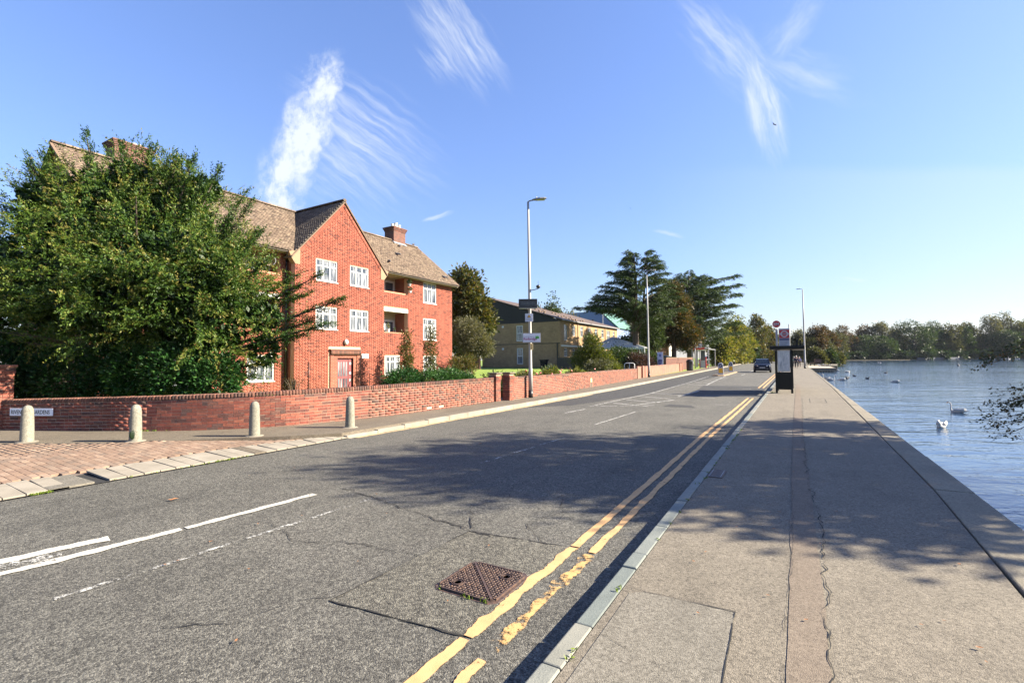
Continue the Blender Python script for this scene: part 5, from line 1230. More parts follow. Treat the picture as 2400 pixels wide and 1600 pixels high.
# ================================================================ PEOPLE
def person(height, jacket, trousers, hair, phase, label, loc, rz):
    r = empty('person', (0,0,0), label, 'person', 'people walking away along the lakeside pavement'); k = height/1.75
    def skin(name, vs, es, rad, m, par, root=0, sub=1):
        me = bpy.data.meshes.new(name); me.from_pydata([tuple(Vector(v)*k) for v in vs], es, []); me.update(); me.materials.append(m)
        o = bpy.data.objects.new(name, me); C.objects.link(o); o.parent = par; OFF[o.name] = Vector((0,0,0))
        md = o.modifiers.new('skin','SKIN'); sv_ = me.skin_vertices if me.skin_vertices else None
        if not me.skin_vertices:
            pass
        layer = me.skin_vertices[0].data
        for i, q in enumerate(rad): layer[i].radius = (q*k, q*k) if not hasattr(q,'__len__') else (q[0]*k, q[1]*k)
        layer[root].use_root = True; md.use_smooth_shade = True
        ss = o.modifiers.new('sub','SUBSURF'); ss.levels = sub; ss.render_levels = sub; return o
    f = phase
    body = [(0,0,.95),(0,0,1.12),(0,.01,1.32),(0,0,1.44),(0,.0,1.52),(0,.02,1.60),(0,.02,1.70),
            (.18,0,1.40),(.25,.10*f,1.13),(.26,.22*f,.90),(.26,.25*f,.83),(-.18,0,1.40),(-.25,-.10*f,1.13),(-.26,-.16*f,.90),(-.26,-.2*f,.83),
            (.10,0,.90),(.11,-.12*f,.50),(.11,-.30*f,.12),(.11,-.20*f,.04),(-.10,0,.90),(-.11,.14*f,.50),(-.11,.26*f,.10),(-.11,.38*f,.04)]
    es = [(0,1),(1,2),(2,3),(3,4),(4,5),(5,6),(3,7),(7,8),(8,9),(9,10),(3,11),(11,12),(12,13),(13,14),(0,15),(15,16),(16,17),(17,18),(0,19),(19,20),(20,21),(21,22)]
    rad = [.12,.12,.14,.08,.055,.085,.08,.055,.042,.032,.03,.055,.042,.032,.03,.085,.055,.04,.035,.085,.055,.04,.035]
    b = skin('body', body, es, rad, mat('skin', col=(.45,.28,.20), rough=.6), r)
    jv = [(0,0,.88),(0,0,1.12),(0,.01,1.33),(0,0,1.45),(.19,0,1.40),(.255,.10*f,1.13),(.265,.20*f,.92),(-.19,0,1.40),(-.255,-.10*f,1.13),(-.265,-.15*f,.92)]
    skin('jacket', jv, [(0,1),(1,2),(2,3),(2,4),(4,5),(5,6),(2,7),(7,8),(8,9)], [(.17,.14),(.165,.135),(.18,.14),.07,.075,.06,.05,.075,.06,.05], jacket, r)
    tv = [(0,0,.93),(.10,0,.86),(.11,-.12*f,.50),(.11,-.28*f,.13),(-.10,0,.86),(-.11,.14*f,.50),(-.11,.25*f,.12)]
    skin('trousers', tv, [(0,1),(1,2),(2,3),(0,4),(4,5),(5,6)], [.14,.10,.075,.06,.10,.075,.06], trousers, r)
    g = G(); g.ell((0,.0,1.665*k),(.088*k,.10*k,.10*k),12,8); g.obj('hair', hair, r, smooth=True)
    g = G()
    for s, y in ((1,-.24*f),(-1,.32*f)): g.ell((s*.11*k,(y+.04)*k,.05*k),(.05*k,.13*k,.05*k),8,6)
    g.obj('shoe', M_black, r, smooth=True)
    for s in (-1,1): g = G(); g.ell((s*.085*k,.02*k,1.64*k),(.015*k,.02*k,.03*k),6,5); g.obj('ear', mat('skin'), r, smooth=True)
    g = G(); g.ell((0,.115*k,1.63*k),(.014*k,.02*k,.025*k),6,5); g.obj('nose', mat('skin'), r, smooth=True)
    for s in (-1,1):
        base = Vector((s*.263, (.23 if s > 0 else -.18)*f, .83))*k
        g = G()
        for i, (dx, l) in enumerate(((-.024,.065),(-.008,.075),(.008,.07),(.024,.055))): g.tube([base+Vector((0,dx*k,0)), base+Vector((-s*.006*k,dx*k*1.1,-l*k*.6)), base+Vector((-s*.018*k,dx*k*1.1,-l*k))], [.009*k,.008*k,.006*k], 5)
        g.tube([base+Vector((0,.03*k,.03*k)), base+Vector((-s*.01*k,.05*k,-.02*k))], [.010*k,.007*k], 5)
        g.obj('hand', mat('skin'), r, smooth=True)
    place(r, loc, rz); return r
J = lambda n, c: mat(n, col=c, rough=.85)
person(1.74, J('teal_jacket',(.10,.17,.18)), J('dark_trousers',(.03,.03,.035)), J('grey_hair',(.45,.43,.40)), 1, 'person in a pale teal jacket walking away, half hidden by the shelter post', (-.62,86,.12), .05)
person(1.74, J('dark_green_jacket',(.03,.05,.05)), J('dark_trousers',(.03,.03,.035)), J('grey_hair',(.45,.43,.40)), -1, 'grey haired person in a dark green jacket walking away beside the tallest', (-.22,88,.12), 0)
person(1.84, J('navy_coat',(.012,.014,.04)), J('dark_trousers',(.03,.03,.035)), J('white_hair',(.62,.58,.52)), .9, 'white haired person in a long navy coat, front and centre of the walking group', (.08,84.5,.12), 0)
person(1.72, J('lilac_jacket',(.13,.13,.27)), J('brown_trousers',(.08,.06,.05)), J('grey_hair',(.45,.43,.40)), -1, 'person in a lilac blue jacket walking on the lake side of the group', (.48,89.5,.12), -.05)
# bench on the quay and the pier
be = empty('bench', (3.0,106,.12), 'wooden bench at the head of the pier seen end on', 'bench')
g = G()
for i in range(4): g.box(2.3+.16*i,2.42+.16*i,104.4,107.0,.62,.68)
g.obj('seat', M_wood, be)
g = G()
for i in range(4): g.box(2.95+.02*i,3.02+.02*i,104.4,107.0,.80+.16*i,.92+.16*i)
g.obj('backrest', M_wood, be)
for y in (104.6,106.8): g = G(); g.box(2.32,2.42,y-.05,y+.05,.1,.62); g.box(2.9,3.0,y-.05,y+.05,.1,1.4); g.box(2.3,2.95,y-.05,y+.05,.88,.94); g.obj('leg', M_black, be)
ns = empty('notice_case', (3.4,103.2,.12), 'dark boxed notice case standing beside the bench on the pier', 'notice case')
g = G(); g.box(3.0,3.95,103.1,103.3,.7,1.35); g.obj('case', mat('case_brown', col=(.05,.03,.03)), ns); g = G(); g.box(3.1,3.16,103.15,103.25,.1,.7); g.box(3.8,3.86,103.15,103.25,.1,.7); g.obj('leg', M_black, ns)
pr = empty('pier', (3.8,95,.1), 'small timber pier on piles at the far end of the lakeside pavement', 'pier')
g = G(); g.box(1.77,4.9,82.5,104,-.02,.12); g.obj('deck', M_timber, pr)
g = G(); g.box(1.77,4.95,82.38,82.5,-.30,.16); g.box(4.9,5.0,82.5,104,-.28,.14); g.obj('edge_beam', M_coping, pr)
for i in range(9): g = G(); g.box(2.2+.325*i,2.34+.325*i,82.42,82.56,-1.4,-.3); g.obj('pile', M_timber, pr)

# ================================================================ BIRDS
M_swan = mat('swan_white', col=(.50,.48,.44), rough=.7, noise=.05); M_bill = mat('swan_bill', col=(.45,.16,.04), rough=.5); M_dark = mat('coot_black', col=(.03,.03,.035), rough=.6)
def swan(pose='up'):
    r = empty('swan', (0,0,0)); r['category'] = 'swan'; r['group'] = 'white swans on the lake'
    # body along y, head towards +y
    st = [(-.62,.02,.20,.02),(-.52,.07,.17,.05),(-.36,.15,.14,.12),(-.12,.20,.11,.19),(.12,.20,.09,.20),(.28,.16,.08,.16),(.40,.08,.07,.10),(.44,.02,.08,.03)]
    g = G(); n = 12
    for y,w,zc,h in st:
        for j in range(n): a = 2*math.pi*j/n; g.v.append((math.cos(a)*w,y,zc+math.sin(a)*h*(1.0 if math.sin(a) > 0 else .9)))
    for i in range(len(st)-1):
        for j in range(n): g.f.append([i*n+j,i*n+(j+1)%n,(i+1)*n+(j+1)%n,(i+1)*n+j]); g.mi.append(0)
    if pose == 'up': pts = [(0,.36,.10),(0,.44,.22),(0,.42,.40),(0,.40,.56),(0,.43,.70),(0,.50,.765),(0,.56,.76)]; rd = [.085,.06,.045,.04,.04,.05,.045]
    elif pose == 'tuck': pts = [(0,.30,.16),(.03,.42,.26),(.07,.40,.36),(.10,.28,.38),(.11,.14,.34),(.10,.06,.31)]; rd = [.09,.07,.055,.05,.055,.045]
    else: pts = [(0,.34,.12),(0,.46,.16),(0,.56,.10),(0,.62,-.02),(0,.64,-.10)]; rd = [.08,.06,.045,.045,.05]
    g.tube(pts, rd, 10); body = g.obj('body', M_swan, r, smooth=True)
    ss = body.modifiers.new('sub','SUBSURF'); ss.levels = 1; ss.render_levels = 1
    for s in (-1,1):
        g = G(); g.ell((s*.15,-.10,.21),(.075,.36,.115),10,8); v = g.v; g.v = [(x,y,z+(.07 if y < -.3 else 0)) for x,y,z in v]; g.obj('wing', M_swan, r, smooth=True)
    if pose == 'up':
        g = G(); g.tube([(0,.58,.758),(0,.66,.725),(0,.70,.715)], [.034,.020,.012], 8); b = g.obj('bill', M_bill, r, smooth=True)
        g = G(); g.ell((0,.60,.775),(.022,.03,.018),8,6); g.obj('knob', M_dark, b, smooth=True)
    if pose == 'tuck': g = G(); g.tube([(.10,.08,.33),(.09,.0,.28)], [.035,.015], 8); g.obj('bill', M_dark, r, smooth=True)
    return r
sw = swan('up'); place(sw, (5.32,24.7,-.455), R_(62), .50, 'swan with its neck held upright swimming left, near the overhanging branches')
s2_ = swan('tuck'); place(s2_, (3.78,19.4,-.455), R_(160), .56, 'swan with its head tucked down to its breast, nearest to the pavement')
s3_ = swan('down'); place(s3_, (7.12,51.1,-.46), R_(60), .62, 'swan feeding with its head under water alone in the middle of the lake')
for (x,y,rz,p,lb) in ((2.55,56.5,60,'up','swan by the lake wall below the pier, facing along the wall'),(3.6,54.0,70,'down','swan with its neck stretched low, third bird from the wall below the pier'),(2.75,53.6,-90,'up','upright swan close to the lake wall beside a second swan'),(5.4,90,70,'up','swan just beyond the corner of the pier'),(6.2,82,-70,'tuck','swan preening to the right of the pier')):
    o = copy_tree(sw) if p == 'up' else (copy_tree(s3_) if p == 'down' else copy_tree(s2_)); place(o, (x,y,-.46), R_(rz), .66, lb)
far = [(100,389),(106,393),(109,396),(114,401),(119,404),(122,408)]
fl_ = ['first of the row of distant swans along the far shore, counted from the left','second of the row of distant swans along the far shore','third of the distant swans along the far shore, upright','fourth of the distant swans along the far shore','fifth of the distant swans along the far shore, before the branch','last of the distant swans along the far shore, half behind the branch']
for i, (x,y) in enumerate(far): o = copy_tree(sw); place(o, (x*.93,y*.93,-.5), R_([60,240,150,60,70,150][i]), 1.9, fl_[i])
def duck():
    r = empty('coot', (0,0,0)); r['category'] = 'water bird'; r['group'] = 'small dark water birds on the lake'
    g = G(); g.ell((0,0,.06),(.10,.20,.09),10,7); g.tube([(0,.12,.1),(0,.18,.2),(0,.20,.23)],[.05,.04,.045],8); g.tube([(0,-.15,.08),(0,-.25,.12)],[.05,.01],6); g.obj('body', M_dark, r, smooth=True)
    g = G(); g.tube([(0,.23,.23),(0,.29,.22)],[.018,.006],6); g.obj('bill', M_white, r); return r
dk = duck()
dl = [(5.6,66,'near the pier corner, upper of the pair by the pier'),(4.52,60,'left of the pair swimming below the pier'),(4.3,57.5,'swimming just below the left one of the pair'),(6.0,58.5,'swimming farthest right of the birds by the pier'),(10.2,80,'alone on the open water right of the pier'),(30.5,140,'tiny and alone far out on the right side of the lake')]
for i, (x,y,lb) in enumerate(dl): o = dk if i == 0 else copy_tree(dk); place(o, (x,y,-.45), R_(50+60*i), 0.95 if i < 5 else 2.2, 'small dark water bird ' + lb)
for i in range(5): o = copy_tree(dk); place(o, (3.6+.35*i,101.5-.4*i,.12), R_(80*i), 1.5, 'dark bird resting on the pier deck, number %s of the huddle counted from the bench' % ['one','two','three','four','five'][i])
gl = empty('gull', (0,0,0)); tag(gl, 'x', 'gull', 'gulls over the lake')
g = G(); g.ell((0,0,0),(.07,.2,.06),8,6); g.obj('body', M_swan, gl, smooth=True)
for s in (-1,1):
    g = G(); g.add([(0,.09,.02),(s*.28,.12,.16),(s*.62,-.02,.06),(s*.3,-.03,.14),(0,-.08,.02)],[(0,1,3,4),(1,2,3)]); g.add([(0,.09,.0),(s*.28,.12,.14),(s*.62,-.02,.055),(s*.3,-.03,.12),(0,-.08,.0)],[(4,3,1,0),(3,2,1)]); g.obj('wing', M_greymetal, gl)
place(gl, (17.9,149,.05), R_(60), 1.8, 'gull flying low over the water near the far shore left of centre')
cr = copy_tree(gl)
def darkbird(loc, sc, lb):
    r = empty('flying_bird', (0,0,0), lb, 'bird', 'dark birds flying in the sky'); g = G(); g.ell((0,0,0),(.05,.19,.05),8,6); g.tube([(0,-.15,0),(0,-.3,.01)],[.03,.05],5); g.obj('body', M_dark, r, smooth=True)
    for s in (-1,1): g = G(); g.prism([(0,.10,.02),(s*.22,.16,.10),(s*.48,.0,.05),(s*.2,-.04,.07),(0,-.08,.01)],(0,0,.012)); g.obj('wing', M_dark, r)
    place(r, loc, R_(60), sc); r.rotation_euler = (.3,.3,R_(60)); return r
darkbird((-1.25,55.15,25.3), .75, 'dark bird flying below the tip of the wedge shaped cloud'); darkbird((-24.2,82.6,27.9), .55, 'tiny dark bird flying in the clear sky right of the near street lamp')
place(cr, (2.9,80,.55), R_(-40), 1.2, 'gull standing with wings half open at the edge of the pier')
# ================================================================ VEGETATION
def blob_pts(blobs, n, rg, shell=.22, clump=.0, cl_r=.5):
    """points and outward directions in the skin of a set of ellipsoids"""
    Bb = np.array(blobs, float); w = (Bb[:, 3]*Bb[:, 4]+Bb[:, 4]*Bb[:, 5]+Bb[:, 3]*Bb[:, 5]); w /= w.sum(); k = rg.choice(len(Bb), n, p=w)
    d = rg.normal(size=(n, 3)); d /= np.linalg.norm(d, axis=1)[:, None]; r = 1-np.abs(rg.normal(0, shell, n)); r = np.clip(r, .15, 1.05)
    p = Bb[k, :3] + d*Bb[k, 3:6]*r[:, None]
    return p, d/np.linalg.norm(d, axis=1)[:, None], r
def clumps(p, d, m, spread, rg):
    n = len(p); o = rg.normal(0, 1, (n, m, 3)); P_ = p[:, None, :]+o*spread; D_ = d[:, None, :]+o*.7+rg.normal(0, .4, (n, m, 3)); return P_.reshape(-1, 3), D_.reshape(-1, 3), o
def tree(name, loc, label, blobs, leafm, n=900, m=10, leaf=(.5, .32), spread=.45, trunk=(.25, .12), cat='tree', group=None, bark=None, limbs=7, seed=1, th=None, shell=.25, tintb=0., core=None):
    rg = np.random.default_rng(seed); o = empty(name, loc, label, cat, group); L = np.array(loc, float)
    Bb = np.array(blobs, float).copy(); Bb[:, :3] += L
    p, d, r = blob_pts(Bb, n, rg, shell); zc = (p[:, 2]-L[2]); ct = rg.random(n)
    P_, D_, _ = clumps(p, d, m, spread, rg)
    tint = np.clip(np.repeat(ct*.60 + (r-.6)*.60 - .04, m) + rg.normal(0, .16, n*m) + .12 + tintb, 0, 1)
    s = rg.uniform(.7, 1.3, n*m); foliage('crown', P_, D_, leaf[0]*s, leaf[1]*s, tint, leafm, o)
    g = G(); top = Bb[:, 2].max() if th is None else L[2]+th
    cx_, cy_ = Bb[:, 0].mean(), Bb[:, 1].mean()
    mid = Vector((L[0]*.6+cx_*.4, L[1]*.6+cy_*.4, L[2]+(top-L[2])*.5))
    g.tube([tuple(L), tuple(mid), (cx_, cy_, top)], [trunk[0], trunk[0]*.7, trunk[1]*.4], 8)
    for i in range(limbs):
        b = Bb[rg.integers(len(Bb))]; q = rg.normal(size=3); q /= np.linalg.norm(q); e = b[:3]+q*b[3:6]*.8; s0 = Vector((L[0], L[1], L[2]+(top-L[2])*rg.uniform(.25, .6))); md = (s0+Vector(e))/2+Vector((0, 0, -.1)); g.tube([s0, md, Vector(e)], [trunk[0]*.45, trunk[0]*.28, trunk[0]*.08], 5)
    g.obj('trunk', bark or M_bark, o); return o
def sprays(bases, dirs, length, nleaf, leaf, rg, droop=.25):
    """feathery sprays: leaves in two ranks along a short drooping stem"""
    n = len(bases); t_ = np.linspace(.1, 1, nleaf)[None, :, None]; dn = dirs/np.linalg.norm(dirs, axis=1, keepdims=True)
    Ln = (length*rg.uniform(.6, 1.35, n))[:, None, None]; s = np.cross(dn, rg.normal(size=(n, 3))); s /= np.linalg.norm(s, axis=1, keepdims=True)
    P_ = bases[:, None, :]+dn[:, None, :]*t_*Ln; P_[..., 2] -= (t_[..., 0]**2)*Ln[..., 0]*droop
    sd = np.where(np.arange(nleaf) % 2, 1, -1)[None, :, None]*s[:, None, :]; D_ = dn[:, None, :]*.75+sd*.8+rg.normal(0, .22, (n, nleaf, 3)); P_ = P_+sd*leaf*.42*(1.25-t_)+rg.normal(0, .012, P_.shape)
    return P_.reshape(-1, 3), D_.reshape(-1, 3)
# ---- the big yew behind the garden wall
RT = np.array([.8628, .5056, 0]); FW = np.array([-.5056, .8628, 0]); Y0 = np.array([-16.5, 6.3, 0.])
def yw(a, b, z): return Y0 + RT*a + FW*b + np.array([0, 0, z])
rg = np.random.default_rng(11)
yb = [(0.1,.2,4.5,2.7,2.4,2.2),(-1.9,.2,4.3,2.2,2.2,2.1),(1.9,-.5,4.0,2.1,2.1,1.8),(-.2,.3,6.2,1.5,1.4,1.35),(-2.3,.3,6.0,1.2,1.2,1.0),(1.35,.3,5.9,1.2,1.1,1.0),(2.7,-.5,3.0,1.5,1.5,1.3),(-3.3,.2,3.1,2.0,1.8,1.7),(.6,-.5,3.2,2.3,2.1,1.4),(-4.6,.4,4.4,1.3,1.3,1.5),(2.2,.3,4.9,.9,.9,.8),(3.9,.1,3.0,.75,.7,.55),(4.0,.0,2.0,.55,.55,.6),(.6,.3,7.1,.8,.8,.6),(-1.2,.3,6.9,.9,.9,.6),(1.9,.3,6.8,.8,.8,.5),(-2.7,.3,6.6,.8,.8,.6),(3.3,-.2,3.7,.6,.6,.5),(-5.4,.2,2.6,1.7,1.6,2.0),(-.3,.3,7.3,.6,.6,.5)]
ybw = [(*yw(a,b,z), (ra+rb)/2 if True else ra, (ra+rb)/2, rz) for a,b,z,ra,rb,rz in yb]
yew = empty('yew_tree', tuple(Y0+[0,0,.1]), 'large spreading dark green yew tree behind the garden wall on the left', 'tree')
nb = 760; bs, bd, br_ = blob_pts(ybw, nb, rg, .13)   # boughs, each carrying its own fan of sprays
u0 = bd*1.0 + rg.normal(0, .30, bd.shape) + [0, 0, .42]; u0 /= np.linalg.norm(u0, axis=1, keepdims=True); sp_ = 19; bl = rg.uniform(.55, 1.25, nb)
tt = np.linspace(-.45, .62, sp_)[None, :, None]; p = (bs[:, None, :] + u0[:, None, :]*tt*bl[:, None, None]); lat = np.cross(u0, rg.normal(size=u0.shape)); lat /= np.linalg.norm(lat, axis=1, keepdims=True)
sg_ = np.where(np.arange(sp_) % 2, 1, -1)[None, :, None]; dirs = u0[:, None, :]*(.75+tt*.5) + lat[:, None, :]*sg_*.75 + rg.normal(0, .28, (nb, sp_, 3)); p = p + lat[:, None, :]*sg_*.05 + rg.normal(0, .05, p.shape)
kp = np.repeat(rg.uniform(-.5, .55, nb), sp_); p = p.reshape(-1, 3); dirs = dirs.reshape(-1, 3); r = np.repeat(br_, sp_) + np.tile(np.linspace(-.15, .12, sp_), nb); d = np.zeros_like(p)
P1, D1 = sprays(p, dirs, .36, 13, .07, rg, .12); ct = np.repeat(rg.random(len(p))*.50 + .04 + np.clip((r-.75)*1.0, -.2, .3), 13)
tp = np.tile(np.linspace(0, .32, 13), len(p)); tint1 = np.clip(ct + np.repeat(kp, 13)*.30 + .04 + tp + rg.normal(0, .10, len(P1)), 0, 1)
ends = [(-.86,8.1),(-1.3,7.6),(2.8,7.15),(1.75,7.5),(2.2,7.3),(-3.45,6.9),(-2.8,7.4),(-3.75,6.2),(3.2,5.9),(3.95,5.1),(3.5,5.6),(5.45,4.2),(6.05,3.45),(5.85,2.75),(4.9,2.4),(5.0,3.7),(-.1,7.9),(.5,8.0),(-2.2,7.2),(2.5,6.5),(4.2,4.5),(4.6,4.3),(-4.6,6.0),(-.5,7.7),(1.1,7.7),(5.3,2.9),(4.4,1.7),(3.4,1.3),(-1.8,7.3),(-3.2,7.0),(3.0,6.7),(3.6,6.2)]
br = G(); bp_, bd_ = [], []
br.tube([tuple(Y0+[0,0,0]), tuple(yw(.1,.1,1.6)), tuple(yw(0,.2,3.4)), tuple(yw(-.1,.3,5.8))], [.34,.28,.2,.07], 10)
for i, (a, z) in enumerate(ends):
    b = rg.uniform(-.7, .7); e = yw(a, b, z); s = yw(a*.18, 0, 1.4+z*.22); m1 = s+(e-s)*.5+np.array([0,0,-.25 if a > 2 else .1]); br.tube([tuple(s), tuple(m1), tuple(e)], [.09,.05,.010], 6)
    L_ = np.linalg.norm(e-m1); n = int(34+L_*26); tt = rg.random(n)**.8; q = m1+(e-m1)*tt[:, None]; u = (e-m1)/L_
    bp_.append(q+rg.normal(0, .05, q.shape)); bd_.append(u*1.0 + rg.normal(0, .62, (n, 3))*(1.15-tt[:, None]))
for i in range(26):
    a = rg.uniform(-3.5, 4); z = rg.uniform(2, 6); e = yw(a, rg.uniform(-1.6, 0), z); s = yw(a*.25, 0, 1.2+z*.35); br.tube([tuple(s), tuple((s+e)/2), tuple(e)], [.07,.045,.012], 5)
bp_ = np.concatenate(bp_); bd_ = np.concatenate(bd_); P2, D2 = sprays(bp_, bd_, .34, 12, .085, rg, .1); tint2 = np.clip(np.repeat(rg.random(len(bp_))*.4+.15, 12)+rg.normal(0, .1, len(P2)), 0, 1)
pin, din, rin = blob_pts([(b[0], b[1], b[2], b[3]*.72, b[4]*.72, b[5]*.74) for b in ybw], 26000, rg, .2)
PP = np.concatenate([P1, P2]); DD = np.concatenate([D1, D2]); TT = np.concatenate([tint1, tint2])
keep = PP[:, 2] > .55
# the crown stays behind the house-side of the wall and off the footpath
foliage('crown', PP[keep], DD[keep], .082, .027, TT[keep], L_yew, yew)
foliage('inner_foliage', pin, din+rg.normal(0, .8, din.shape), .20, .11, np.clip(rg.random(len(pin))*.30, 0, 1), L_yew, yew)  # inner leaves tinted dark to paint the shade inside the crown
br.obj('trunk', M_bark, yew)
# ---- laurel hedge clumps under the yew
def shrub(name, label, blobs, lm, n, m, leaf, seed, spread=.10, cat='shrub', stems=6, group=None, tintb=0.0, shell=.14):
    rg = np.random.default_rng(seed); Bb = np.array(blobs, float); base = (Bb[:, 0].mean(), Bb[:, 1].mean(), hz(Bb[:, 0].mean(), Bb[:, 1].mean()) if Bb[:, 0].mean() < -10 else .1)
    o = empty(name, base, label, cat, group); p, d, r = blob_pts(Bb, n, rg, shell); P_, D_, _ = clumps(p, d, m, spread, rg); P_[:, 2] = np.maximum(P_[:, 2], base[2]+.02)
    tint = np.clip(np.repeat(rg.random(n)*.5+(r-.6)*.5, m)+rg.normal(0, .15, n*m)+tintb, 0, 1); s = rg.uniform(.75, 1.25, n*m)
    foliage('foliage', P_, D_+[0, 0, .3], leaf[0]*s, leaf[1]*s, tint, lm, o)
    g = G()
    for i in range(stems): b = Bb[i % len(Bb)]; q = rg.normal(0, .4, 2); g.tube([(b[0]+q[0]*.2, b[1]+q[1]*.2, base[2]-.05), (b[0]+q[0]*b[3]*.5, b[1]+q[1]*b[4]*.5, b[2]), (b[0]+q[0]*b[3]*.9, b[1]+q[1]*b[4]*.9, b[2]+b[5]*.7)], [.03, .02, .006], 5)
    g.obj('stem', M_bark, o); return o
def B3(a, b, z, ra, rb, rz): q = yw(a, b, z); return (q[0], q[1], q[2], ra, rb, rz)
shrub('laurel_bush', 'glossy green laurel bush bulging over the garden wall under the right side of the yew', [B3(1.0,-.6,1.5,.8,.8,.85),(B3(2.0,-.7,1.45,.9,.8,.8)),B3(2.9,-.6,1.3,.8,.7,.6)], L_laurel, 1500, 11, (.115,.055), 21, .10)
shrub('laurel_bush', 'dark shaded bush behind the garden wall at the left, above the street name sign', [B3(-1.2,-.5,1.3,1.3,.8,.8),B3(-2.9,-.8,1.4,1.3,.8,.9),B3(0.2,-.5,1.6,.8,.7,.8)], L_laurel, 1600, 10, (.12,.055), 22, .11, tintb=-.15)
# ---- shrubs in the front garden
shrub('rhododendron_bush', 'low dark evergreen bush behind the wall, just right of the entrance handrail', [(-17.6,18.6,.62,.8,1.0,.55),(-17.9,19.4,.7,.9,.9,.6)], L_laurel, 700, 10, (.12,.05), 23, .10, tintb=-.12)
shrub('rhododendron_bush', 'low glossy evergreen bush in front of the right wing of the red building', [(-17.2,20.7,.62,.9,1.0,.5),(-16.9,21.8,.65,.9,.9,.55),(-16.6,22.7,.5,.7,.7,.45)], L_laurel, 900, 10, (.12,.05), 24, .10, tintb=.08)
def sapling(loc, h, r, label, lm, seed, n=220, m=9):
    bl_ = [(0,0,h*.35,r,r,h*.25),(0,0,h*.6,r*.8,r*.8,h*.25),(0.05,0,h*.85,r*.4,r*.4,h*.18)]
    return tree('sapling', loc, label, bl_, lm, n, m, (.12,.065), .14, (.03,.015), limbs=9, seed=seed, shell=.4)
sapling((-19.6,21.2,.05), 3.5, .42, 'thin autumn tinted sapling in front of the lower balcony', L_autumn, 31)
sapling((-19.2,22.9,.05), 3.9, .48, 'tall thin autumn tinted sapling beside the ground floor window of the right wing', L_autumn, 32)
shrub('climbing_shrub', 'reddish brown climbing shrub at the right corner of the red building', [(-21.6,28.6,1.1,.5,.5,.9),(-21.2,29.6,1.3,.7,.6,.8)], L_autumn, 320, 9, (.12,.07), 33, .16, tintb=.25, shell=.35)
shrub('bare_shrub', 'sparse reddish bush against the red wall left of the entrance door', [(-20.6,14.6,.6,.5,.6,.4)], L_brown, 60, 6, (.07,.035), 34, .12, stems=12, shell=.5)
# ---- autumn trees right of the red building
tree('autumn_tree', (-25.5,36.0,.1), 'tall autumn tree with rusty leaves rising behind the right end of the red building', [(-.3,-.3,8.6,1.6,1.6,1.4),(-1.5,-1.2,7.2,1.8,1.8,1.6),(.8,-.4,6.5,1.5,1.5,1.7),(0,0,5.0,2.0,2.0,1.6),(1.4,.2,5.0,1.0,1.2,1.2)], L_autumn, 1500, 9, (.30,.17), .24, seed=41, shell=.3, limbs=14, tintb=-.10)
tree('drooping_tree', (-22.6,31.8,.1), 'grey green drooping tree with trailing twigs beside the right end of the red building', [(0,-.2,3.9,1.4,1.4,1.1),(.5,-.1,2.9,1.5,1.5,.9),(1.1,.2,2.5,1.0,1.0,.6)], L_grey, 1100, 12, (.20,.06), .17, trunk=(.14,.08), seed=42, shell=.35, limbs=16)
tree('dark_tree', (-29.3,40,.2), 'dark tree in the gap between the red building and the buff brick block', [(0,0,5.2,1.3,1.3,1.5),(.3,0,3.2,1.5,1.5,1.6)], L_green, 600, 9, (.28,.18), .22, seed=43)
# ---- cedars
def cedar(loc, h, label, arms, seed, base=.32, leafm=L_cedar, tr=.5, density=1.0, two=False, lf=1.0):
    """tiers of flat plates of foliage on long level limbs; arms: (z, length, azimuth in the picture plane sense, rise)"""
    rg = np.random.default_rng(seed); o = empty('cedar_tree', loc, label, 'tree'); L = np.array(loc, float); g = G(); PB, DB = [], []
    g.tube([tuple(L), tuple(L+[0,0,h*.35]), tuple(L+[.1,0,h*.7]), tuple(L+[-.1,.1,h*.93])], [tr, tr*.8, tr*.4, .02], 9)
    if two: g.tube([tuple(L+[0,0,h*.28]), tuple(L+RT*1.0+[0,0,h*.5]), tuple(L+RT*1.3+[0,0,h*.88])], [tr*.6, tr*.4, .02], 8)
    for (z, ln, az, rise) in arms:
        a = R_(az); u = RT*math.cos(a)+FW*math.sin(a); s = L+np.array([0,0,max(z-ln*.22, h*.12)]); org = L + (RT*1.2 if (two and math.cos(a) > 0.2 and z > h*.55) else 0)
        s = np.array([org[0], org[1], s[2]]); e = org+u*ln+np.array([0,0,z+rise]); m1 = org+u*ln*.45+np.array([0,0,z+rise*.3]); g.tube([tuple(s), tuple(m1), tuple(e)], [.05+.022*ln, .03+.012*ln, .012], 6)
        # plates along the limb
        n = int((24+ln*34)*density); t_ = rg.random(n)**.75; q = np.where(t_[:, None] < .45, s+(m1-s)*(t_[:, None]/.45), m1+(e-m1)*((t_[:, None]-.45)/.55)); sd = np.cross(u, [0,0,1])
        wdt = (ln*.30+.25)*(1.08-t_)*np.clip(t_*4, .2, 1); off = rg.normal(0, .55, n)*wdt; q = q+sd*off[:, None]; q[:, 2] += rg.normal(0, .04+.006*ln, n)-np.abs(off)*.14
        PB.append(q); DB.append(u*1.0+sd*np.sign(off)[:, None]*.8+rg.normal(0, .22, (n, 3))*[1, 1, .35])
    PB = np.concatenate(PB); DB = np.concatenate(DB); P_, D_ = sprays(PB, DB, .70*lf, 11, .17*lf, rg, .30); P_[:, 2] += rg.normal(0, .04, len(P_))
    tint = np.clip(np.repeat(rg.random(len(PB))*.55, 11)+np.tile(np.linspace(.05, .35, 11), len(PB))+rg.normal(0, .1, len(P_)), 0, 1)
    foliage('crown', P_, D_, .19*lf, .075*lf, tint, leafm, o); g.obj('trunk', M_bark, o); return o
rg = np.random.default_rng(5); arms = []
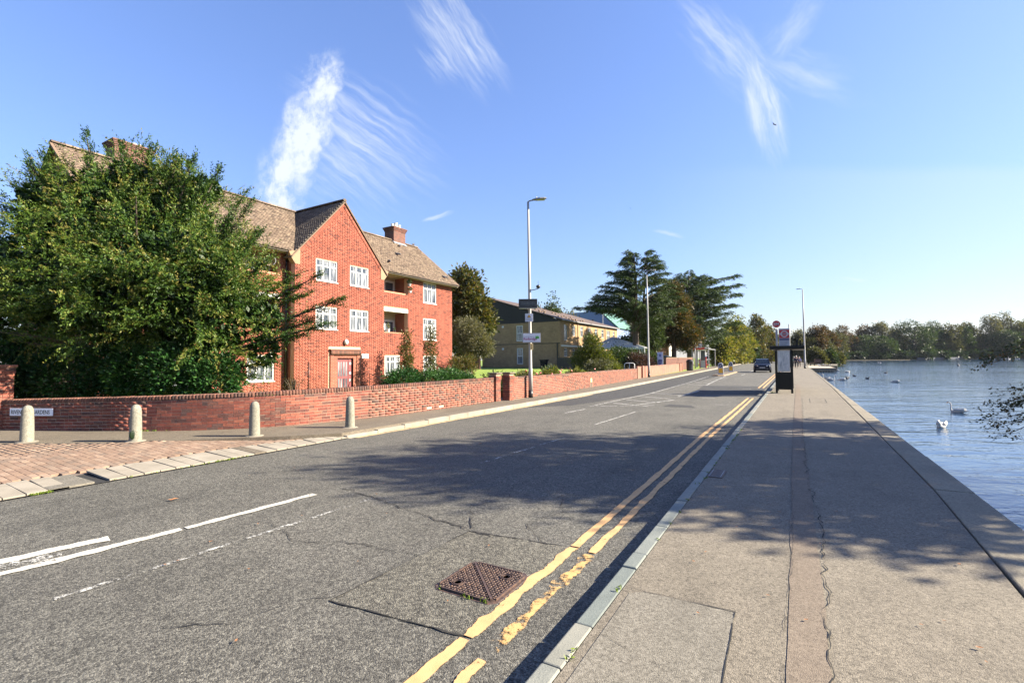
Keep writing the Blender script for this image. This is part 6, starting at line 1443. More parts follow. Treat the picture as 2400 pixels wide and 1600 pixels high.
def ring(z, ln, k, rise, jit=.8): 
    for i in range(k): arms.append((z+rg.uniform(-.45, .45), ln*rg.uniform(.72, 1.08), 360*i/k+rg.uniform(-22, 22), rise+rg.uniform(-.25, .25)))
for z, ln, k in ((13.6,.7,6),(12.8,1.2,7),(12.0,1.9,8),(11.1,2.4,9),(10.2,2.9,9),(9.2,3.6,9),(8.2,4.3,9),(7.2,4.9,9),(6.2,5.2,9),(5.2,5.0,8)): ring(z, ln, k, .25)
arms = [a_ for a_ in arms if not (a_[0] < 6.6 and math.cos(R_(a_[2])) < -.25)]
arms += [(7.1,5.6,178,.35),(7.0,4.9,185,.2),(6.9,6.9,176,.45),(7.6,5.4,182,.3),(7.2,4.6,170,.5),(9.3,4.0,180,.6),(8.0,4.6,190,.1),(10.9,3.0,180,.6)]
cedar((-16.2,56.5,.5), 14.8, 'tall cedar with tiered flat branches and a split top, behind the pink wall street lamp', arms, 51, two=True, tr=.42, density=.62)
arms = []; rg = np.random.default_rng(6)
for z, ln, k in ((15.6,3.0,8),(14.6,4.6,9),(13.2,6.2,10),(11.8,7.0,10),(10.2,7.2,10),(8.8,7.2,10),(7.2,7.4,9),(5.6,7.4,9),(4.2,7.0,8)): ring(z, ln, k, .9)
arms += [(15.0,8.6,-2,1.4),(13.4,9.6,4,1.5),(12.0,9.0,-4,1.0),(10.5,8.8,2,.6),(7.0,9.0,0,.8),(5.6,9.4,-4,.4)]
cedar((-16.5,92,.3), 16.8, 'broad spreading cedar farther along the road, its long limbs reaching right over the footpath', arms, 52, tr=.6, density=.40, lf=1.5)
# brown yew like conifer between the cedars
tree('brown_conifer', (-13.9,66,.3), 'brown tinged conifer with an irregular upright crown between the two cedars', [(0,0,10.2,1.4,1.4,1.4),(.4,.2,8.4,2.0,2.0,1.7),(0,0,6.5,2.4,2.4,1.8),(.8,.3,4.8,2.9,2.6,1.6),(1.6,.6,4.0,2.0,1.8,1.2),(-1.8,-.4,4.4,1.8,1.6,1.4)], leafmat('brown_yew_leaf', [(0,(.02,.026,.010)),(.45,(.055,.060,.018)),(.8,(.13,.085,.025)),(1,(.21,.10,.03))], .2), 2300, 11, (.30,.13), .26, trunk=(.36,.12), seed=53, shell=.35, limbs=18)
tree('dark_conifer', (-15.6,61,.4), 'dark slim conifer crown just right of the tall cedar trunk', [(0,0,6.6,1.4,1.4,2.2),(0,0,4.0,1.8,1.8,1.8)], L_cedar, 900, 10, (.28,.12), .22, trunk=(.30,.12), seed=54, shell=.35, limbs=12)
tree('fir_tree', (-17.8,58.8,.4), 'low dark evergreen skirt at the foot of the tall cedar', [(0,0,2.6,2.2,2.0,1.5),(-.5,0,1.4,2.2,2.0,1.0)], L_cedar, 900, 10, (.28,.12), .22, trunk=(.2,.1), seed=55)
# garden bushes by the buff block
shrub('large_bush', 'large yellow green bush in the garden in front of the buff brick block', [(-15.4,40.2,2.6,1.0,1.0,1.0),(-15.9,40.4,1.7,1.5,1.4,1.1),(-14.9,40.8,1.6,1.3,1.3,.9),(-15.6,40.6,3.3,.6,.6,.6)], L_yellow, 1000, 10, (.17,.08), 61, .18, tintb=-.12, shell=.3)
shrub('grey_green_bush', 'low grey green bush at the foot of the large yellow green bush', [(-14.2,38.6,1.0,1.2,1.2,.6),(-13.4,39.4,.8,1.0,1.0,.5)], L_grey, 600, 10, (.14,.07), 62, .14, tintb=-.25)
shrub('dark_green_bush', 'dark green rounded bush under the glass canopy', [(-15.2,46.5,1.6,1.5,1.5,1.2),(-14.4,48,1.5,1.4,1.4,1.1)], L_green, 900, 10, (.18,.09), 63, .16, tintb=.05)
shrub('purple_bush', 'dark purple brown bush behind the pink wall beside the street lamp', [(-13.4,46.6,1.2,1.0,1.1,1.0),(-12.9,48.2,1.1,.9,1.0,.9)], leafmat('purple_leaf', [(0,(.03,.018,.02)),(1,(.11,.06,.055))], .2), 600, 10, (.16,.08), 64, .15)
shrub('green_bush', 'fresh green bush between the purple bush and the white banner', [(-12.9,50.4,1.3,.8,.9,1.1)], L_green, 400, 10, (.16,.09), 65, .15, tintb=.3)
shrub('yellow_bush', 'pale yellow bush above the wall just left of the bent white rail', [(-12.6,37.6,.8,.6,.8,.5)], L_yellow, 200, 10, (.13,.07), 66, .13)
# flower bed plants, one by one
beds = [(-13.2,24.0,.85,L_yellow,'pale yellow leaved plant'),(-12.6,25.6,.8,L_autumn,'straggly plant with red flower heads'),(-13.0,27.2,1.0,L_yellow,'tall yellow green perennial'),(-12.4,28.9,.8,L_autumn,'reddish leaved perennial'),(-12.8,30.6,.9,L_yellow,'yellow green perennial clump'),(-12.2,32.3,.7,L_green,'low green bushy clump'),(-11.9,34.4,.7,L_olive,'low olive coloured clump'),(-12.3,20.2,.7,L_green,'small green clump of long leaves'),(-12.1,21.9,.8,L_olive,'tufted grassy clump'),(-11.3,17.8,.9,L_green,'narrow leaved clump right behind the gate pier'),(-14.4,29.5,1.1,L_green,'dark leaved bush')]
wh = ['nearest the gateway','second from the gateway','just behind the near street lamp','in the middle of the flower bed','just left of the hydrant marker','behind the hydrant marker','right of the hydrant marker','close to the near street lamp','left of the near street lamp','in the gateway','set back in the lawn']
for i, (x, y, h, lm, lb) in enumerate(beds):
    shrub('garden_plant', lb+' behind the second wall, '+wh[i], [(x,y,.15+h*.45,.5,.75,h*.55)], lm, 190, 9, (.15,.06), 70+i, .13, 'plant', group='flower bed plants behind the second wall', shell=.4, tintb=.1)
g = G()
for i in range(16): x, y = -12.7+rng.normal(0,.5), 26.4+rng.normal(0,2.2); g.ell((x,y,.75+rng.random()*.35),(.06,.06,.05),6,4)
g.obj('red_flowers', M_red, label='small red flower heads dotted over the flower bed behind the second wall', cat='flowers', kind='stuff')
# lawn grass tufts along the bed (nobody could count them)
n = 9000; gx = rng.uniform(-20, -10.8, n); gy = rng.uniform(16.5, 38, n); Pg = np.stack([gx, gy, [hz(a, b)+.03 for a, b in zip(gx, gy)]], 1); foliage('grass_tufts', Pg, np.tile([0,0,1.], (n,1))+rng.normal(0,.35,(n,3)), .12, .03, rng.random(n), M_grass, None, kind='stuff', label='short grass tufts over the lawn behind the second garden wall', cat='grass')
# ================================================================ BUFF BRICK BLOCK
K = empty('care_home_block', (-29.5, 62, .6), 'two storey buff brick block with dark clad gable end and low pitched brown roof', 'building')
xf, xb_, y0, y1, zb, ze, zr = -24.0, -35.15, 52.3, 73.5, .0, 6.36, 9.95
fw_ = [(53.35,54.35,4.0,5.92),(55.95,56.85,4.62,5.92),(58.5,59.45,4.62,5.92),(61.2,62.2,4.72,5.92),(63.75,64.8,4.62,5.92),(66.4,67.4,4.75,5.9),(68.7,70.1,3.9,5.85),(71.4,72.3,4.5,5.9),(53.3,54.3,2.05,3.05),(55.9,56.7,2.1,3.05)]
g = G(); panel(g, 'x', xf, .3, y0, y1, zb, ze, fw_); g.obj('front_wall', M_buff, K)
ew = [(-30.0,-29.1,3.98,5.93),(-29.95,-29.1,1.15,3.12)]
g = G(); panel(g, 'y', y0-.001, .3, xb_, xf-.3, zb, 6.22, ew); g.obj('end_wall', M_buff, K)
g = G(); g.prism([(xf+.0, y0-.02, 6.24), (xb_, y0-.02, 6.24), (xb_, y0-.02, zr-.12), (xf+.0, y0-.02, ze+.0)], (0, .3, 0)); g.obj('gable_cladding', M_darkclad, K)
g = G(); g.box(xb_, xb_+.3, y0+.3, y1, zb, zr-.2); g.box(xb_+.3, xf-.3, y1-.3, y1, zb, ze); g.obj('rear_wall', M_buff, K)
for h in fw_: window(K, xf-.02, h, 1 if h[1]-h[0] < 1.2 else 2, .42, False)
for h in ew:
    w = window(K, -(y0+.02) if False else 0, (0,0.01,0,0.01), 1, 0, False) if False else None
    a, b, c, dd = h; g = G(); f = .09
    yy0, yy1 = y0+.02, y0+.08
    g.box(a, a+f, yy0, yy1, c, dd); g.box(b-f, b, yy0, yy1, c, dd); g.box(a+f, b-f, yy0, yy1, c, c+f); g.box(a+f, b-f, yy0, yy1, dd-f, dd); g.box(a+f, b-f, yy0, yy1, (c+dd)/2-.04, (c+dd)/2+.04); wd = g.obj('window', M_white, K)
    for z0_, z1_ in ((c+f, (c+dd)/2-.04), ((c+dd)/2+.04, dd-f)): p_ = G(); p_.box(a+f, b-f, yy0+.03, yy0+.036, z0_, z1_); p_.obj('pane', M_glassc, wd)
for z in (6.0, 3.2): g = G(); g.box(-32.1,-31.85,y0-.06,y0-.004,z-.26,z-.02); g.obj('vent', M_white, K)
g = G(); g.box(xb_, xf, y0-.012, y0-.004, 3.58, 3.66); g.box(xb_, xf, y0-.015, y0-.004, zb, .75); g.obj('string_course', M_darkclad, K)
g = G(); g.box(-24.45,-24.33,y0-.09,y0-.005,zb,3.6); g.obj('drainpipe', M_black, K)
for y in (57.6, 67.9): g = G(); g.box(xf+.005, xf+.09, y-.05, y+.05, zb, ze); g.obj('drainpipe', M_wood, K)
g = G(); g.box(xf+.003, xf+.12, y0+.1, 59.8, 3.22, 3.42); g.obj('canopy_band', M_white, K)
g = G(); g.prism([(xf+.35, y0-.15, ze-.02), (xb_-.1, y0-.15, zr), (xb_-.1, y0-.15, zr+.1), (xf+.35, y0-.15, ze+.10)], (0, y1-y0+.3, 0)); g.obj('roof', mat('brown_roof', bricktex((.15,.098,.07), (.115,.078,.058), (.07,.05,.04), 1.6)), K)
g = G(); g.box(xf+.33, xf+.42, y0-.15, y1+.15, ze-.04, ze+.08); g.obj('gutter', M_greymetal, K)
cs = []; ax = []; kk = (zr-ze)/(xb_-xf-.35)
for i in range(26): q = rng.random()**1.5*.5+.03; x = xf+.35+(xb_-xf)*q; cs.append((x, y0+.6+rng.random()*9, ze+.10+kk*(x-xf-.35)+.06))
me = boxes_mesh('c', cs, np.tile([.11,.09,.06], (len(cs), 1)), None, rng.random(len(cs))); finish('roof_moss_clumps', me, K, M_tan, kind='stuff')
g = G(); g.tube([(-31.5,62,8.6),(-31.5,62,9.6)], .07, 6); g.obj('roof_vent', M_greymetal, K)
sl2 = empty('alarm_lamp_post', (-27.2,74.5,.6), 'white globe lamp on a thin pole showing above the roof of the buff block', 'lamp')
# globe lamp
g = G(); g.tube([(-27.9,78.0,.5),(-27.9,78.0,9.3)], .06, 6); g.obj('pole', M_steel, sl2); g = G(); g.ell((-27.9,78.0,9.45),(.2,.2,.2),10,8); g.obj('globe', M_white, sl2, smooth=True)
# dark timber fence and bins at the corner of the block
tf = empty('timber_fence', (-21.8,50,.5), 'dark vertical board fence at the near corner of the buff brick block', 'fence')
shb = None
for i in range(22):
    me = shared_box('fence_board', .085, .012, .65, M_darkwood if False else mat('dark_boards', col=(.06,.05,.045), rough=.9)); o = bpy.data.objects.new('board', me); C.objects.link(o); o.parent = tf; o.location = Vector((-23.4+i*.18, 50.2, 1.25)) - OFF[tf.name]; o.rotation_euler = (0, random.gauss(0,.008), 0)
g = G(); g.box(-23.5,-19.5,50.22,50.27,.95,1.02); g.box(-23.5,-19.5,50.22,50.27,1.55,1.62); g.obj('rail', mat('dark_boards'), tf)
wb_ = empty('wheeled_bin', (-25.4,50.8,.6), 'dark blue wheeled bin against the shaded end wall of the buff block', 'bin')
g = G(); g.prism([(-25.7,50.5,.6),(-25.1,50.5,.6),(-25.0,50.4,1.6),(-25.8,50.4,1.6)], (0,.6,0)); g.obj('body', M_navy, wb_, bevel=.02); g = G(); g.box(-25.85,-24.95,50.35,51.1,1.6,1.68); g.obj('lid', M_navy, wb_); g = G(); g.tube([(-25.75,51.1,.68),(-25.05,51.1,.68)], .1, 8); g.obj('wheel', M_tyre, wb_)
# back wall in the shade right of the red building
rw = empty('back_garden_wall', (-30,47,.3), 'shaded brick wall at the back of the lawn between the two buildings', 'wall')
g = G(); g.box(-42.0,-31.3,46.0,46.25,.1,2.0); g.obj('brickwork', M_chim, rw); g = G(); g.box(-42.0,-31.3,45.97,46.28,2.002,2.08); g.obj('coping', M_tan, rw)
rp2 = empty('washing_line_post', (-24.0,31.2,.1), 'thin white post with a cross arm beside the end of the red building', 'post')
g = G(); g.tube([(-24.4,31.3,.1),(-24.4,31.3,4.55)], .03, 6); g.obj('upright', M_white, rp2); g = G(); g.tube([(-24.6,31.1,4.5),(-22.4,32.0,4.5)], .02, 6); g.obj('arm', M_white, rp2)
shrub('dark_hedge', 'tall dark hedge closing the gap behind the back garden wall', [(-37.8,50,2.6,2.2,1.2,2.8),(-42,50,2.6,3,1.2,2.8),(-46,50,2.6,3,1.2,2.8)], L_green, 900, 9, (.3,.18), 68, .25, tintb=-.1)
# ---- glass canopy
CN = empty('glass_canopy', (-18.5,58,.3), 'glass roofed white framed entrance canopy in front of the buff brick block', 'canopy')
e = [(-21.6,55.6,2.95),(-14.9,55.6,2.95),(-16.0,62.5,2.95),(-23.5,62.5,2.95)]; rdg = [(-19.6,58.2,4.35),(-19.9,61.0,4.35)]
M_cang = mat('canopy_glass', col=(.50,.47,.42), rough=.5, spec=.4)
g = G(); g.add([e[0],e[1],rdg[0]], [(0,1,2)]); g.add([e[1],e[2],rdg[1],rdg[0]], [(0,1,2,3)]); g.add([e[2],e[3],rdg[1]], [(0,1,2)]); g.add([e[3],e[0],rdg[0],rdg[1]], [(0,1,2,3)]); g.obj('glazing', M_cang, CN)
g = G()
for i in range(9): t_ = i/8; a = Vector(e[0]).lerp(Vector(e[1]), t_); b = Vector(rdg[0]) if t_ > 0.01 else Vector(rdg[0]); q = Vector(rdg[0]) + Vector((0,0,.03)); dst = a.lerp(q, .98 if i in (0,3) else min(1, .55+.4*(1-abs(t_-.3)*1.4))); g.tube([a+Vector((0,0,.02)), dst+Vector((0,0,.03))], .07, 5)
for i in range(8): t_ = i/7; a = Vector(e[1]).lerp(Vector(e[2]), t_); b = Vector(rdg[0]).lerp(Vector(rdg[1]), t_); g.tube([a+Vector((0,0,.02)), b+Vector((0,0,.03))], .07, 5)
g.tube([rdg[0], rdg[1]], .07, 6); g.tube([e[0], rdg[0]], .06, 6); g.tube([e[1], rdg[0]], .06, 6)
g.obj('glazing_bar', M_white, CN)
g = G(); g.box(-21.6,-14.9,55.52,55.6,2.82,3.0); g.obj('eaves_beam', M_white, CN)
for i in range(12): g = G(); g.box(-14.95-i*.28-.04,-14.95-i*.28+.04,55.54,55.6,1.7,2.82); g.obj('mullion', M_white, CN)
g = G(); g.box(-18.3,-14.9,55.54,55.6,2.25,2.33); g.obj('transom', M_white, CN)
for x, y in ((-21.5,55.7),(-15,55.7),(-16.1,62.4)): g = G(); g.box(x-.06,x+.06,y-.06,y+.06,.3,2.9); g.obj('post', M_white, CN)
# ---- blue rendered building behind
BB = empty('blue_building', (-37,100,0), 'pale blue rendered building with curved parapet and green metal roof behind the buff block', 'building')
M_bluew = mat('blue_render', col=(.15,.21,.36), rough=.8, noise=.05); M_greenroof = mat('green_metal_roof', col=(.09,.20,.155), rough=.5)
g = G(); g.prism([(-44,95,0),(-31,95,0),(-31,95,7.7),(-35.3,95,11.8),(-35.8,95,12.2),(-36.8,95,12.2),(-37.8,95,11.5),(-42,95,11.55),(-44,95,10)], (0,12,0)); g.obj('wall', M_bluew, BB)
g = G(); g.prism([(-30.9,95.2,7.8),(-35.4,95.2,12.0),(-35.4,95.2,12.3),(-30.6,95.2,7.9)], (0,12,0)); g.obj('roof', M_greenroof, BB)
for x in (-37.2,-36.4): w = G(); w.box(x,x+.45,94.93,94.99,8.6,9.9); wf = w.obj('window', M_greymetal, BB); p_ = G(); p_.box(x+.05,x+.4,94.91,94.925,8.65,9.85); p_.obj('pane', M_glass, wf)
HH = empty('white_house', (-31,115,0), 'white gabled house half hidden behind the trunk of the tall cedar', 'building')
M_hw = mat('house_white', col=(.48,.45,.40), rough=.85)
g = G(); g.box(-38.4,-25.4,112,122,0,7.0); g.prism([(-36.8,111.9,7.0),(-31.5,111.9,7.0),(-34.2,111.9,9.6)], (0,10,0)); g.obj('wall', M_hw, HH)
g = G(); g.prism([(-37.4,111.5,6.9),(-34.2,111.5,10.0),(-31.0,111.5,6.9),(-31.0,111.5,7.3),(-34.2,111.5,10.4),(-37.4,111.5,7.3)], (0,10,0)); g.prism([(-31,111.6,7.0),(-25,111.6,7.0),(-25,116,9.0),(-31,116,9.0)], (0,.01,.3)); g.obj('roof', mat('brown_roof'), HH)
for x in (-37.6,-36.2,-34.6,-33.2,-30.5,-28): 
    w = G(); w.box(x,x+1.0,111.9,111.99,3.6,6.2); wf = w.obj('window', M_greymetal, HH); p_ = G(); p_.box(x+.1,x+.9,111.85,111.89,3.7,6.1); p_.obj('pane', M_glass, wf)
BH = empty('brick_house', (-19,118,0), 'brown brick house wall glimpsed between the tree trunks', 'building')
g = G(); g.box(-25,-20.2,84,92,0,7.0); g.obj('wall', M_pinkwall, BH); g = G(); g.prism([(-25.3,83.7,7.0),(-19.9,83.7,7.0),(-22.6,83.7,9.4)], (0,8.6,0)); g.obj('roof', mat('brown_roof'), BH)
w = G(); w.box(-23.4,-22.2,83.93,83.99,3.6,5.2); w.obj('window', M_white, BH)
dw = empty('dark_garden_wall', (-14.5,70,0), 'dark brick garden wall in tree shade behind the litter bin', 'wall')
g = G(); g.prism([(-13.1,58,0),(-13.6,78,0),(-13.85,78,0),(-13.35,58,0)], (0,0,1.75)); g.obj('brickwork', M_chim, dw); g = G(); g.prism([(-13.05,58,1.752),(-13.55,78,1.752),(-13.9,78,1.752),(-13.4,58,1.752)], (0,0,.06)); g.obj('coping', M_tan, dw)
# front walls, gates and piers farther along the left
fw1 = empty('front_wall', (-14.3,118,0), 'pale brick front wall beyond the white parked car', 'wall')
for a, b in ((112,120),(128,137),(144,156)): g = G(); xx = leftkerb(a)-2.6; g.box(xx-.3, xx, a, b, 0, 1.35); g.obj('section', M_buff, fw1)
gt = empty('wooden_gate', (-15,158,0), 'dark red slatted gate between brick piers on the far left footpath', 'gate')
for i in range(9): g = G(); g.box(-15.7,-15.6,157+i*.75,157.5+i*.75,.4,2.6); g.obj('slat', M_maroon, gt)
g = G(); g.box(-15.75,-15.6,156.7,164,2.6,2.75); g.box(-15.75,-15.5,156.7,164,.0,.5); g.obj('frame', M_salmon, gt)
for i, y in enumerate((138,142.5,166,170,176,182,190,200,212)):
    o = empty('gate_pier', (leftkerb(y)-2.4, y, 0), 'pale square gate pier on the far left footpath, %s counted from the near end' % ['first','second','third','fourth','fifth','sixth','seventh','eighth','last'][i], 'pier', 'gate piers along the far left footpath'); x = leftkerb(y)-2.4
    g = G(); g.box(x-.35,x+.35,y-.35,y+.35,0,2.3+(i % 3)*.4); g.obj('shaft', M_buff, o); g = G(); g.box(x-.45,x+.45,y-.45,y+.45,2.302+(i % 3)*.4,2.45+(i % 3)*.4); g.obj('cap', M_tan, o)
sh_ = empty('dark_garage', (-18,168,0), 'low dark garage roof behind the far gate piers', 'building'); g = G(); g.box(-22,-16.3,165,175,0,3.0); g.obj('wall', M_darkclad, sh_); g = G(); g.box(-22.3,-16.1,164.7,175.3,3.002,3.25); g.obj('roof', M_darkclad, sh_)
hs = empty('hedge', (-6,300,0), 'low mixed hedge closing the view at the far end of the road', 'hedge')
rg = np.random.default_rng(90); p, d, r = blob_pts([(x,300,1.6,5,2,2.2) for x in range(-24,8,5)], 1500, rg, .3); P_, D_, _ = clumps(p, d, 8, .5, rg); foliage('foliage', P_, D_, .6, .4, rg.random(len(P_)), L_green, hs)
# ---- trees behind the buff block and along the road
def gtree(x, y, h, r, label, lm, seed, n=700, name='tree', leaf=.34, low=.18, group=None, z0=0, sh=.3, tintb=0., wob=1.0):
    rg = np.random.default_rng(seed); bl_ = [(0,0,h*.55,r*.9,r*.9,h*.30)]
    for i in range(7):
        a = rg.uniform(0, 6.28); q = rg.uniform(.35, .62)*r; zz = rg.uniform(low+.08, .86)*h; s = rg.uniform(.38, .6)*r*(1.15-abs(zz/h-.5)); bl_.append((math.cos(a)*q*wob, math.sin(a)*q*wob, zz, s, s, min(s*.85, h-zz)))
    bl_.append((rg.normal(0, .15)*r, 0, h*.84, r*.45, r*.45, h*.16)); bl_.append((0, 0, h*(low+.12), r*.8, r*.8, h*.14))
    return tree(name, (x, y, z0), label, bl_, lm, n, 8, (leaf, leaf*.62), leaf*.85, (r*.09+.05, r*.04), seed=seed, group=group, shell=sh, tintb=tintb, limbs=9)
gtree(-32.6,67.5,12.0,1.9,'spiky dark conifer top showing above the middle of the buff block roof', L_cedar, 101, 420, 'conifer', .3)
gtree(-34.2,66.9,10.9,1.3,'smaller conifer top left of the spiky one above the buff block roof', L_cedar, 102, 260, 'conifer', .3)
gtree(-33.0,72,10.6,1.8,'yellowish conifer top right of the spiky one above the buff block roof', L_olive, 103, 340, 'conifer', .3)
gtree(-37.2,88,11.6,2.6,'pale olive tree top between the buff block roof and the blue building', L_olive, 104, 420, 'tree', .34)
gtree(-31.0,108.0,12.5,4.2,'half bare pale tree behind the blue building, seen through the cedar', L_grey, 105, 520, 'tree', .34, sh=.5)
gg = 'trees along the left side of the road'
lt = [(-12.9,112,8.0,2.7,L_yellow,'yellow green tree leaning over the white parked car'),(-13.2,131,12.4,3.7,L_yellow,'tall yellow green tree rising just right of the second cedar'),(-12.9,102,5.4,2.2,L_yellow,'low yellow green tree beside the bus stop flag across the road'),(-12.9,154,11.2,3.2,L_yellow,'narrow yellow green tree behind the distant lamp column'),(-11.4,190,17.2,4.6,L_autumn,'tall tree with rusty brown top near the end of the road'),(-8.6,203,13.8,3.8,L_autumn,'orange tinged tree left of the near bus stop flag'),(-12.2,167,7.5,3.0,L_green,'low green tree above the oncoming car'),(-7.4,227,11,4.4,L_olive,'olive green tree right behind the near bus stop disc'),(-3.0,253,9.6,4.2,L_green,'dark green tree behind the red panel of the bus stop flag'),(-13.4,143,3.2,2.2,L_yellow,'low yellow hedge like tree behind the gate piers'),(-2.2,265,7.0,4.6,L_brown,'brown low tree behind the roof of the near shelter')]
for i, (x, y, h, r, lm, lb) in enumerate(lt): gtree(x, y, h, r, lb, lm, 110+i, int(300+r*170), 'roadside_tree', .30+y*.0012, .06, gg, sh=.32)
rb = [(0.8,174,10.2,2.8,L_grey,'bare grey topped tree just right of the bus stop flag'),(3.2,176,9.0,3.2,L_olive,'small olive tree between the flag and the tall lakeside lamp'),(5.4,178,11.6,3.6,L_brown,'brown topped tree right of the tall lakeside lamp'),(7.6,180,9.0,3.4,L_olive,'pale olive rounded tree behind the pier head'),(9.2,196,12.5,3.8,L_brown,'rust brown crown at the near end of the lake trees'),(4.2,132,3.6,2.0,L_olive,'low bush beside the tall lakeside lamp foot'),(6.6,136,3.2,1.9,L_green,'green bank bush behind the bench'),(8.6,142,2.2,1.6,L_olive,'low twiggy bush at the waterside end of the pier')]
for i, (x, y, h, r, lm, lb) in enumerate(rb): gtree(x, y, h, r, lb, lm, 130+i, int(320+r*150), 'lakeside_tree' if h > 4 else 'bush', .30+y*.0009, .04, 'trees on the near lake bank', sh=.35)
# ---- far shore woodland, tree by tree
fs = [(18.7,338,15.5,7.6,L_olive,'olive and brown tree at the left end of the far shore'),(26,352,18.5,7.6,L_brown,'rusty brown topped tree, second from the left end of the far shore'),(33.5,355,13,8.2,L_green,'dark green tree low on the far shore, third from the left'),(38,372,19.5,7.0,L_brown,'reddish crown above the dark third tree of the far shore'),(46,372,21.6,7.4,L_grey,'bare twiggy grey topped tree standing tallest in the left part of the far shore'),(45,358,13,8.4,L_green,'broad dark green tree below the bare grey topped one'),(54,378,17,6.4,L_autumn,'yellow brown tree with a light gap, left of the big dark oak'),(62,374,21.2,11.4,L_green,'very large round dark green tree in the centre of the far shore'),(74,392,21.6,8.6,L_green,'tall dark tree right of the very large round one'),(81,392,19.4,7.6,L_olive,'pale olive tree right of the centre of the far shore'),(88,396,18,7.6,L_green,'mid green tree between the olive tree and the tall open crowned pair'),(94,402,20.4,6.6,L_olive,'olive brown tree just left of the tall open crowned pair'),(104,406,25.0,6.8,L_grey,'tall open crowned tree, left one of the pair at the right of the far shore'),(108,402,16,8.6,L_green,'bright green lower tree beneath the tall open crowned pair'),(116,414,26.4,8.6,L_olive,'tallest tree of the far shore, right one of the open crowned pair'),(124,420,23,8.2,L_green,'green tree cut by the right edge of the picture'),(135,430,24,9.0,L_green,'tree on the far shore just outside the right edge'),(12,345,13,6.5,L_autumn,'low yellowish tree where the far shore meets the near bank')]
for i, (x, y, h, r, lm, lb) in enumerate(fs): gtree(x, y, h*1.10, r, lb, lm, 150+i, int(560+r*60), 'shore_tree', .80, .05, 'trees on the far shore of the lake', sh=.25, z0=-.05)
rg = np.random.default_rng(99); un = []
for q in np.linspace(0, 1, 60): x = 13+q*125+rg.normal(0, 2); y = 326+q*92+rg.normal(0, 2)+4; un.append((x, y, rg.uniform(1, 3), rg.uniform(2.5, 4.5), rg.uniform(2.5, 4.5), rg.uniform(1.2, 2.4)))
for q in np.linspace(0, 1, 46): x = 3+q*160; y = 374+q*84; un.append((x, y, 5, 5, 5, 6)); un.append((x, y+5, 10, 4.5, 4.5, 5))
p, d, r = blob_pts(un, 13000, rg, .5); P_, D_, _ = clumps(p, d, 7, .8, rg); foliage('undergrowth', P_, D_, 1.3, .9, np.clip(rg.random(len(P_))*.35, 0, 1), L_green, None, kind='stuff', label='dark undergrowth and deep wood filling the far shore beneath the trees', cat='undergrowth')
M_bluegrey = mat('bank_fence_paint', col=(.07,.08,.10))
g = G(); g.prism([(60,357,-.3),(86,381,-.3),(86.3,380.6,-.3),(60.3,356.6,-.3)], (0,0,1.3)); g.prism([(92,387,-.3),(112,402,-.3),(112.3,401.6,-.3),(92.3,386.6,-.3)], (0,0,1.3)); g.obj('bank_fence', M_bluegrey, label='low grey bank fence along the waterline of the far shore', cat='fence')
# ---- overhanging lakeside tree at the right: it throws the dappled shade on road and pavement
rg = np.random.default_rng(17)
OT = empty('lakeside_oak', (10.2,12.4,0), 'overhanging tree at the right edge whose leafy twigs hang over the water', 'tree')
ob = [(8.6,12.6,5.2,2.7,2.7,1.9),(9.6,13.8,6.4,2.9,2.9,2.0),(8.0,14.2,4.2,1.8,1.8,1.2),(7.6,10.2,4.6,1.8,1.3,1.1),(8.4,9.6,5.0,1.2,.9,.7),(9.0,12.7,7.7,2.0,1.8,1.1),(9.0,14.0,8.7,1.9,2.0,1.0),(8.8,15.8,8.3,1.7,1.5,1.0),(9.4,17.8,5.6,1.8,1.6,1.0),(10.6,18.6,6.6,1.6,1.3,.9),(9.0,11.2,4.4,2.2,1.9,1.5),(7.9,12.0,6.6,1.7,1.7,1.2),(10.5,15.0,4.6,2.0,1.9,1.5),(8.4,15.0,6.2,1.5,1.4,1.1),(10.0,16.4,7.4,1.6,1.4,1.0)]
p, d, r = blob_pts(ob, 2700, rg, .6); P_, D_, _ = clumps(p, d, 13, .17, rg); foliage('crown', P_, D_+[0,0,.2], .16, .11, rg.random(len(P_)), L_over, OT)
g = G(); g.tube([(10.2,12.4,-.1),(10.0,12.6,2.2),(9.4,12.9,4.6),(9.2,13.2,7.2)], [.34,.26,.18,.06], 9)
for i in range(22): b = ob[rg.integers(len(ob))]; q = rg.normal(size=3); q /= np.linalg.norm(q); e = np.array(b[:3])+q*np.array(b[3:6])*.9; s = np.array([9.7,12.7,rg.uniform(2.2,4.8)]); g.tube([tuple(s), tuple((s+e)/2+[0,0,.2]), tuple(e)], [.09,.05,.012], 5)
tw = [((3.60,12.55,1.80),(2.92,12.18,1.50),60),((3.75,12.62,2.0),(3.1,12.3,1.72),70),((3.55,12.2,1.92),(3.05,12.1,1.62),40),((3.5,11.95,1.0),(2.80,11.56,.84),70),((3.5,11.95,.95),(2.9,11.6,.66),60),((3.5,11.95,1.16),(3.0,11.66,1.10),40),((3.45,11.9,.72),(2.77,11.50,.60),34),((3.5,11.9,.62),(2.82,11.55,.45),30),((3.5,11.9,.66),(3.0,11.7,.50),40),((3.5,11.95,.50),(2.98,11.68,.30),10),((3.55,11.98,.22),(3.2,11.8,.34),12),((3.5,12.0,.9),(3.15,11.75,.80),80)]
lp, ld = [], []
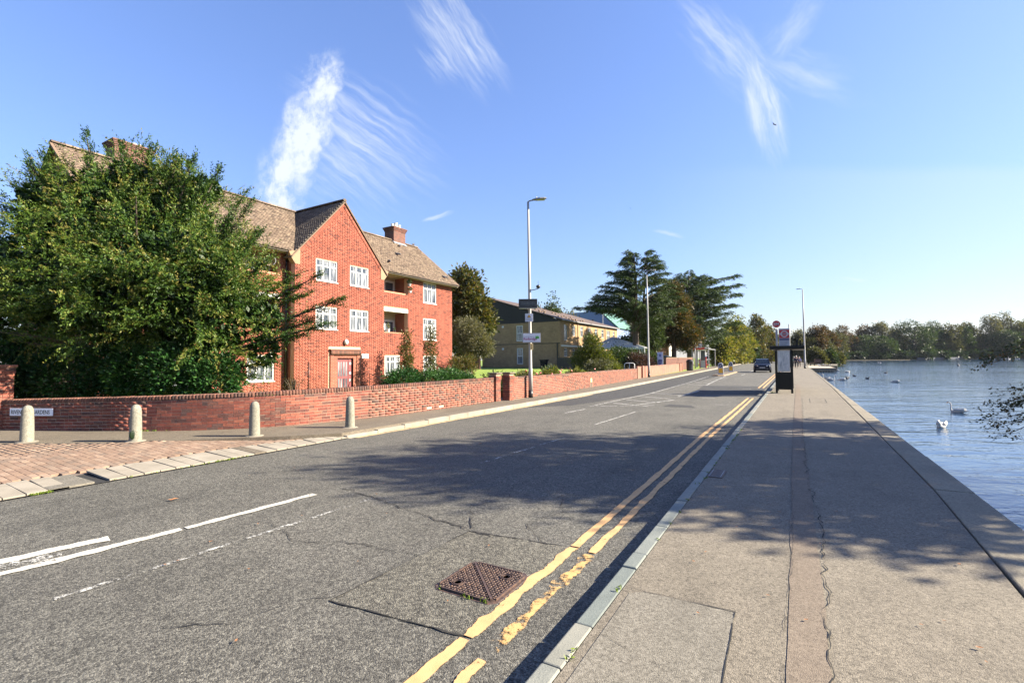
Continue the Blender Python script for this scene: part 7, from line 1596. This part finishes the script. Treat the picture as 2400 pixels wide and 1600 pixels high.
for (a, b, n) in tw:
    a, b = np.array(a), np.array(b); base = np.array([8.2,13.2,3.2]); md = a+(a-b)*1.1+[.5,.3,.25]; g.tube([tuple(base), tuple(md), tuple(a), tuple((a+b)/2-[0,0,.03]), tuple(b)], [.035,.014,.008,.005,.002], 5, cap=False)
    for j in range(n): t_ = rg.random()**1.2*1.5-.35; q = a+(b-a)*np.clip(t_, -.5, 1.05)+rg.normal(0, .035, 3)*[1,1,1.1]; lp.append(q); ld.append((b-a)*1.5+rg.normal(0, .35, 3))
    for j in range(5): t_ = rg.random(); q = a+(b-a)*t_; e = q+rg.normal(0, .07, 3)+(b-a)*.12; g.tube([tuple(q), tuple(e)], [.003,.0012], 4, cap=False)
lp = np.array(lp); keep = np.repeat(np.arange(len(lp)), 2); lp2 = lp[keep]+rg.normal(0, .022, (len(keep), 3)); foliage('hanging_leaves', lp2, np.array(ld)[keep]+rg.normal(0, .5, (len(keep), 3)), .05, .03, rg.random(len(keep)), L_over, OT)
g.obj('trunk', M_bark, OT)

# weeds in the joints along kerbs and the foot of the wall
wp = []
for k in range(34): wp.append((-1.085+random.gauss(0,.006), random.uniform(2.3, 12), .13))
for k in range(60): wp.append((-8.60+random.gauss(0,.012), random.choice([random.uniform(2.3,2.5), random.uniform(3.2,5.2), random.uniform(4.6,5.0)]), .02))
for k in range(120): q = random.random(); wp.append((-13.2+q*2.1+random.gauss(0,.02), 5.36+q*1.72+q*q*.35-.02, .135))
for k in range(60): wp.append((-.95+random.gauss(0,.05)*(k % 2), 24.9+random.gauss(0,.12), .14))
for k in range(7): wp.append((-2.14+random.gauss(0,.25), 2.90+random.gauss(0,.008), .015))
wp = np.repeat(np.array(wp), 5, 0)+rng.normal(0, .012, (len(wp)*5, 3))*[1,1,.3]
foliage('weeds', wp, np.tile([0,0,1.], (len(wp),1))+rng.normal(0,.7,(len(wp),3)), .035, .010, rng.random(len(wp)), M_grass, None, kind='stuff', label='tiny green weeds in the joints of kerbs, slabs and wall foot', cat='weeds')

# ================================================================ AIR
hzm = bpy.data.materials.new('haze_air'); hzm.use_nodes = True; t = NT(hzm.node_tree); t.n.clear()
pv = t.node('ShaderNodeVolumePrincipled'); pv.inputs['Density'].default_value = 0.00006; pv.inputs['Color'].default_value = (.82, .90, 1.0, 1); pv.inputs['Anisotropy'].default_value = 0.0
oo = t.node('ShaderNodeOutputMaterial'); t.l.new(pv.outputs[0], oo.inputs['Volume'])
g = G(); g.box(-3200, 3200, -1700, 3200, -2.7, 34); g.obj('haze', hzm, kind='stuff', label='thin pale haze over the lake and the far trees', cat='haze')
